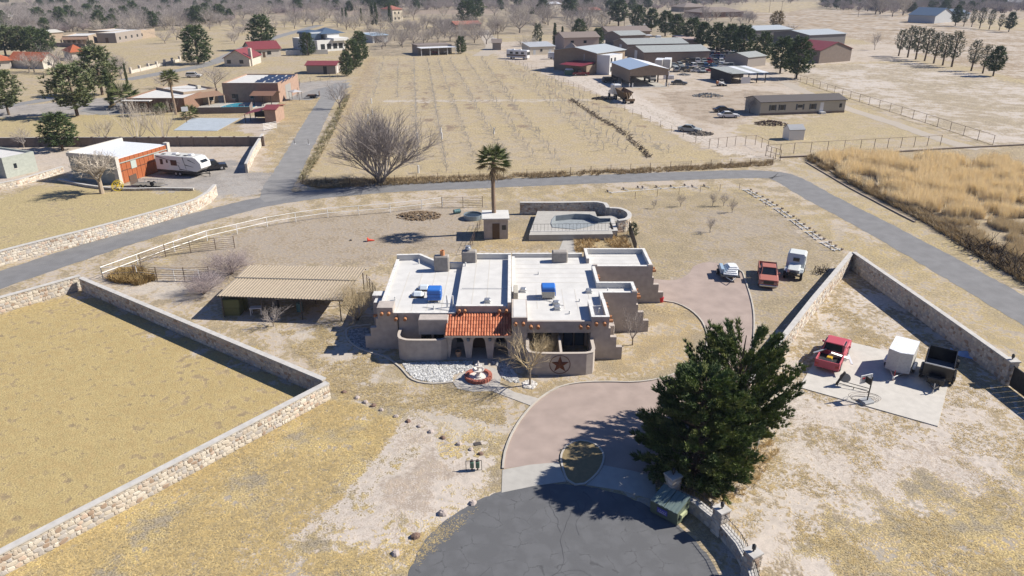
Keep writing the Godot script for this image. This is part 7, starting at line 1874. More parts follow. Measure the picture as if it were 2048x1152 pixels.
	building("grey_shed", "small grey gabled shed behind the dark open shed", "shed", Vector2(84.4, -270.44), Vector2(92.87, -276.71), 10.0, 3.4, mat("grey cladding"), "gable_side", galv, 1.2, 0.3)
	building("red_barn", "windowless brown barn with a red gabled roof at the field corner", "barn", Vector2(115.05, -283.26), Vector2(130.57, -291.88), 14.0, 4.6, greym, "gable_front", redm, 2.6, 0.3)
	o = building("metal_barn", "large grey metal barn behind the red roofed barn", "barn", Vector2(134.48, -346.2), Vector2(155.34, -356.32), 22.0, 5.5, mat("slate grey wall", Color(0.2, 0.19, 0.185), 0.7, "streak", 2.0), "gable_side", mat("silver metal roof"), 1.4, 0.4)
	building("metal_barn", "second grey metal barn, left of the big one beyond the pines", "barn", Vector2(122.31, -384.32), Vector2(144.22, -393.56), 22.0, 5.0, mats["slate grey wall"], "gable_side", mats["silver metal roof"], 1.4, 0.4)
	# manufactured home
	A = Vector2(58.52, -173.55); B = Vector2(80.21, -177.62)
	W = A.distance_to(B)
	o = building("mobile_home", "long cream manufactured home with a dark shingle roof", "mobile home", A, B, 7.5, 3.0, mat("cream siding", Color(0.46, 0.42, 0.34), 0.8, "grain", 1.5), "gable_side", mat("dark shingle", Color(0.09, 0.08, 0.08), 0.9, "grain", 1.0), 0.9, 0.3)
	openings(o, "window", "f", W, [[2.7, 1.1, 0.9, 1.2], [5.1, 1.1, 0.9, 1.2], [9.6, 1.5, 1.2, 0.7], [13.1, 1.1, 0.9, 1.2], [20.5, 1.2, 0.7, 1.0]], g)
	for x in [2.2, 3.65, 4.6, 6.05, 9.1, 10.85, 12.6, 14.05]: part(o, "shutter", MB.new().box(x, 1.05, 0.0, x + 0.42, 2.35, 0.04), mat("dark shutter", Color(0.06, 0.07, 0.08), 0.6))
	openings(o, "door", "f", W, [[15.4, 0.5, 0.95, 2.1]], mats["white paint"])
	part(o, "skirting", MB.new().box(-0.02, 0, 0.002, W + 0.02, 0.5, 0.05), mat("brown block"))
	var stp := part(o, "steps", MB.new().box(15.2, 0, 0.06, 16.5, 0.5, 1.2), mats["white paint"])
	# small white shed
	A = Vector2(55.5, -145.35); B = Vector2(58.69, -145.83)
	o = building("garden_shed", "small white barn shaped shed alone on the dry grass", "shed", A, B, 2.6, 2.0, mat("white paint"), "gable_side", mat("grey shingle", Color(0.33, 0.34, 0.36), 0.9, "grain", 0.8), 0.8, 0.1)
	part(o, "roof_fold", MB.new().box(0.1, 2.25, -0.35, A.distance_to(B) - 0.1, 2.31, -0.2), mats["grey shingle"])
	# far houses of the right side
	o = building("hip_house", "wide brown house with a hipped taupe roof far beyond the pine row", "house", Vector2(145.25, -596.92), Vector2(182.72, -611.45), 22.0, 4.0, mat("brown brick"), "hip", mat("taupe shingle"), 3.2, 0.8)
	openings(o, "window", "f", 30.0, [[4, 1, 2, 1.8], [10, 1, 2, 1.8], [17, 1, 2, 1.8], [24, 1, 2, 1.8]], g)
	building("hip_house", "second hipped roof house to the left behind the wide brown one", "house", Vector2(154.43, -695.86), Vector2(176.57, -705.57), 20.0, 4.0, mat("tan stucco"), "hip", mats["taupe shingle"], 3.2, 0.8)
	o = building("gabled_house", "blue grey steep roofed house behind the right hand tree row", "house", Vector2(289.06, -527.74), Vector2(311.36, -545), 18.0, 5.0, mat("pale grey wall"), "gable_front", mat("blue slate roof"), 4.5, 0.6)
	building("gabled_house", "wing of the blue grey house, just right of its steep gable", "house", Vector2(323.35, -569.81), Vector2(345.05, -583.06), 16.0, 4.0, mat("pale grey wall"), "gable_side", mats["blue slate roof"], 3.0, 0.6)

	# vehicles of the yard
	var wp := mats["white paint"] as Material
	var tractor := thing("dump_truck", "white semi tractor with a long rusty tan hopper trailer", "truck", v3(Vector2(28.09, -200.12)), yaw_of(Vector2(30.65, -190.2), Vector2(26.8, -207.29)))
	var rust := mat("rusty tan steel", Color(0.22, 0.14, 0.075), 0.7, "stain", 1.5, "blotch", 3.0)
	part(tractor, "sleeper", MB.new().cbox(-0.6, 1.1, -1.2, 1.6, 3.6, 1.2, 0.2), wp)
	part(tractor, "hood", MB.new().extrude(PackedVector2Array([Vector2(1.6, 0.9), Vector2(3.4, 0.8), Vector2(3.5, 1.6), Vector2(1.6, 2.2)]), -1.0, 1.0, 0.1, 0.2), wp)
	part(tractor, "windshield", MB.new().extrude(PackedVector2Array([Vector2(1.58, 2.25), Vector2(1.75, 2.3), Vector2(1.5, 3.2), Vector2(1.4, 3.2)]), -1.0, 1.0), g)
	part(tractor, "chassis", MB.new().box(-9.5, 0.8, -0.5, 3.3, 1.05, 0.5), mat("black trim"))
	for s in [-1, 1]: part(tractor, "exhaust_stack", MB.new().tube(Vector3(-0.75, 1.0, s * 1.0), Vector3(-0.75, 4.1, s * 1.0), 0.08, 0.08, 8), mat("chrome"))
	for x in [2.7, -1.4, -2.6, -8.4, -9.5]:
		for s in [-1, 1]: wheel(tractor, x, s * 1.0, 0.5, 0.4)
	var hop := MB.new()
	for s in [-1, 1]:
		var a := Vector3(-2.0, 3.0, s * 1.25); var b := Vector3(-9.0, 2.7, s * 1.25); var c := Vector3(-7.6, 1.0, s * 0.7); var d := Vector3(-3.4, 1.0, s * 0.7)
		hop.quad(a, d, c, b)
	hop.quad(Vector3(-2.0, 3.0, -1.25), Vector3(-2.0, 3.0, 1.25), Vector3(-3.4, 1.0, 0.7), Vector3(-3.4, 1.0, -0.7))
	hop.quad(Vector3(-9.0, 2.7, 1.25), Vector3(-9.0, 2.7, -1.25), Vector3(-7.6, 1.0, -0.7), Vector3(-7.6, 1.0, 0.7))
	hop.quad(Vector3(-3.4, 1.0, 0.7), Vector3(-7.6, 1.0, 0.7), Vector3(-7.6, 1.0, -0.7), Vector3(-3.4, 1.0, -0.7))
	part(tractor, "hopper", hop, rust)
	for q in [[-2.0, 3.0, -9.0, 2.7, 1.25], [-2.0, 3.0, -9.0, 2.7, -1.25]]: part(tractor, "hopper_rim", MB.new().tube(Vector3(q[0], q[1], q[4]), Vector3(q[2], q[3], q[4]), 0.09, 0.09, 5), rust)
	for s in [-0.7, 0.0, 0.7]: part(tractor, "rear_brace", MB.new().tube(Vector3(-9.0, 2.7, s), Vector3(-10.4, 1.2, s), 0.07, 0.07, 5), rust)
	part(tractor, "tail_frame", MB.new().box(-10.5, 0.7, -1.2, -10.3, 1.3, 1.2), rust)
	car("parked_car", "white sedan parked before the manufactured home", "car", v3(Vector2(50.36, -170.93)), 0.05, "sedan", wp)
	car("parked_car", "black sedan just behind the white one before the manufactured home", "car", v3(Vector2(51.17, -178.32)), 0.05, "sedan", paint("black paint", Color(0.015, 0.015, 0.018), 0.3))
	car("parked_car", "silver car alone beside the dirt lane and brush pile", "car", v3(Vector2(37.68, -154.46)), -0.5, "sedan", paint("silver paint", Color(0.36, 0.38, 0.36), 0.4))
	car("parked_car", "dark grey sports sedan right of the open vehicle bay", "car", v3(Vector2(50.67, -226.41)), -0.25, "sedan", paint("dark grey paint", Color(0.04, 0.045, 0.055), 0.3))
	car("parked_car", "black car in the shade left of the open vehicle bay", "car", v3(Vector2(30.13, -230.87)), 0.15, "suv", mats["black paint"])
	car("pickup_truck", "dark red pickup before the maroon lean-to", "pickup truck", v3(Vector2(22.64, -247.87)), PI + 0.05, "pickup", paint("maroon paint", Color(0.2, 0.015, 0.025), 0.35))
	car("delivery_van", "white high roofed van parked before the brown gabled house", "van", v3(Vector2(17.01, -299.14)), 0.05, "van", wp)
	car("parked_car", "white pickup like car on the dirt drive by the far bare trees", "car", v3(Vector2(-7.93, -378.38)), 0.3, "suv", wp)
	car("parked_suv", "white truck parked on the road behind the brown roofed house", "car", v3(Vector2(58.06, -459.52)), 0.0, "pickup", wp)
	var bx := thing("box_trailer", "small white cargo trailer in front of the white van", "trailer", v3(Vector2(16.79, -271.98)), 0.1)
	part(bx, "box", MB.new().cbox(-1.6, 0.5, -1.1, 1.6, 2.9, 1.1, 0.08), wp)
	for s in [-1, 1]: wheel(bx, -0.2, s * 1.05, 0.36, 0.2)
	part(bx, "drawbar", MB.new().tube(Vector3(1.6, 0.5, 0), Vector3(2.6, 0.5, 0), 0.06, 0.06, 5), mat("black trim"))
	var dumpb := thing("scrap_bin", "dark scrap bin with white rubbish on top beside the dark red pickup", "bin", v3(Vector2(18.94, -249.17)))
	part(dumpb, "bin", MB.new().cbox(-1.5, 0, -1.2, 1.5, 1.7, 1.2, 0.05), mat("green enamel"))
	part(dumpb, "rubbish", MB.new().cbox(-1.3, 1.7, -1.0, 1.3, 2.1, 1.0, 0.3), mats["white enamel"])
	var mh := thing("motor_coach", "silver and white motor coach parked beyond the orchard fence", "motorhome", v3(Vector2(2.37, -299.14)), -0.5)
	part(mh, "shell", MB.new().cbox(-4.6, 0.6, -1.25, 4.6, 3.5, 1.25, 0.18), wp)
	part(mh, "stripe", MB.new().box(-4.5, 1.2, 1.25, 4.0, 1.8, 1.27), mat("brown print", Color(0.16, 0.11, 0.08), 0.4))
	part(mh, "windshield", MB.new().box(4.58, 1.7, -1.05, 4.62, 2.9, 1.05), g)
	for x in [-3.0, -0.5, 2.0]: part(mh, "window", MB.new().box(x, 2.0, 1.25, x + 1.3, 2.8, 1.28), g)
	for x in [-2.0, 1.0]: part(mh, "roof_unit", MB.new().cbox(x - 0.5, 3.5, -0.4, x + 0.5, 3.75, 0.4, 0.08), wp)
	for x in [3.2, -2.4]:
		for s in [-1, 1]: wheel(mh, x, s * 1.1, 0.48, 0.3)
	for k in 2:
		var bt := thing("box_truck", ["white box truck body beside the front taupe shed", "second white box truck body, right of the first by the shed"][k], "truck", v3(Vector2(51.41, -262.98) if k == 0 else Vector2(54.49, -264.44)), 1.3)
		part(bt, "box", MB.new().cbox(-4.5, 0.9, -1.25, 2.5, 3.8, 1.25, 0.05), mat("dull white metal"))
		part(bt, "roof", MB.new().box(-4.4, 3.8, -1.15, 2.4, 3.84, 1.15), whitem)
		part(bt, "cab", MB.new().cbox(2.6, 0.7, -1.1, 4.4, 2.5, 1.1, 0.2), wp)
		for x in [3.4, -2.6]:
			for s in [-1, 1]: wheel(bt, x, s * 1.0, 0.48, 0.3, false)
	var sk := thing("skid_loader", "small white and orange skid loader in front of the dark shed", "loader", v3(Vector2(62.4, -223.17)), 0.2)
	part(sk, "body", MB.new().cbox(-1.0, 0.4, -0.6, 0.8, 1.3, 0.6, 0.1), wp)
	part(sk, "cab", MB.new().cbox(-0.5, 1.3, -0.5, 0.6, 2.0, 0.5, 0.08), mat("black trim"))
	part(sk, "engine_cover", MB.new().cbox(-1.3, 0.7, -0.55, -1.0, 1.5, 0.55, 0.05), mat("orange paint", Color(0.5, 0.15, 0.03), 0.5))
	part(sk, "bucket", MB.new().extrude(PackedVector2Array([Vector2(1.2, 0.05), Vector2(1.9, 0.05), Vector2(1.3, 0.6)]), -0.8, 0.8), mats["black trim"])
	for s in [-1, 1]:
		part(sk, "lift_arm", MB.new().tube(Vector3(-1.0, 1.5, s * 0.7), Vector3(1.4, 0.4, s * 0.7), 0.07, 0.07, 5), wp)
		for x in [-0.6, 0.5]: wheel(sk, x, s * 0.75, 0.38, 0.26, false)
	var tank := thing("plastic_tank", "white cubic liquid tanks stacked beside the open vehicle bay", "tank", v3(Vector2(49.99, -239.08)))
	for k in 3: part(tank, "cube", MB.new().cbox(-1.6 + k * 1.1, 0.1, -0.5, -0.55 + k * 1.1, 1.2, 0.5, 0.06), mats["white enamel"])
	part(tank, "cube", MB.new().cbox(-1.0, 1.2, -0.5, 0.05, 2.3, 0.5, 0.06), mats["white enamel"])
	part(tank, "pallet", MB.new().box(-1.65, 0, -0.55, 1.7, 0.1, 0.55), mat("grey timber"))

	# the crowded lot of stored cars
	var cols := [["white", wp], ["pale silver", paint("silver paint", Color(0.36, 0.38, 0.36), 0.4)], ["dark grey", paint("dark grey paint", Color(0.04, 0.045, 0.055), 0.3)], ["blue", paint("blue paint", Color(0.03, 0.1, 0.22), 0.35)], ["black", mats["black paint"]], ["red", paint("bright red paint", Color(0.35, 0.02, 0.03), 0.35)], ["tan", paint("tan paint", Color(0.3, 0.25, 0.17), 0.45)]]
	var proto := {}
	var lot := RandomNumberGenerator.new()
	lot.seed = 8
	var grid := [[Vector2(56.46, -258.69), Vector2(74.24, -254.53), 9], [Vector2(58.5, -271.98), Vector2(78.23, -268.92), 10], [Vector2(66.06, -286.65), Vector2(82.49, -281.6), 9], [Vector2(77.18, -301.01), Vector2(88.07, -297.29), 7], [Vector2(80.98, -314.76), Vector2(92.69, -310.71), 7], [Vector2(84.56, -327.53), Vector2(94.73, -325.34), 6]]
	var nth := ["first", "second", "third", "fourth", "fifth", "sixth", "seventh", "eighth", "ninth", "tenth"]
	for ri in grid.size():
		var r: Array = grid[ri]
		for i in int(r[2]):
			var at: Vector2 = r[0].lerp(r[1], (i + lot.randf_range(-0.12, 0.12)) / (r[2] - 1))
			var c: Array = cols[[0, 0, 0, 1, 1, 2, 2, 3, 4, 0, 1, 6, 5, 3][lot.randi() % 14]]
			var kind: String = ["sedan", "suv", "pickup", "suv", "sedan"][lot.randi() % 5]
			var word: String = {"sedan": "car", "suv": "high roofed car", "pickup": "pickup"}[kind]
			var key: String = c[0] + kind
			var lb: String = c[0] + " " + word + ", " + nth[i] + " from left in " + nth[ri] + " nearest row of stored vehicles"
			var yw := lot.randf_range(-0.25, 0.25) + (PI / 2 if lot.randf() < 0.75 else 0.0) + (PI if lot.randf() < 0.5 else 0.0)
			if proto.has(key): copy_of(proto[key], lb, v3(at), yw)
			else: proto[key] = car("stored_car", lb, "car", v3(at), yw, kind, c[1], "vehicles stored in the work yard")
	# heaps beside the lanes
	for h in [["heap of dark rubble beside the silver car and the lane", Vector2(39.49, -151.83), 1.9, Color(0.2, 0.17, 0.14)], ["brown brush and scrap pile before the manufactured home", Vector2(57.64, -162.9), 2.6, Color(0.13, 0.085, 0.06)], ["dark earth heap left of the hopper trailer", Vector2(24.25, -198.4), 2.2, Color(0.07, 0.06, 0.055)], ["grey scrap pile in the open middle of the work yard", Vector2(57.14, -249.17), 1.6, Color(0.3, 0.3, 0.29)], ["low grey brown spoil mound below the dark shed", Vector2(53.68, -203.64), 3.0, Color(0.3, 0.245, 0.2)]]:
		var hm := MB.new()
		for k in 170:
			var a := lot.randf() * TAU
			var d: float = sqrt(lot.randf()) * h[2]
			hm.xf = Transform3D(Basis(Vector3(lot.randf(), lot.randf(), lot.randf()).normalized(), lot.randf() * TAU).scaled(Vector3.ONE * lot.randf_range(0.12, 0.42)), Vector3(cos(a) * d * 1.4, maxf(0.05, (h[2] - d) * 0.3), sin(a) * d))
			hm.box(-0.5, -0.3, -0.5, 0.5, 0.3, 0.5)
		solo("rubble_heap", h[0], "heap", hm, mat("heap " + str(h[3].r), h[3], 0.95, "speck", 0.8), v3(h[1]))

func make_far_buildings() -> void:
	var white := mat("white metal roof")
	var g := glass_mat()
	var o := thing("long_carport", "white roofed carport with parked vehicles at the top of the orchard", "carport", v3(Vector2(-37.12, -310.71)), yaw_of(Vector2(-37.12, -310.71), Vector2(-23.4, -316.82)))
	var W := (Vector2(-37.12, -310.71)).distance_to(Vector2(-23.4, -316.82))
	part(o, "roof", MB.new().box(-0.3, 2.9, -5.5, W + 0.3, 3.05, 0.4), white)
	for i in 5: part(o, "post", MB.new().box(i * W / 4.0 - 0.1, 0, -0.1, i * W / 4.0 + 0.1, 2.9, 0.1), mat("white paint"))
	part(o, "rear_wall", MB.new().box(0, 0, -5.4, W, 3.6, -5.2), mat("dull grey stucco"))
	part(o, "rear_roof", MB.new().box(0, 3.6, -14.0, W, 3.75, -5.3), mat("taupe shingle"))
	part(o, "rear_block", MB.new().box(0.2, 0, -13.5, W - 0.2, 3.6, -5.4), mat("tan stucco"))
	car("pickup_truck", "white pickup under the right end of the orchard carport", "pickup truck", v3(Vector2(-29.62, -321.02)), 0.1, "pickup", mat("white paint"))
	car("pickup_truck", "red pickup under the middle of the orchard carport", "pickup truck", v3(Vector2(-34.06, -318.91)), 0.1, "pickup", paint("maroon paint", Color(0.2, 0.015, 0.025), 0.35))
	building("far_house", "long low house with a brick red roof among bare trees above the orchard", "house", Vector2(-33.83, -463.81), Vector2(-19.07, -472.65), 10.0, 3.0, mat("tan stucco"), "gable_side", mat("dull red tiles", Color(0.28, 0.1, 0.07), 0.8), 1.6, 0.5)
	building("small_shed", "small grey cabin beside the dirt drive right of the orchard top", "shed", Vector2(-8.64, -336.62), Vector2(-4.87, -336.62), 6.0, 3.0, mat("dull grey stucco"), "gable_side", mat("taupe shingle"), 1.4, 0.4)
	var lb := ["far white building behind the trees near the middle of the top edge", "far white roofed barn at the top edge, above the pine row", "far white building at the top edge left of centre", "far pale roof at the top edge above the blue grey house", "far white sheds at the upper left corner", "far low roof beside the far field road"]
	var sp := [[Vector2(36.15, -758.42), Vector2(48.59, -769.94)], [Vector2(226.02, -923.76), Vector2(269.39, -940.79)], [Vector2(-228.61, -876.12), Vector2(-214.22, -891.45)], [Vector2(517, -806.64), Vector2(532.57, -806.64)], [Vector2(-346.45, -522.22), Vector2(-343.98, -533.37)], [Vector2(54.29, -626.68), Vector2(72.18, -634.58)]]
	for i in sp.size():
		building("far_building", lb[i], "building", sp[i][0], sp[i][1], 14.0, 4.5, mat("white stucco"), "gable_side", white if i != 5 else mat("dull red tiles"), 1.6, 0.6)
	# electricity poles
	var wood := mat("grey pole timber", Color(0.16, 0.12, 0.09), 0.9)
	var pl := [[Vector2(-6.42, -348.68), 55, "tall wooden pole beside the dirt drive at the top of the orchard"], [Vector2(67.65, -463.81), 24, "wooden pole left of the first pine of the long row"], [Vector2(227.67, -686.4), 5, "left wooden pole in the far stubble field"], [Vector2(229.14, -659.5), 5, "right wooden pole in the far stubble field"], [Vector2(273.68, -611.45), 14, "lone wooden pole in the middle of the far stubble field"]]
	for p in pl:
		var q := thing("power_pole", p[2], "pole", v3(p[0]))
		part(q, "pole", MB.new().tube(Vector3.ZERO, Vector3(0, 10.5, 0), 0.17, 0.11, 7), wood)
		part(q, "crossarm", MB.new().box(-1.2, 9.6, -0.07, 1.2, 9.78, 0.07), wood)

class Grow:
	var m := MB.new()
	var r := RandomNumberGenerator.new()
	func limb(p: Vector3, d: Vector3, length: float, w: float, level: int, kids: Array, up: float, wide: float) -> void:
		var a := p
		var seg := 3 if level < 2 else 2
		var e := d
		var marks := []
		for i in seg:
			e = (e + Vector3(r.randf_range(-0.2, 0.2), up * 0.25, r.randf_range(-0.2, 0.2))).normalized()
			var b := a + e * length / seg
			m.tube(a, b, w * (1.0 - 0.28 * i / seg), w * (1.0 - 0.28 * (i + 1) / seg) * (0.8 if level else 1.0), 5 if level < 1 else 4 if level < 2 else 3, false)
			marks.append([a, b, e])
			a = b
		if level >= kids.size(): return
		for k in int(kids[level]):
			var t: float = (0.3 + 0.7 * (k + r.randf()) / kids[level]) * seg
			var q: Array = marks[mini(int(t), seg - 1)]
			var at: Vector3 = q[0].lerp(q[1], t - int(t)) if t < seg else a
			var side := Vector3(r.randf_range(-1, 1), r.randf_range(-0.35, 0.6), r.randf_range(-1, 1)).normalized()
			var nd: Vector3 = (q[2] * (1.0 - wide * 0.5) + side * wide).normalized()
			limb(at, nd, length * r.randf_range(0.5, 0.75), w * 0.45, level + 1, kids, up, wide)

# bare tree about 10 m tall: trunks, then limbs forking by kids
func bare_mesh(s: int, stems: int, trunk: float, w: float, kids: Array, up: float, wide: float, first := 4.0) -> Array:
	var t := Grow.new(); var b := Grow.new()
	t.r.seed = s; b.r.seed = s + 1
	for k in stems:
		var lean := Vector3.ZERO if stems == 1 else Vector3(cos(TAU * k / stems + s), 0, sin(TAU * k / stems + s)) * 0.55
		var d := (Vector3(t.r.randf_range(-0.1, 0.1), 1, t.r.randf_range(-0.1, 0.1)) + lean).normalized()
		t.m.tube(lean * 0.3, lean * 0.3 + d * trunk, w, w * 0.75, 7, false)
		var top := lean * 0.3 + d * trunk
		for i in int(kids[0]):
			var a: float = TAU * (i + b.r.randf()) / kids[0]
			var nd := (d * (0.7 + 0.5 * b.r.randf()) + Vector3(cos(a), 0, sin(a)) * wide * 1.1).normalized()
			b.limb(top - d * trunk * 0.35 * b.r.randf(), nd, first * b.r.randf_range(0.8, 1.15), w * 0.5, 1, kids, up, wide)
	return [t.m.mesh(), b.m.mesh()]

# evergreen about 10 m tall: boughs round a trunk, each carrying tufts of needles inside an envelope of radii
func pine_mesh(s: int, env: Array, boughs: int, tufts: int, blades: int, leaf: float, spread: float, rise: float, tones: Array, y0 := 0.6, sweep := 0.5) -> Array:
	var r := RandomNumberGenerator.new()
	r.seed = s
	var wood := MB.new(); var g := MB.new()
	wood.tube(Vector3.ZERO, Vector3(0.1, 5.0, 0), 0.26, 0.17, 7, false)
	wood.tube(Vector3(0.1, 5.0, 0), Vector3(0, 9.3, 0.1), 0.17, 0.04, 6, false)
	for b in boughs:
		var f := (b + r.randf()) / boughs
		var y := lerpf(y0, 9.6, f)
		var e := f * (env.size() - 1)
		var rad: float = lerpf(env[int(e)], env[mini(int(e) + 1, env.size() - 1)], e - int(e)) * r.randf_range(0.72, 1.12)
		var a := b * 2.399 + r.randf_range(-0.4, 0.4)
		var out := Vector3(cos(a), 0, sin(a))
		var root := Vector3(0, maxf(0.3, y - rise * rad), 0)
		var tip := Vector3(0, minf(y, 9.9), 0) + out * rad
		if b % 2 == 0: wood.tube(root, root.lerp(tip, 0.9), 0.05, 0.015, 3, false)
		var tone: Color = tones[r.randi() % tones.size()]
		var along := (tip - root).normalized()
		for t in tufts:
			var u := 0.3 + 0.7 * sqrt(r.randf())
			var c := root.lerp(tip, u) + Vector3(r.randf_range(-1, 1), r.randf_range(-0.7, 0.9), r.randf_range(-1, 1)) * spread * (0.45 + 0.55 * u)
			if c.y < 0.15: c.y = 0.15 + r.randf() * 0.3
			var k := r.randf_range(0.75, 1.3)
			g.col = Color(tone.r * k, tone.g * k, tone.b * k)
			for i in blades:
				var d := (along * sweep + Vector3(r.randf_range(-1, 1), r.randf_range(-0.3, 1.1), r.randf_range(-1, 1))).normalized()
				var w := d.cross(Vector3(r.randf_range(-1, 1), r.randf_range(-1, 1), r.randf_range(-1, 1))).normalized() * leaf * 0.13
				var l := leaf * r.randf_range(0.6, 1.25)
				g.tri(c - w, c + w, c + d * l)
	return [wood.mesh(), g.mesh()]

func palm_mesh(s: int, h: float, crown: float) -> Array:
	var r := RandomNumberGenerator.new()
	r.seed = s
	var wood := MB.new(); var g := MB.new(); var dead := MB.new()
	for i in 8:
		wood.tube(Vector3(0.05 * sin(i), h * i / 8.0, 0), Vector3(0.05 * sin(i + 1), h * (i + 1) / 8.0, 0), 0.3 - 0.012 * i, 0.27 - 0.012 * i, 8, false)
	var top := Vector3(0, h, 0)
	for i in 46:
		var el := lerpf(1.35, -0.55, i / 46.0) + r.randf_range(-0.15, 0.15)
		var a := i * 2.399
		var d := Vector3(cos(a) * cos(el), sin(el), sin(a) * cos(el))
		var st := top + d * crown * 0.55
		var mb := g if i < 38 else dead
		var k := r.randf_range(0.8, 1.25)
		mb.col = Color(0.09 * k, 0.11 * k, 0.03 * k) if i < 38 else Color(0.2 * k, 0.15 * k, 0.08 * k)
		mb.tube(top, st, 0.025, 0.015, 3, false)
		var side := d.cross(Vector3.UP).normalized()
		var nrm := side.cross(d).normalized()
		for q in 11:
			var t := (q - 5) / 5.0
			var tip := st + (d * cos(t * 1.35) + side * sin(t * 1.35)).normalized() * crown * 0.62 - Vector3(0, 0.12 * crown * absf(t) + 0.05, 0)
			mb.tri(st + side * 0.03, st - side * 0.03 + nrm * 0.02, tip + side * 0.02)
			mb.tri(st + side * 0.06, tip * 0.45 + st * 0.55 + nrm * 0.05 * crown, tip)
	for i in 60:
		var a := r.randf() * TAU
		dead.col = Color(0.22, 0.16, 0.09)
		var p := Vector3(cos(a) * 0.3, h - r.randf_range(0.2, 1.8), sin(a) * 0.3)
		dead.tri(p, p + Vector3(-sin(a) * 0.15, 0, cos(a) * 0.15), p + Vector3(cos(a) * 0.45, -1.0, sin(a) * 0.45))
	return [wood.mesh(), g.mesh(), dead.mesh()]

var kit := {}

func tree(called: String, label: String, x: float, z: float, h: float, kind: String, yaw: float, wide := 1.0, group := "") -> Node3D:
	var k: Dictionary = kit[kind]
	var o := thing(called, label, k.word, Vector3(x, 0, z), yaw, group)
	var s := h / 10.0
	o.scale = Vector3(s * wide, s, s * wide)
	for i in k.parts.size(): part(o, k.parts[i], k.meshes[i], k.mats[i])
	return o

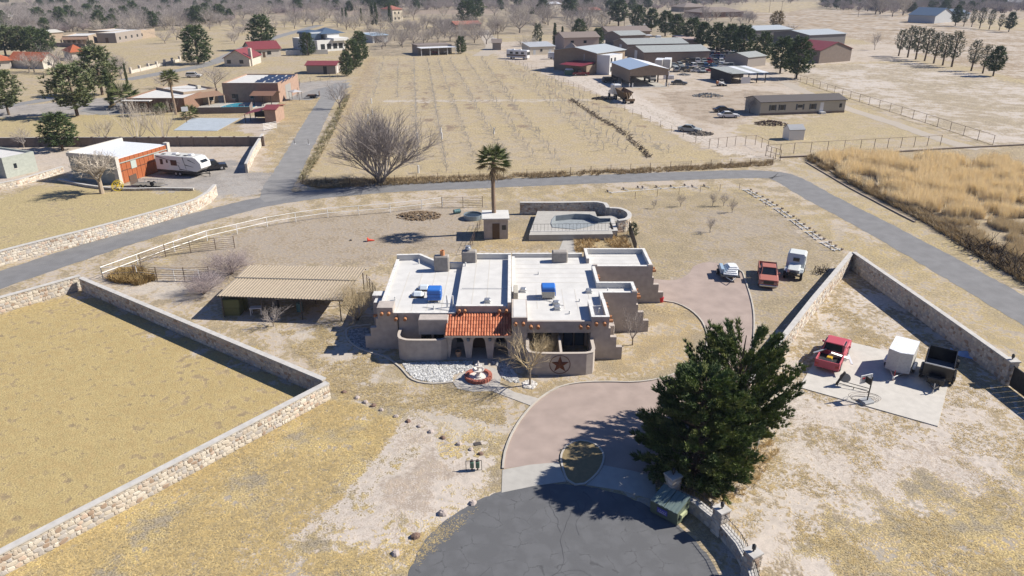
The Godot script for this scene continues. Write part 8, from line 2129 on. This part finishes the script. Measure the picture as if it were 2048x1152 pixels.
func make_trees() -> void:
	var bark := mat("grey bark", Color(0.2, 0.165, 0.135), 0.9)
	var twig := mat("grey twigs", Color(0.31, 0.275, 0.255), 0.9)
	var pale := mat("pale twigs", Color(0.42, 0.37, 0.31), 0.9)
	var plum := mat("purple grey twigs", Color(0.36, 0.3, 0.295), 0.9)
	var pinebark := mat("pine bark", Color(0.12, 0.085, 0.06), 0.9)
	var needle := tinted("needles", 0.75)
	needle.backlight_enabled = true
	needle.backlight = Color(0.25, 0.3, 0.12)
	var dk := [Color(0.062, 0.092, 0.034), Color(0.082, 0.115, 0.038), Color(0.1, 0.135, 0.046), Color(0.072, 0.102, 0.044)]
	var ol := [Color(0.13, 0.15, 0.068), Color(0.16, 0.175, 0.08), Color(0.11, 0.135, 0.056)]
	var blu := [Color(0.085, 0.105, 0.06), Color(0.11, 0.125, 0.07), Color(0.12, 0.14, 0.085)]
	var b := func(m: Array, w: Material) -> Dictionary: return {"word": "tree", "parts": ["trunk", "branches"], "meshes": m, "mats": [bark, w]}
	var p := func(m: Array) -> Dictionary: return {"word": "tree", "parts": ["trunk", "crown"], "meshes": m, "mats": [pinebark, needle]}
	kit["bare_a"] = b.call(bare_mesh(1, 1, 2.0, 0.24, [6, 5, 5, 5], 0.25, 0.6), twig)
	kit["bare_b"] = b.call(bare_mesh(4, 1, 1.6, 0.22, [7, 5, 4, 5], 0.15, 0.75), twig)
	kit["bare_c"] = b.call(bare_mesh(9, 2, 1.4, 0.2, [5, 5, 4, 4], 0.35, 0.55), pale)
	kit["bare_tall"] = b.call(bare_mesh(12, 3, 1.5, 0.18, [3, 4, 5, 4], 0.6, 0.4, 5.2), pale)
	kit["big_bare"] = b.call(bare_mesh(21, 5, 1.4, 0.26, [5, 6, 6, 6], 0.2, 0.55, 5.2), mat("dark grey twigs", Color(0.27, 0.24, 0.23), 0.9))
	kit["pale_bare"] = {"word": "tree", "parts": ["trunk", "branches"], "meshes": bare_mesh(30, 1, 3.2, 0.5, [9, 6, 5, 6], 0.2, 0.75, 3.8), "mats": [mat("tan bark", Color(0.36, 0.29, 0.22), 0.9), pale]}
	kit["bush"] = {"word": "bush", "parts": ["stems", "twigs"], "meshes": bare_mesh(40, 9, 1.0, 0.12, [5, 5, 5, 4], 0.1, 0.7, 4.4), "mats": [bark, plum]}
	kit["straw_bush"] = {"word": "bush", "parts": ["stems", "twigs"], "meshes": bare_mesh(44, 8, 1.2, 0.1, [4, 4, 5, 4], 0.4, 0.55, 4.4), "mats": [bark, mat("straw twigs", Color(0.44, 0.35, 0.21), 0.9)]}
	kit["willow"] = b.call(bare_mesh(50, 1, 3.4, 0.2, [7, 5, 5, 5], -0.12, 0.6, 3.4), mat("straw twigs"))
	kit["pine_a"] = p.call(pine_mesh(1, [2.0, 2.9, 3.2, 3.1, 2.6, 1.9, 1.0], 70, 9, 9, 0.75, 0.62, 0.35, dk, 1.6))
	kit["pine_b"] = p.call(pine_mesh(2, [1.4, 2.3, 2.7, 2.6, 2.2, 1.5, 0.6], 70, 9, 9, 0.72, 0.55, 0.35, dk, 1.9))
	kit["pine_c"] = p.call(pine_mesh(3, [1.5, 2.6, 3.3, 3.4, 3.0, 2.2, 1.2], 60, 9, 9, 0.8, 0.8, 0.4, ol, 2.2))
	kit["pine_round"] = p.call(pine_mesh(4, [2.6, 3.3, 3.5, 3.4, 3.0, 2.3, 1.2], 90, 10, 9, 0.66, 0.55, 0.3, dk, 0.8))
	kit["pine_thin"] = p.call(pine_mesh(5, [0.8, 1.5, 1.9, 2.0, 1.8, 1.4, 0.7], 90, 6, 7, 0.42, 0.3, 0.7, blu, 2.6, 0.9))
	kit["cypress"] = p.call(pine_mesh(6, [0.6, 0.75, 0.8, 0.75, 0.6, 0.42, 0.15], 90, 6, 8, 0.5, 0.22, 1.2, dk, 0.3))
	kit["shrub"] = {"word": "shrub", "parts": ["stem", "foliage"], "meshes": pine_mesh(7, [3.5, 4.6, 5.0, 4.6, 3.5, 1.8], 46, 8, 8, 1.1, 1.0, 0.2, blu, 0.8), "mats": [pinebark, needle]}
	kit["gold_tree"] = {"word": "tree", "parts": ["trunk", "crown"], "meshes": pine_mesh(8, [3.0, 4.4, 5.0, 4.8, 3.8, 2.0], 80, 9, 8, 0.8, 0.9, 0.3, [Color(0.24, 0.17, 0.06), Color(0.2, 0.15, 0.06), Color(0.28, 0.2, 0.08)], 0.8), "mats": [bark, needle]}
	kit["palm"] = {"word": "palm", "parts": ["trunk", "crown", "dead_fronds"], "meshes": palm_mesh(1, 8.6, 2.0), "mats": [mat("palm trunk", Color(0.24, 0.17, 0.12), 0.9), needle, needle]}
	kit["palm_low"] = {"word": "palm", "parts": ["trunk", "crown", "dead_fronds"], "meshes": palm_mesh(2, 3.5, 6.0), "mats": [mats["palm trunk"], needle, needle]}

	# the two big pines by the entry
	var near := [Color(0.07, 0.105, 0.032), Color(0.1, 0.14, 0.038), Color(0.13, 0.165, 0.045), Color(0.08, 0.115, 0.04), Color(0.165, 0.185, 0.055)]
	kit["near_pine"] = p.call(pine_mesh(61, [4.4, 4.9, 5.0, 4.8, 4.5, 3.9, 3.0, 1.8], 330, 34, 11, 0.4, 0.27, 0.6, near, 0.3, 1.1))
	kit["far_near_pine"] = p.call(pine_mesh(62, [3.0, 4.2, 4.9, 5.2, 5.2, 4.8, 4.0, 2.6], 200, 40, 11, 0.38, 0.24, 1.0, near, 1.2, 1.2))
	tree("pine_tree", "dense dark pine at the entry pillar, the nearer of the two big pines", 12.15, -39.56, 7.91, "near_pine", 0.4, 0.98)
	tree("pine_tree", "taller feathery pine just behind the dense one at the entry", 15.78, -43.74, 8.72, "far_near_pine", 1.7, 0.9)
	# palms
	tree("palm_tree", "tall fan palm rising behind the house near the corral gate", -2.32, -88.51, 10.88, "palm", 0.3, 1.0)
	tree("palm_tree", "tall fan palm in front of the brick ranch", -80.02, -174.89, 9.88, "palm", 1.0, 1.1)
	tree("palm_tree", "short bushy palm at the left end of the brick ranch", -96.67, -184.08, 6.78, "palm_low", 2.0)
	tree("palm_tree", "low palm between the ranch and its tall palm", -83.89, -175.57, 2.93, "palm_low", 3.0)
	tree("palm_tree", "small palm right of the ranch's tall palm by the court", -74.43, -169.65, 3.41, "palm_low", 4.0)
	# bare trees one can point at
	tree("bare_tree", "huge bare many stemmed tree at the road corner of the orchard", -20.87, -112.65, 10.63, "big_bare", 0.2, 1.0)
	tree("bare_tree", "pale bare tree with a thick trunk on the far lawn by the orange shop", -62.34, -106.9, 7.4, "pale_bare", 0.8, 1.0)
	tree("bare_tree", "straw coloured drooping tree before the star wall", 1.46, -50.82, 5.41, "willow", 0.4, 0.9)
	tree("bare_tree", "thin bare sapling on the grass right of the stepped house walls", 10.82, -57.73, 3.86, "bare_a", 1.4, 0.75)
	tree("bare_tree", "small bare fruit tree in front of the carport shade", -22.54, -61.47, 2.9, "bare_b", 0.6, 0.95)
	tree("bare_bush", "purple grey leafless bush behind the carport corner, upper one", -31.17, -74.57, 3.65, "bush", 0.3, 1.3)
	tree("bare_bush", "purple grey leafless bush at the carport's left end, lower one", -32.08, -69.07, 3.14, "bush", 2.2, 1.35)
	tree("bare_bush", "straw coloured leafless bush between the carport and the house", -14.88, -62.87, 4.68, "straw_bush", 0.9, 1.0)
	tree("bare_bush", "straw coloured bush inside the star wall patio", 2.74, -54.45, 3.06, "straw_bush", 3.0, 0.8)
	tree("bare_tree", "bare tree beside the side road above the pine clump", -42.64, -182.61, 7.2, "bare_a", 2.0, 1.1)
	tree("bare_tree", "dark bare tree on the grass before the red roofed white house", -87.02, -218.99, 8.86, "bare_b", 2.6, 1.2)
	tree("bare_tree", "left bare tree in the far lawn behind the brown block wall", -82.45, -145.83, 5.17, "bare_c", 0.5, 1.1)
	tree("bare_tree", "tall pale bare tree behind the orange shop, left of a pair", -74.4, -143.92, 7.71, "bare_tall", 1.5, 1.0)
	tree("bare_tree", "tall pale bare tree behind the orange shop, right of a pair", -68.41, -142.06, 7.06, "bare_tall", 3.3, 1.0)
	tree("bare_tree", "small dark bare tree at the left end of the brown block wall", -93.98, -138.91, 4.11, "bare_a", 3.3, 1.2)
	tree("bare_tree", "bare tree behind the brick ranch's roof", -102.31, -218.99, 5.38, "bare_b", 0.9, 1.5)
	tree("bare_tree", "bare tree beside the manufactured home's left end", 57.17, -176.93, 4.7, "bare_a", 0.7, 1.0)
	tree("bare_tree", "grey bare tree among the buildings left of the white van", 6, -325.34, 9.11, "bare_c", 0.3, 1.2)
	tree("bare_bush", "green grey shrub at the right corner of the back garden fence", 15.4, -87.35, 1.8, "shrub", 0.3, 0.7)
	for q in [["bare sapling in the back yard, leftmost of those along its far fence", 20.2, -99.18, 1.47], ["bare sapling in the back yard, second along its far fence", 24.18, -100.15, 2.07], ["bare sapling in the back yard, third along its far fence", 28.83, -100.4, 2.15], ["bare sapling in the back yard, fourth along its far fence", 30.42, -100.4, 2.15], ["bare sapling in the back yard, rightmost along its far fence", 30.77, -97.29, 2.17], ["lone bare sapling in the middle of the right back yard", 25.54, -88.71, 2.36]]:
		tree("bare_sapling", q[0], q[1], q[2], q[3], "bare_a", q[1], 0.8)
	# evergreens one can point at
	var ev := [
		["big dark pine behind the white street wall, upper left", -117.02, -281.6, 13.71, "pine_round", 0.85], ["dark pine left of the red roofs, at the top of the street", -110.07, -336.62, 14.52, "pine_a", 0.9],
		["round dark pine in front of the modern white villa", -84.51, -314.76, 8.83, "pine_round", 0.75], ["nearest of the clipped round pines beside the red barn", -54.27, -246.57, 7.85, "pine_round", 0.6], ["middle one of the clipped round pines beside the red barn", -55.84, -265.92, 10.06, "pine_round", 0.68], ["rear one of the clipped round pines, the tallest", -58.33, -291.88, 10.95, "pine_round", 0.62],
		["large spreading olive green pine left of the brick ranch", -102.37, -172.89, 11.77, "pine_c", 0.95], ["second big olive green pine, behind the first at upper left", -113.37, -205.45, 12.91, "pine_c", 0.85], ["dark shaggy evergreen left of the orange shop", -85.33, -136.74, 6.93, "pine_a", 1.05],
		["pine cut by the left edge near the street", -119.36, -174.22, 10.52, "pine_c", 0.75], ["left pine of the dark grove at upper left", -207.53, -310.71, 11.97, "pine_c", 0.95], ["second pine of the dark grove at upper left", -200.76, -310.71, 11.59, "pine_c", 0.9], ["third pine of the dark grove at upper left", -192.84, -306.76, 11.46, "pine_a", 0.9], ["right pine of the dark grove at upper left", -190.51, -310.71, 10.45, "pine_a", 0.85],
		["evergreen behind the small orange hip roof", -176.41, -318.91, 5.59, "shrub", 0.5], ["lone dark pine at the far field corner near the top left", -356.2, -715.55, 12.84, "pine_round", 1.0],
		["dark pine above the far orchard houses, left of centre top", -108.18, -659.5, 15.79, "pine_a", 0.9], ["big dark pine right of the far orchard, near the top", -30.17, -522.22, 15.75, "pine_round", 0.95], ["second dark pine right of the far orchard", -27.18, -583.06, 16.81, "pine_a", 0.9], ["dark pine near the middle of the top edge", 24.12, -611.45, 13.96, "pine_a", 0.8], ["dark pine by the far white building at top", 45.34, -604.1, 17.03, "pine_a", 0.85],
		["conical dark pine standing alone left of the long pine row", 69.37, -501.22, 16.34, "pine_b", 1.0], ["dark pine behind the mauve house roof", 33.72, -384.32, 10.4, "pine_a", 0.8], ["dark round tree right of the mauve house", 39.18, -348.68, 8.64, "pine_round", 0.7], ["green tree behind the low bunkhouse", 11.93, -356.32, 9.69, "shrub", 0.35], ["small dark round tree right of the orchard carport", -21.58, -321.02, 7.01, "pine_round", 0.7],
	]
	var nth := ["first", "second", "third", "fourth", "fifth", "sixth", "seventh", "eighth", "ninth", "tenth", "eleventh", "twelfth"]
	for i in ev.size():
		tree("pine_tree", ev[i][0], ev[i][1], ev[i][2], ev[i][3], ev[i][4], i * 1.9, ev[i][5] * 1.42)
	var row := [77.21, -472.65, 13.76, 81.01, -447.08, 12.79, 83.32, -416.9, 12.73, 83.82, -390.43, 12.44, 83.75, -356.32, 12.29, 85.3, -341.35, 11.4, 88.01, -327.53, 11.77, 90.11, -314.76, 12.12, 90.96, -299.14, 12.66, 95.65, -288.37, 10.83, 90.85, -254.53, 11.56, 91.16, -240.3, 12.62]
	for i in 12: tree("row_pine", nth[i] + " pine of the long dark row behind the sheds, counted from the far end", row[i * 3], row[i * 3 + 1], row[i * 3 + 2], ["pine_a", "pine_b"][i % 2] if i < 9 else "pine_a", i * 2.1, 1.25 if i < 9 else 1.1, "dark pines in the long row")
	var thin := [158.52, -310.71, 10.64, 159.26, -304.82, 12.32, 158.64, -297.29, 12.41, 159.34, -291.88, 12.2, 158.22, -283.26, 11.52, 158.03, -276.71, 11.28, 158.7, -271.98, 12.61, 158.84, -260.1, 10.5, 158.69, -253.17, 9.46, 158.21, -246.57, 9.39]
	for i in 10: tree("thin_pine", nth[i] + " slim pine from the left in the row across the pale fields", thin[i * 3], thin[i * 3 + 1], thin[i * 3 + 2], "pine_thin" if i < 9 else "pine_b", i * 1.7, 1.1, "slim pines across the pale fields")
	var far := [288.57, -501.22, 12.75, 291.25, -496.23, 9.95, 293.56, -491.33, 10.74, 290.3, -477.19, 12.46, 290.76, -468.19, 11.67, 291.51, -459.52, 9.53, 289.37, -447.08, 10.9]
	for i in 7: tree("far_pine", nth[i] + " tree from the left in the far row beside the blue grey house", far[i * 3], far[i * 3 + 1], far[i * 3 + 2], "pine_b" if i in [0, 6] else "pine_thin", i * 1.3, 1.0, "far row beside the blue grey house")
	var cy := [["left dark cypress beside the short bushy palm", -101.44, -187.09, 9.04], ["right dark cypress beside the short bushy palm", -117.19, -227.51, 5.86], ["first cypress left of the cream two storey house", -119.45, -545, 9.57], ["second cypress left of the cream two storey house", -115.75, -539.13, 10.12], ["third cypress left of the cream two storey house", -108.69, -557.14, 8.76], ["fourth cypress, just left of the cream two storey house", -92.69, -511.51, 13.61], ["fifth cypress, before the cream two storey house", -90.03, -511.51, 14.22], ["sixth cypress, before the cream two storey house", -83.57, -527.74, 13.71], ["taller of the two cypresses by the low bunkhouse", 19.47, -348.68, 10.77], ["shorter of the two cypresses by the low bunkhouse", 23.4, -356.32, 8.82]]
	for i in cy.size(): tree("cypress_tree", cy[i][0], cy[i][1], cy[i][2], cy[i][3], "cypress", i * 1.1, 1.0 if i > 1 else 0.8)
	tree("golden_tree", "broad yellow brown tree at the far field corner right of the barns", 167.05, -486.53, 9.76, "gold_tree", 0.5, 1.0)
	tree("bare_tree", "bare bush right of the yellow brown tree", 159.23, -439.14, 6.99, "bare_b", 0.5, 1.5)
	tree("bare_tree", "thin bare tree behind the red barn by the pale field", 160.57, -336.62, 8.36, "bare_a", 0.8, 0.6)

	# groves of look-alike bare trees, each a tree of its own
	var gr := RandomNumberGenerator.new()
	gr.seed = 31
	var groves := [
		["grey bare tree in the grove between the orchard and the far houses", pts([-87.28, -463.81, -21.7, -522.22, -11.46, -356.32, -25.15, -351.19, -43.05, -356.32, -61.26, -327.53]), 62, 5.5, 8.5, "bare trees of the grove above the orchard"],
		["small bare tree on the golden lawn beyond the street at upper left", pts([-149.07, -318.91, -198.75, -439.14, -156.06, -596.92, -130.17, -522.22, -137.24, -416.9, -126.93, -348.68]), 34, 4.0, 7.0, "bare trees of the golden lawn"],
		["bare tree in the hedge line behind the wide low house", pts([-244.73, -424.06, -267.84, -533.37, -208.18, -569.81, -197.62, -659.5, -180.44, -501.22, -210.76, -416.9]), 46, 6.0, 10.0, "bare trees of the far hedge line"],
		["bare tree standing among the houses near the top centre", pts([-17.72, -424.06, -18.27, -642.68, 89.7, -642.68, 61.1, -455.3, 24.53, -390.43]), 40, 7.0, 13.0, "bare trees among the top centre houses"],
		["bare tree along the lawn beyond the wide low house", pts([-171.27, -569.81, -115.06, -626.68, -50.24, -626.68, -85.77, -463.81, -111.9, -447.08]), 40, 6.0, 10.0, "bare trees beyond the modern villa"],
		["bare tree in the grove above the stubble field", pts([276.58, -596.92, 362.01, -758.42, 392.01, -736.37, 296.46, -557.14]), 9, 14.0, 19.0, "bare grove above the stubble field"],
		["bare grey tree between the orange roofs and the street, upper left", pts([-169.26, -249.17, -168.55, -262.98, -151.82, -249.17, -120.86, -236.68, -137.08, -262.98, -152.31, -255.9]), 12, 5.0, 8.0, "bare trees near the orange roofs"],
		["bare tree behind the dark pine row on the right", pts([90.17, -522.22, 125.93, -596.92, 175.7, -569.81, 164.78, -511.51, 113.56, -463.81]), 16, 6.0, 10.0, "bare trees behind the pine row"],
	]
	for gv in groves:
		var poly: PackedVector2Array = gv[1]
		var lo := Vector2(1e9, 1e9); var hi := -lo
		for q in poly:
			lo = lo.min(q); hi = hi.max(q)
		var n := 0; var tries := 0
		var had: Array[Vector2] = []
		while n < int(gv[2]) and tries < 4000:
			tries += 1
			var q := Vector2(gr.randf_range(lo.x, hi.x), gr.randf_range(lo.y, hi.y))
			if not Geometry2D.is_point_in_polygon(q, poly): continue
			var clear := true
			for w in had:
				if w.distance_to(q) < 3.5: clear = false
			if not clear: continue
			had.append(q)
			tree("grove_tree", gv[0], q.x, q.y, gr.randf_range(gv[3], gv[4]) * 1.25, ["bare_a", "bare_b", "bare_c", "bare_b"][gr.randi() % 4], gr.randf() * TAU, gr.randf_range(0.95, 1.3), gv[5])
			n += 1
	# the far wood that closes the valley
	var woods := [["bare_a", 1100], ["bare_b", 1300], ["bush", 900], ["pine_a", 210], ["pine_round", 130]]
	var belts := [pts([-450.14, -642.68, -482.32, -958.46, -353.93, -995.83, -262.92, -736.37, -298.99, -596.92, -306.45, -522.22, -339.73, -481.81]), pts([-334.58, -923.76, -14.76, -958.46, -11.73, -758.42, -145.45, -695.86, -230.06, -642.68]), pts([-15.33, -995.83, 343.77, -1127.44, 272.64, -891.45, 94.42, -677.2, -9.97, -642.68]), pts([365.43, -923.76, 693.81, -995.83, 501.08, -715.55, 363.77, -642.68, 330.41, -695.86, 300.94, -758.42]), [Vector2(-760, -900), Vector2(760, -900), Vector2(900, -1500), Vector2(-900, -1500)], pts([-320.93, -481.81, -322.82, -557.14, -235.95, -659.5, -191.71, -533.37, -256.03, -439.14, -261.68, -390.43])]
	for wk in woods:
		var k: Dictionary = kit[wk[0]]
		for i in 2:
			var mm := MultiMesh.new()
			mm.transform_format = MultiMesh.TRANSFORM_3D
			mm.mesh = k.meshes[i]
			mm.instance_count = wk[1]
			gr.seed = 500 + int(wk[1]) + String(wk[0]).length()
			for j in int(wk[1]):
				var poly := PackedVector2Array(belts[[0, 0, 1, 1, 2, 3, 3, 4, 4, 5][gr.randi() % 10]])
				var lo := Vector2(1e9, 1e9); var hi := -lo
				for q in poly:
					lo = lo.min(q); hi = hi.max(q)
				var q := Vector2.ZERO
				for t in 60:
					q = Vector2(gr.randf_range(lo.x, hi.x), gr.randf_range(lo.y, hi.y))
					if Geometry2D.is_point_in_polygon(q, poly): break
				var s := gr.randf_range(0.6, 1.25) * (0.55 if wk[0] == "bush" else 1.0)
				mm.set_instance_transform(j, Transform3D(Basis(Vector3.UP, gr.randf() * TAU).scaled(Vector3(s * 1.2, s, s * 1.2)), v3(q)))
			var o := MultiMeshInstance3D.new()
			o.name = numbered("far_wood")
			o.multimesh = mm
			o.material_override = k.mats[i]
			add_child(o)
			tag(o, ["trunks", "crowns"][i] + " of the far wood of " + {"bare_a": "tall bare trees", "bare_b": "spreading bare trees", "bush": "purple grey brush", "pine_a": "dark pines", "pine_round": "round evergreens"}[wk[0]] + " along the horizon", "wood", "", "stuff")

func scatter(called: String, label: String, category: String, m: Mesh, material: Material, poly: PackedVector2Array, n: int, s0: float, s1: float, c0: Color, c1: Color, seed_n: int, thin := 0.0) -> void:
	var r := RandomNumberGenerator.new()
	r.seed = seed_n
	var nz := FastNoiseLite.new()
	nz.seed = seed_n
	nz.frequency = 0.15
	var lo := Vector2(1e9, 1e9); var hi := -lo
	for q in poly:
		lo = lo.min(q); hi = hi.max(q)
	var mm := MultiMesh.new()
	mm.transform_format = MultiMesh.TRANSFORM_3D
	mm.use_colors = true
	mm.mesh = m
	var where: Array[Vector2] = []
	for t in n * 6:
		if where.size() >= n: break
		var q := Vector2(r.randf_range(lo.x, hi.x), r.randf_range(lo.y, hi.y))
		if nz.get_noise_2d(q.x, q.y) < thin - 0.5 + r.randf() * 0.3: continue
		if Geometry2D.is_point_in_polygon(q, poly): where.append(q)
	mm.instance_count = where.size()
	for i in where.size():
		var s := r.randf_range(s0, s1)
		mm.set_instance_transform(i, Transform3D(Basis(Vector3.UP, r.randf() * TAU).scaled(Vector3(s, s * r.randf_range(0.8, 1.2), s)), v3(where[i])))
		var c := c0.lerp(c1, r.randf())
		mm.set_instance_color(i, c)
	var o := MultiMeshInstance3D.new()
	o.name = numbered(called)
	o.multimesh = mm
	o.material_override = material
	add_child(o)
	tag(o, label, category, "", "stuff")

func tuft(seed_n: int, blades: int, h: float, lean: float, w: float) -> ArrayMesh:
	var r := RandomNumberGenerator.new()
	r.seed = seed_n
	var m := MB.new()
	for i in blades:
		var a := r.randf() * TAU
		var o := Vector3(cos(a), 0, sin(a)) * r.randf() * lean * 0.5
		var d := Vector3(cos(a + r.randf_range(-0.6, 0.6)) * lean * r.randf(), h * r.randf_range(0.6, 1.1), sin(a) * lean * r.randf())
		var s := Vector3(-sin(a), 0, cos(a)) * w
		m.tri(o - s, o + s, o + d)
	return m.mesh()

func make_brush() -> void:
	var blade := tinted("dry blades", 0.9)
	blade.backlight_enabled = true
	blade.backlight = Color(0.5, 0.46, 0.34)
	var reed := tuft(1, 16, 1.9, 0.8, 0.035)
	scatter("reed_bed", "tall golden reeds in the swampy ground right of the road bend", "reeds", reed, blade, pts([54.53, -129.41, 62.38, -132.58, 79.08, -129.41, 95.82, -124.91, 75.85, -96.14, 65.49, -93.91, 59, -95.69, 55.2, -102.15, 54.11, -113.26]), 7000, 0.55, 1.15, Color(0.9, 0.79, 0.57), Color(0.78, 0.66, 0.46), 3, 0.36)
	scatter("reed_bed", "lower brownish reeds and weeds below the golden reeds", "reeds", reed, blade, pts([54.79, -111.16, 55.32, -100.89, 58.79, -92.83, 74.31, -93.91, 59.69, -72.85, 57.58, -84, 56, -93.91]), 5000, 0.3, 0.65, Color(0.7, 0.6, 0.42), Color(0.5, 0.42, 0.3), 4, 0.45)
	var weed := tuft(2, 14, 0.6, 0.7, 0.03)
	scatter("ditch_weeds", "dry weeds along the ditch beside the road", "weeds", weed, blade, pts([53.08, -129.41, 53.73, -112.35, 55.44, -92.83, 55.17, -66.33, 59.69, -72.85, 58.67, -85.83, 56.39, -114.8, 55.92, -132.58]), 3800, 0.6, 1.4, Color(0.42, 0.33, 0.2), Color(0.27, 0.21, 0.14), 5)
	scatter("fence_weeds", "dry weeds along the orchard's road fence", "weeds", weed, blade, pts([-34.19, -114.18, -5.29, -117.35, 23.69, -122.41, 46.4, -127.5, 45.43, -124.54, 23.15, -119.33, -5.16, -114.18, -29.81, -109.42, -33.22, -111.76]), 3200, 0.4, 1.0, Color(0.4, 0.31, 0.18), Color(0.28, 0.22, 0.15), 6)
	scatter("fence_weeds", "weeds and brush beside the side road", "weeds", weed, blade, pts([-34.51, -114.18, -38.66, -145.83, -46.23, -205.45, -44.48, -203.64, -36.64, -145.83, -33.22, -114.18]), 900, 0.3, 1.2, Color(0.33, 0.28, 0.17), Color(0.2, 0.2, 0.11), 7)
	scatter("corner_weeds", "straw coloured weeds in the left corner of the corral", "weeds", weed, blade, pts([-43.97, -72.56, -43.77, -75.01, -41.89, -75.76, -38.88, -72.85, -39.87, -71.46]), 500, 0.7, 1.4, Color(0.36, 0.25, 0.1), Color(0.28, 0.2, 0.09), 8)
	scatter("wall_weeds", "golden weeds under the big pine and along the plot edge", "weeds", weed, blade, pts([12.39, -37.53, 16.65, -42.06, 18.43, -43.25, 18.74, -42.06, 15.28, -37.53, 13.04, -36.33]), 260, 0.25, 0.6, Color(0.72, 0.58, 0.35), Color(0.56, 0.45, 0.28), 9)
	scatter("yard_weeds", "dry grass and twigs in the back garden behind the white roof", "weeds", weed, blade, pts([7.96, -86.58, 14.33, -86.96, 14.56, -81.88, 7.56, -81.54]), 500, 0.3, 0.9, Color(0.52, 0.37, 0.18), Color(0.36, 0.27, 0.15), 10)
	# short clumped turf that breaks up the nearer ground
	var turf := tuft(3, 8, 0.055, 0.3, 0.02)
	scatter("rough_turf", "short clumped dry turf in front of the cream rock wall", "grass", turf, blade, pts([-14.42, -48.56, -12.66, -48.56, -8.27, -45.13, -10.4, -37.53, -13.5, -32.78, -12.14, -32.06, -7.08, -32.66, -2, -36.14, -6.12, -30.02, -8.22, -26.88, -30.12, -25.7, -28.23, -30.37]), 15000, 0.45, 1.0, Color(0.68, 0.52, 0.23), Color(0.36, 0.29, 0.17), 11, 0.25)
	scatter("rough_turf", "short dry turf clumps scattered over the trailer plot", "grass", turf, blade, pts([37.19, -75.01, 39.38, -51.21, 41.12, -42.06, 28.94, -25.7, 13.19, -25.7, 13.52, -31.68, 12.92, -35.87, 16.56, -41.77, 22.12, -53.25]), 9000, 0.45, 1.0, Color(0.56, 0.42, 0.19), Color(0.3, 0.25, 0.16), 12, 0.4)
	scatter("rough_turf", "short dry turf clumps round the house and drive", "grass", turf, blade, pts([-13.52, -48.92, -0.52, -45.13, -0.53, -47.14, -0.96, -50.05, -5.01, -50.66, -9.48, -53.67, -14.55, -57.73, -18.22, -61.79, -21.56, -60.21]), 3000, 0.6, 1.4, Color(0.56, 0.44, 0.22), Color(0.32, 0.26, 0.17), 13, 0.3)
	# sticks of prickly litter at the right edge
	var heap := MB.new()
	var r := RandomNumberGenerator.new()
	r.seed = 77
	for k in 420:
		var a := r.randf()
		var p := (Vector2(56.45, -83.64)).lerp(Vector2(57.27, -70.11), a)
		var q := Vector3(p.x + r.randf_range(-2.2, 2.2), r.randf_range(0.05, 1.0), p.y + r.randf_range(-1.6, 1.6))
		var d := Vector3(r.randf_range(-1, 1), r.randf_range(-0.2, 0.8), r.randf_range(-1, 1)).normalized() * r.randf_range(0.6, 1.8)
		heap.tube(Vector3(q.x, maxf(0.03, q.y - 0.4), q.z), q + d, 0.05, 0.015, 3, false)
	solo("brush_pile", "long dark pile of cut branches at the right edge beside the road", "brush pile", heap, mat("charred wood", Color(0.035, 0.025, 0.02), 0.9))
	# debris row through the orchard
	var deb := MB.new()
	var line := smooth(pts([15.95, -196.7, 19.56, -172.89, 23, -155, 25.12, -130.58]), 0.5)
	for p in line:
		for k in 3:
			var q := Vector3(p.x + r.randf_range(-0.7, 0.7), 0.05, p.y + r.randf_range(-0.7, 0.7))
			deb.tube(q, q + Vector3(r.randf_range(-0.8, 0.8), r.randf_range(0.1, 0.6), r.randf_range(-0.8, 0.8)), 0.07, 0.03, 4, false)
	solo("pruning_row", "long line of dark prunings lying across the orchard", "prunings", deb, mat("brown prunings", Color(0.11, 0.085, 0.065), 0.95))

func make_orchard() -> void:
	var g := Grow.new()
	g.r.seed = 3
	g.limb(Vector3.ZERO, Vector3.UP, 1.5, 0.05, 1, [0, 7, 4, 0], 0.5, 0.55)
	var whip := g.m.mesh()
	var bark := mat("sapling bark", Color(0.4, 0.385, 0.37), 0.9)
	var src: MeshInstance3D
	var tube := MB.new().tube(Vector3.ZERO, Vector3(0, 1.3, 0), 0.16, 0.16, 8).mesh()
	var ten := ["first", "second", "third", "fourth", "fifth", "sixth", "seventh", "eighth", "ninth", "tenth", "eleventh", "twelfth", "thirteenth", "fourteenth", "fifteenth", "sixteenth", "seventeenth", "eighteenth", "nineteenth"]
	var row_no := -1
	for rw in ORCHARD:
		row_no += 1
		var no := 0
		for i in int(rw[4]):
			if rng.randf() < 0.06: continue
			var at := Vector2(rw[0], rw[1]).lerp(Vector2(rw[2], rw[3]), (i + rng.randf_range(-0.15, 0.15)) / (rw[4] - 1.0))
			var lb: String = (ten[no] if no < 19 else "twentieth" if no == 19 else "twenty " + ten[no - 20]) + " young leafless orchard tree from the far end, " + ten[row_no] + " row from the left"
			no += 1
			if src == null: src = solo("orchard_sapling", lb, "sapling", whip, bark, v3(at), 0.0, "young orchard trees")
			else: copy_of(src, lb, v3(at), rng.randf() * TAU, rng.randf_range(0.5, 0.95))
	var guards := pts([-36.32, -190.99, -33.1, -174.22, -32.99, -167.76, -31.02, -160.57, -19.14, -146.8, -14.83, -151.83, -14.18, -146.8, -3.76, -151.83, -15.69, -119.33, -29.59, -150.79])
	for i in guards.size():
		solo("tree_guard", "white tree guard tube standing in the dry orchard", "tree guard", tube, mat("white paint"), v3(guards[i]), 0.0, "white tree guards")
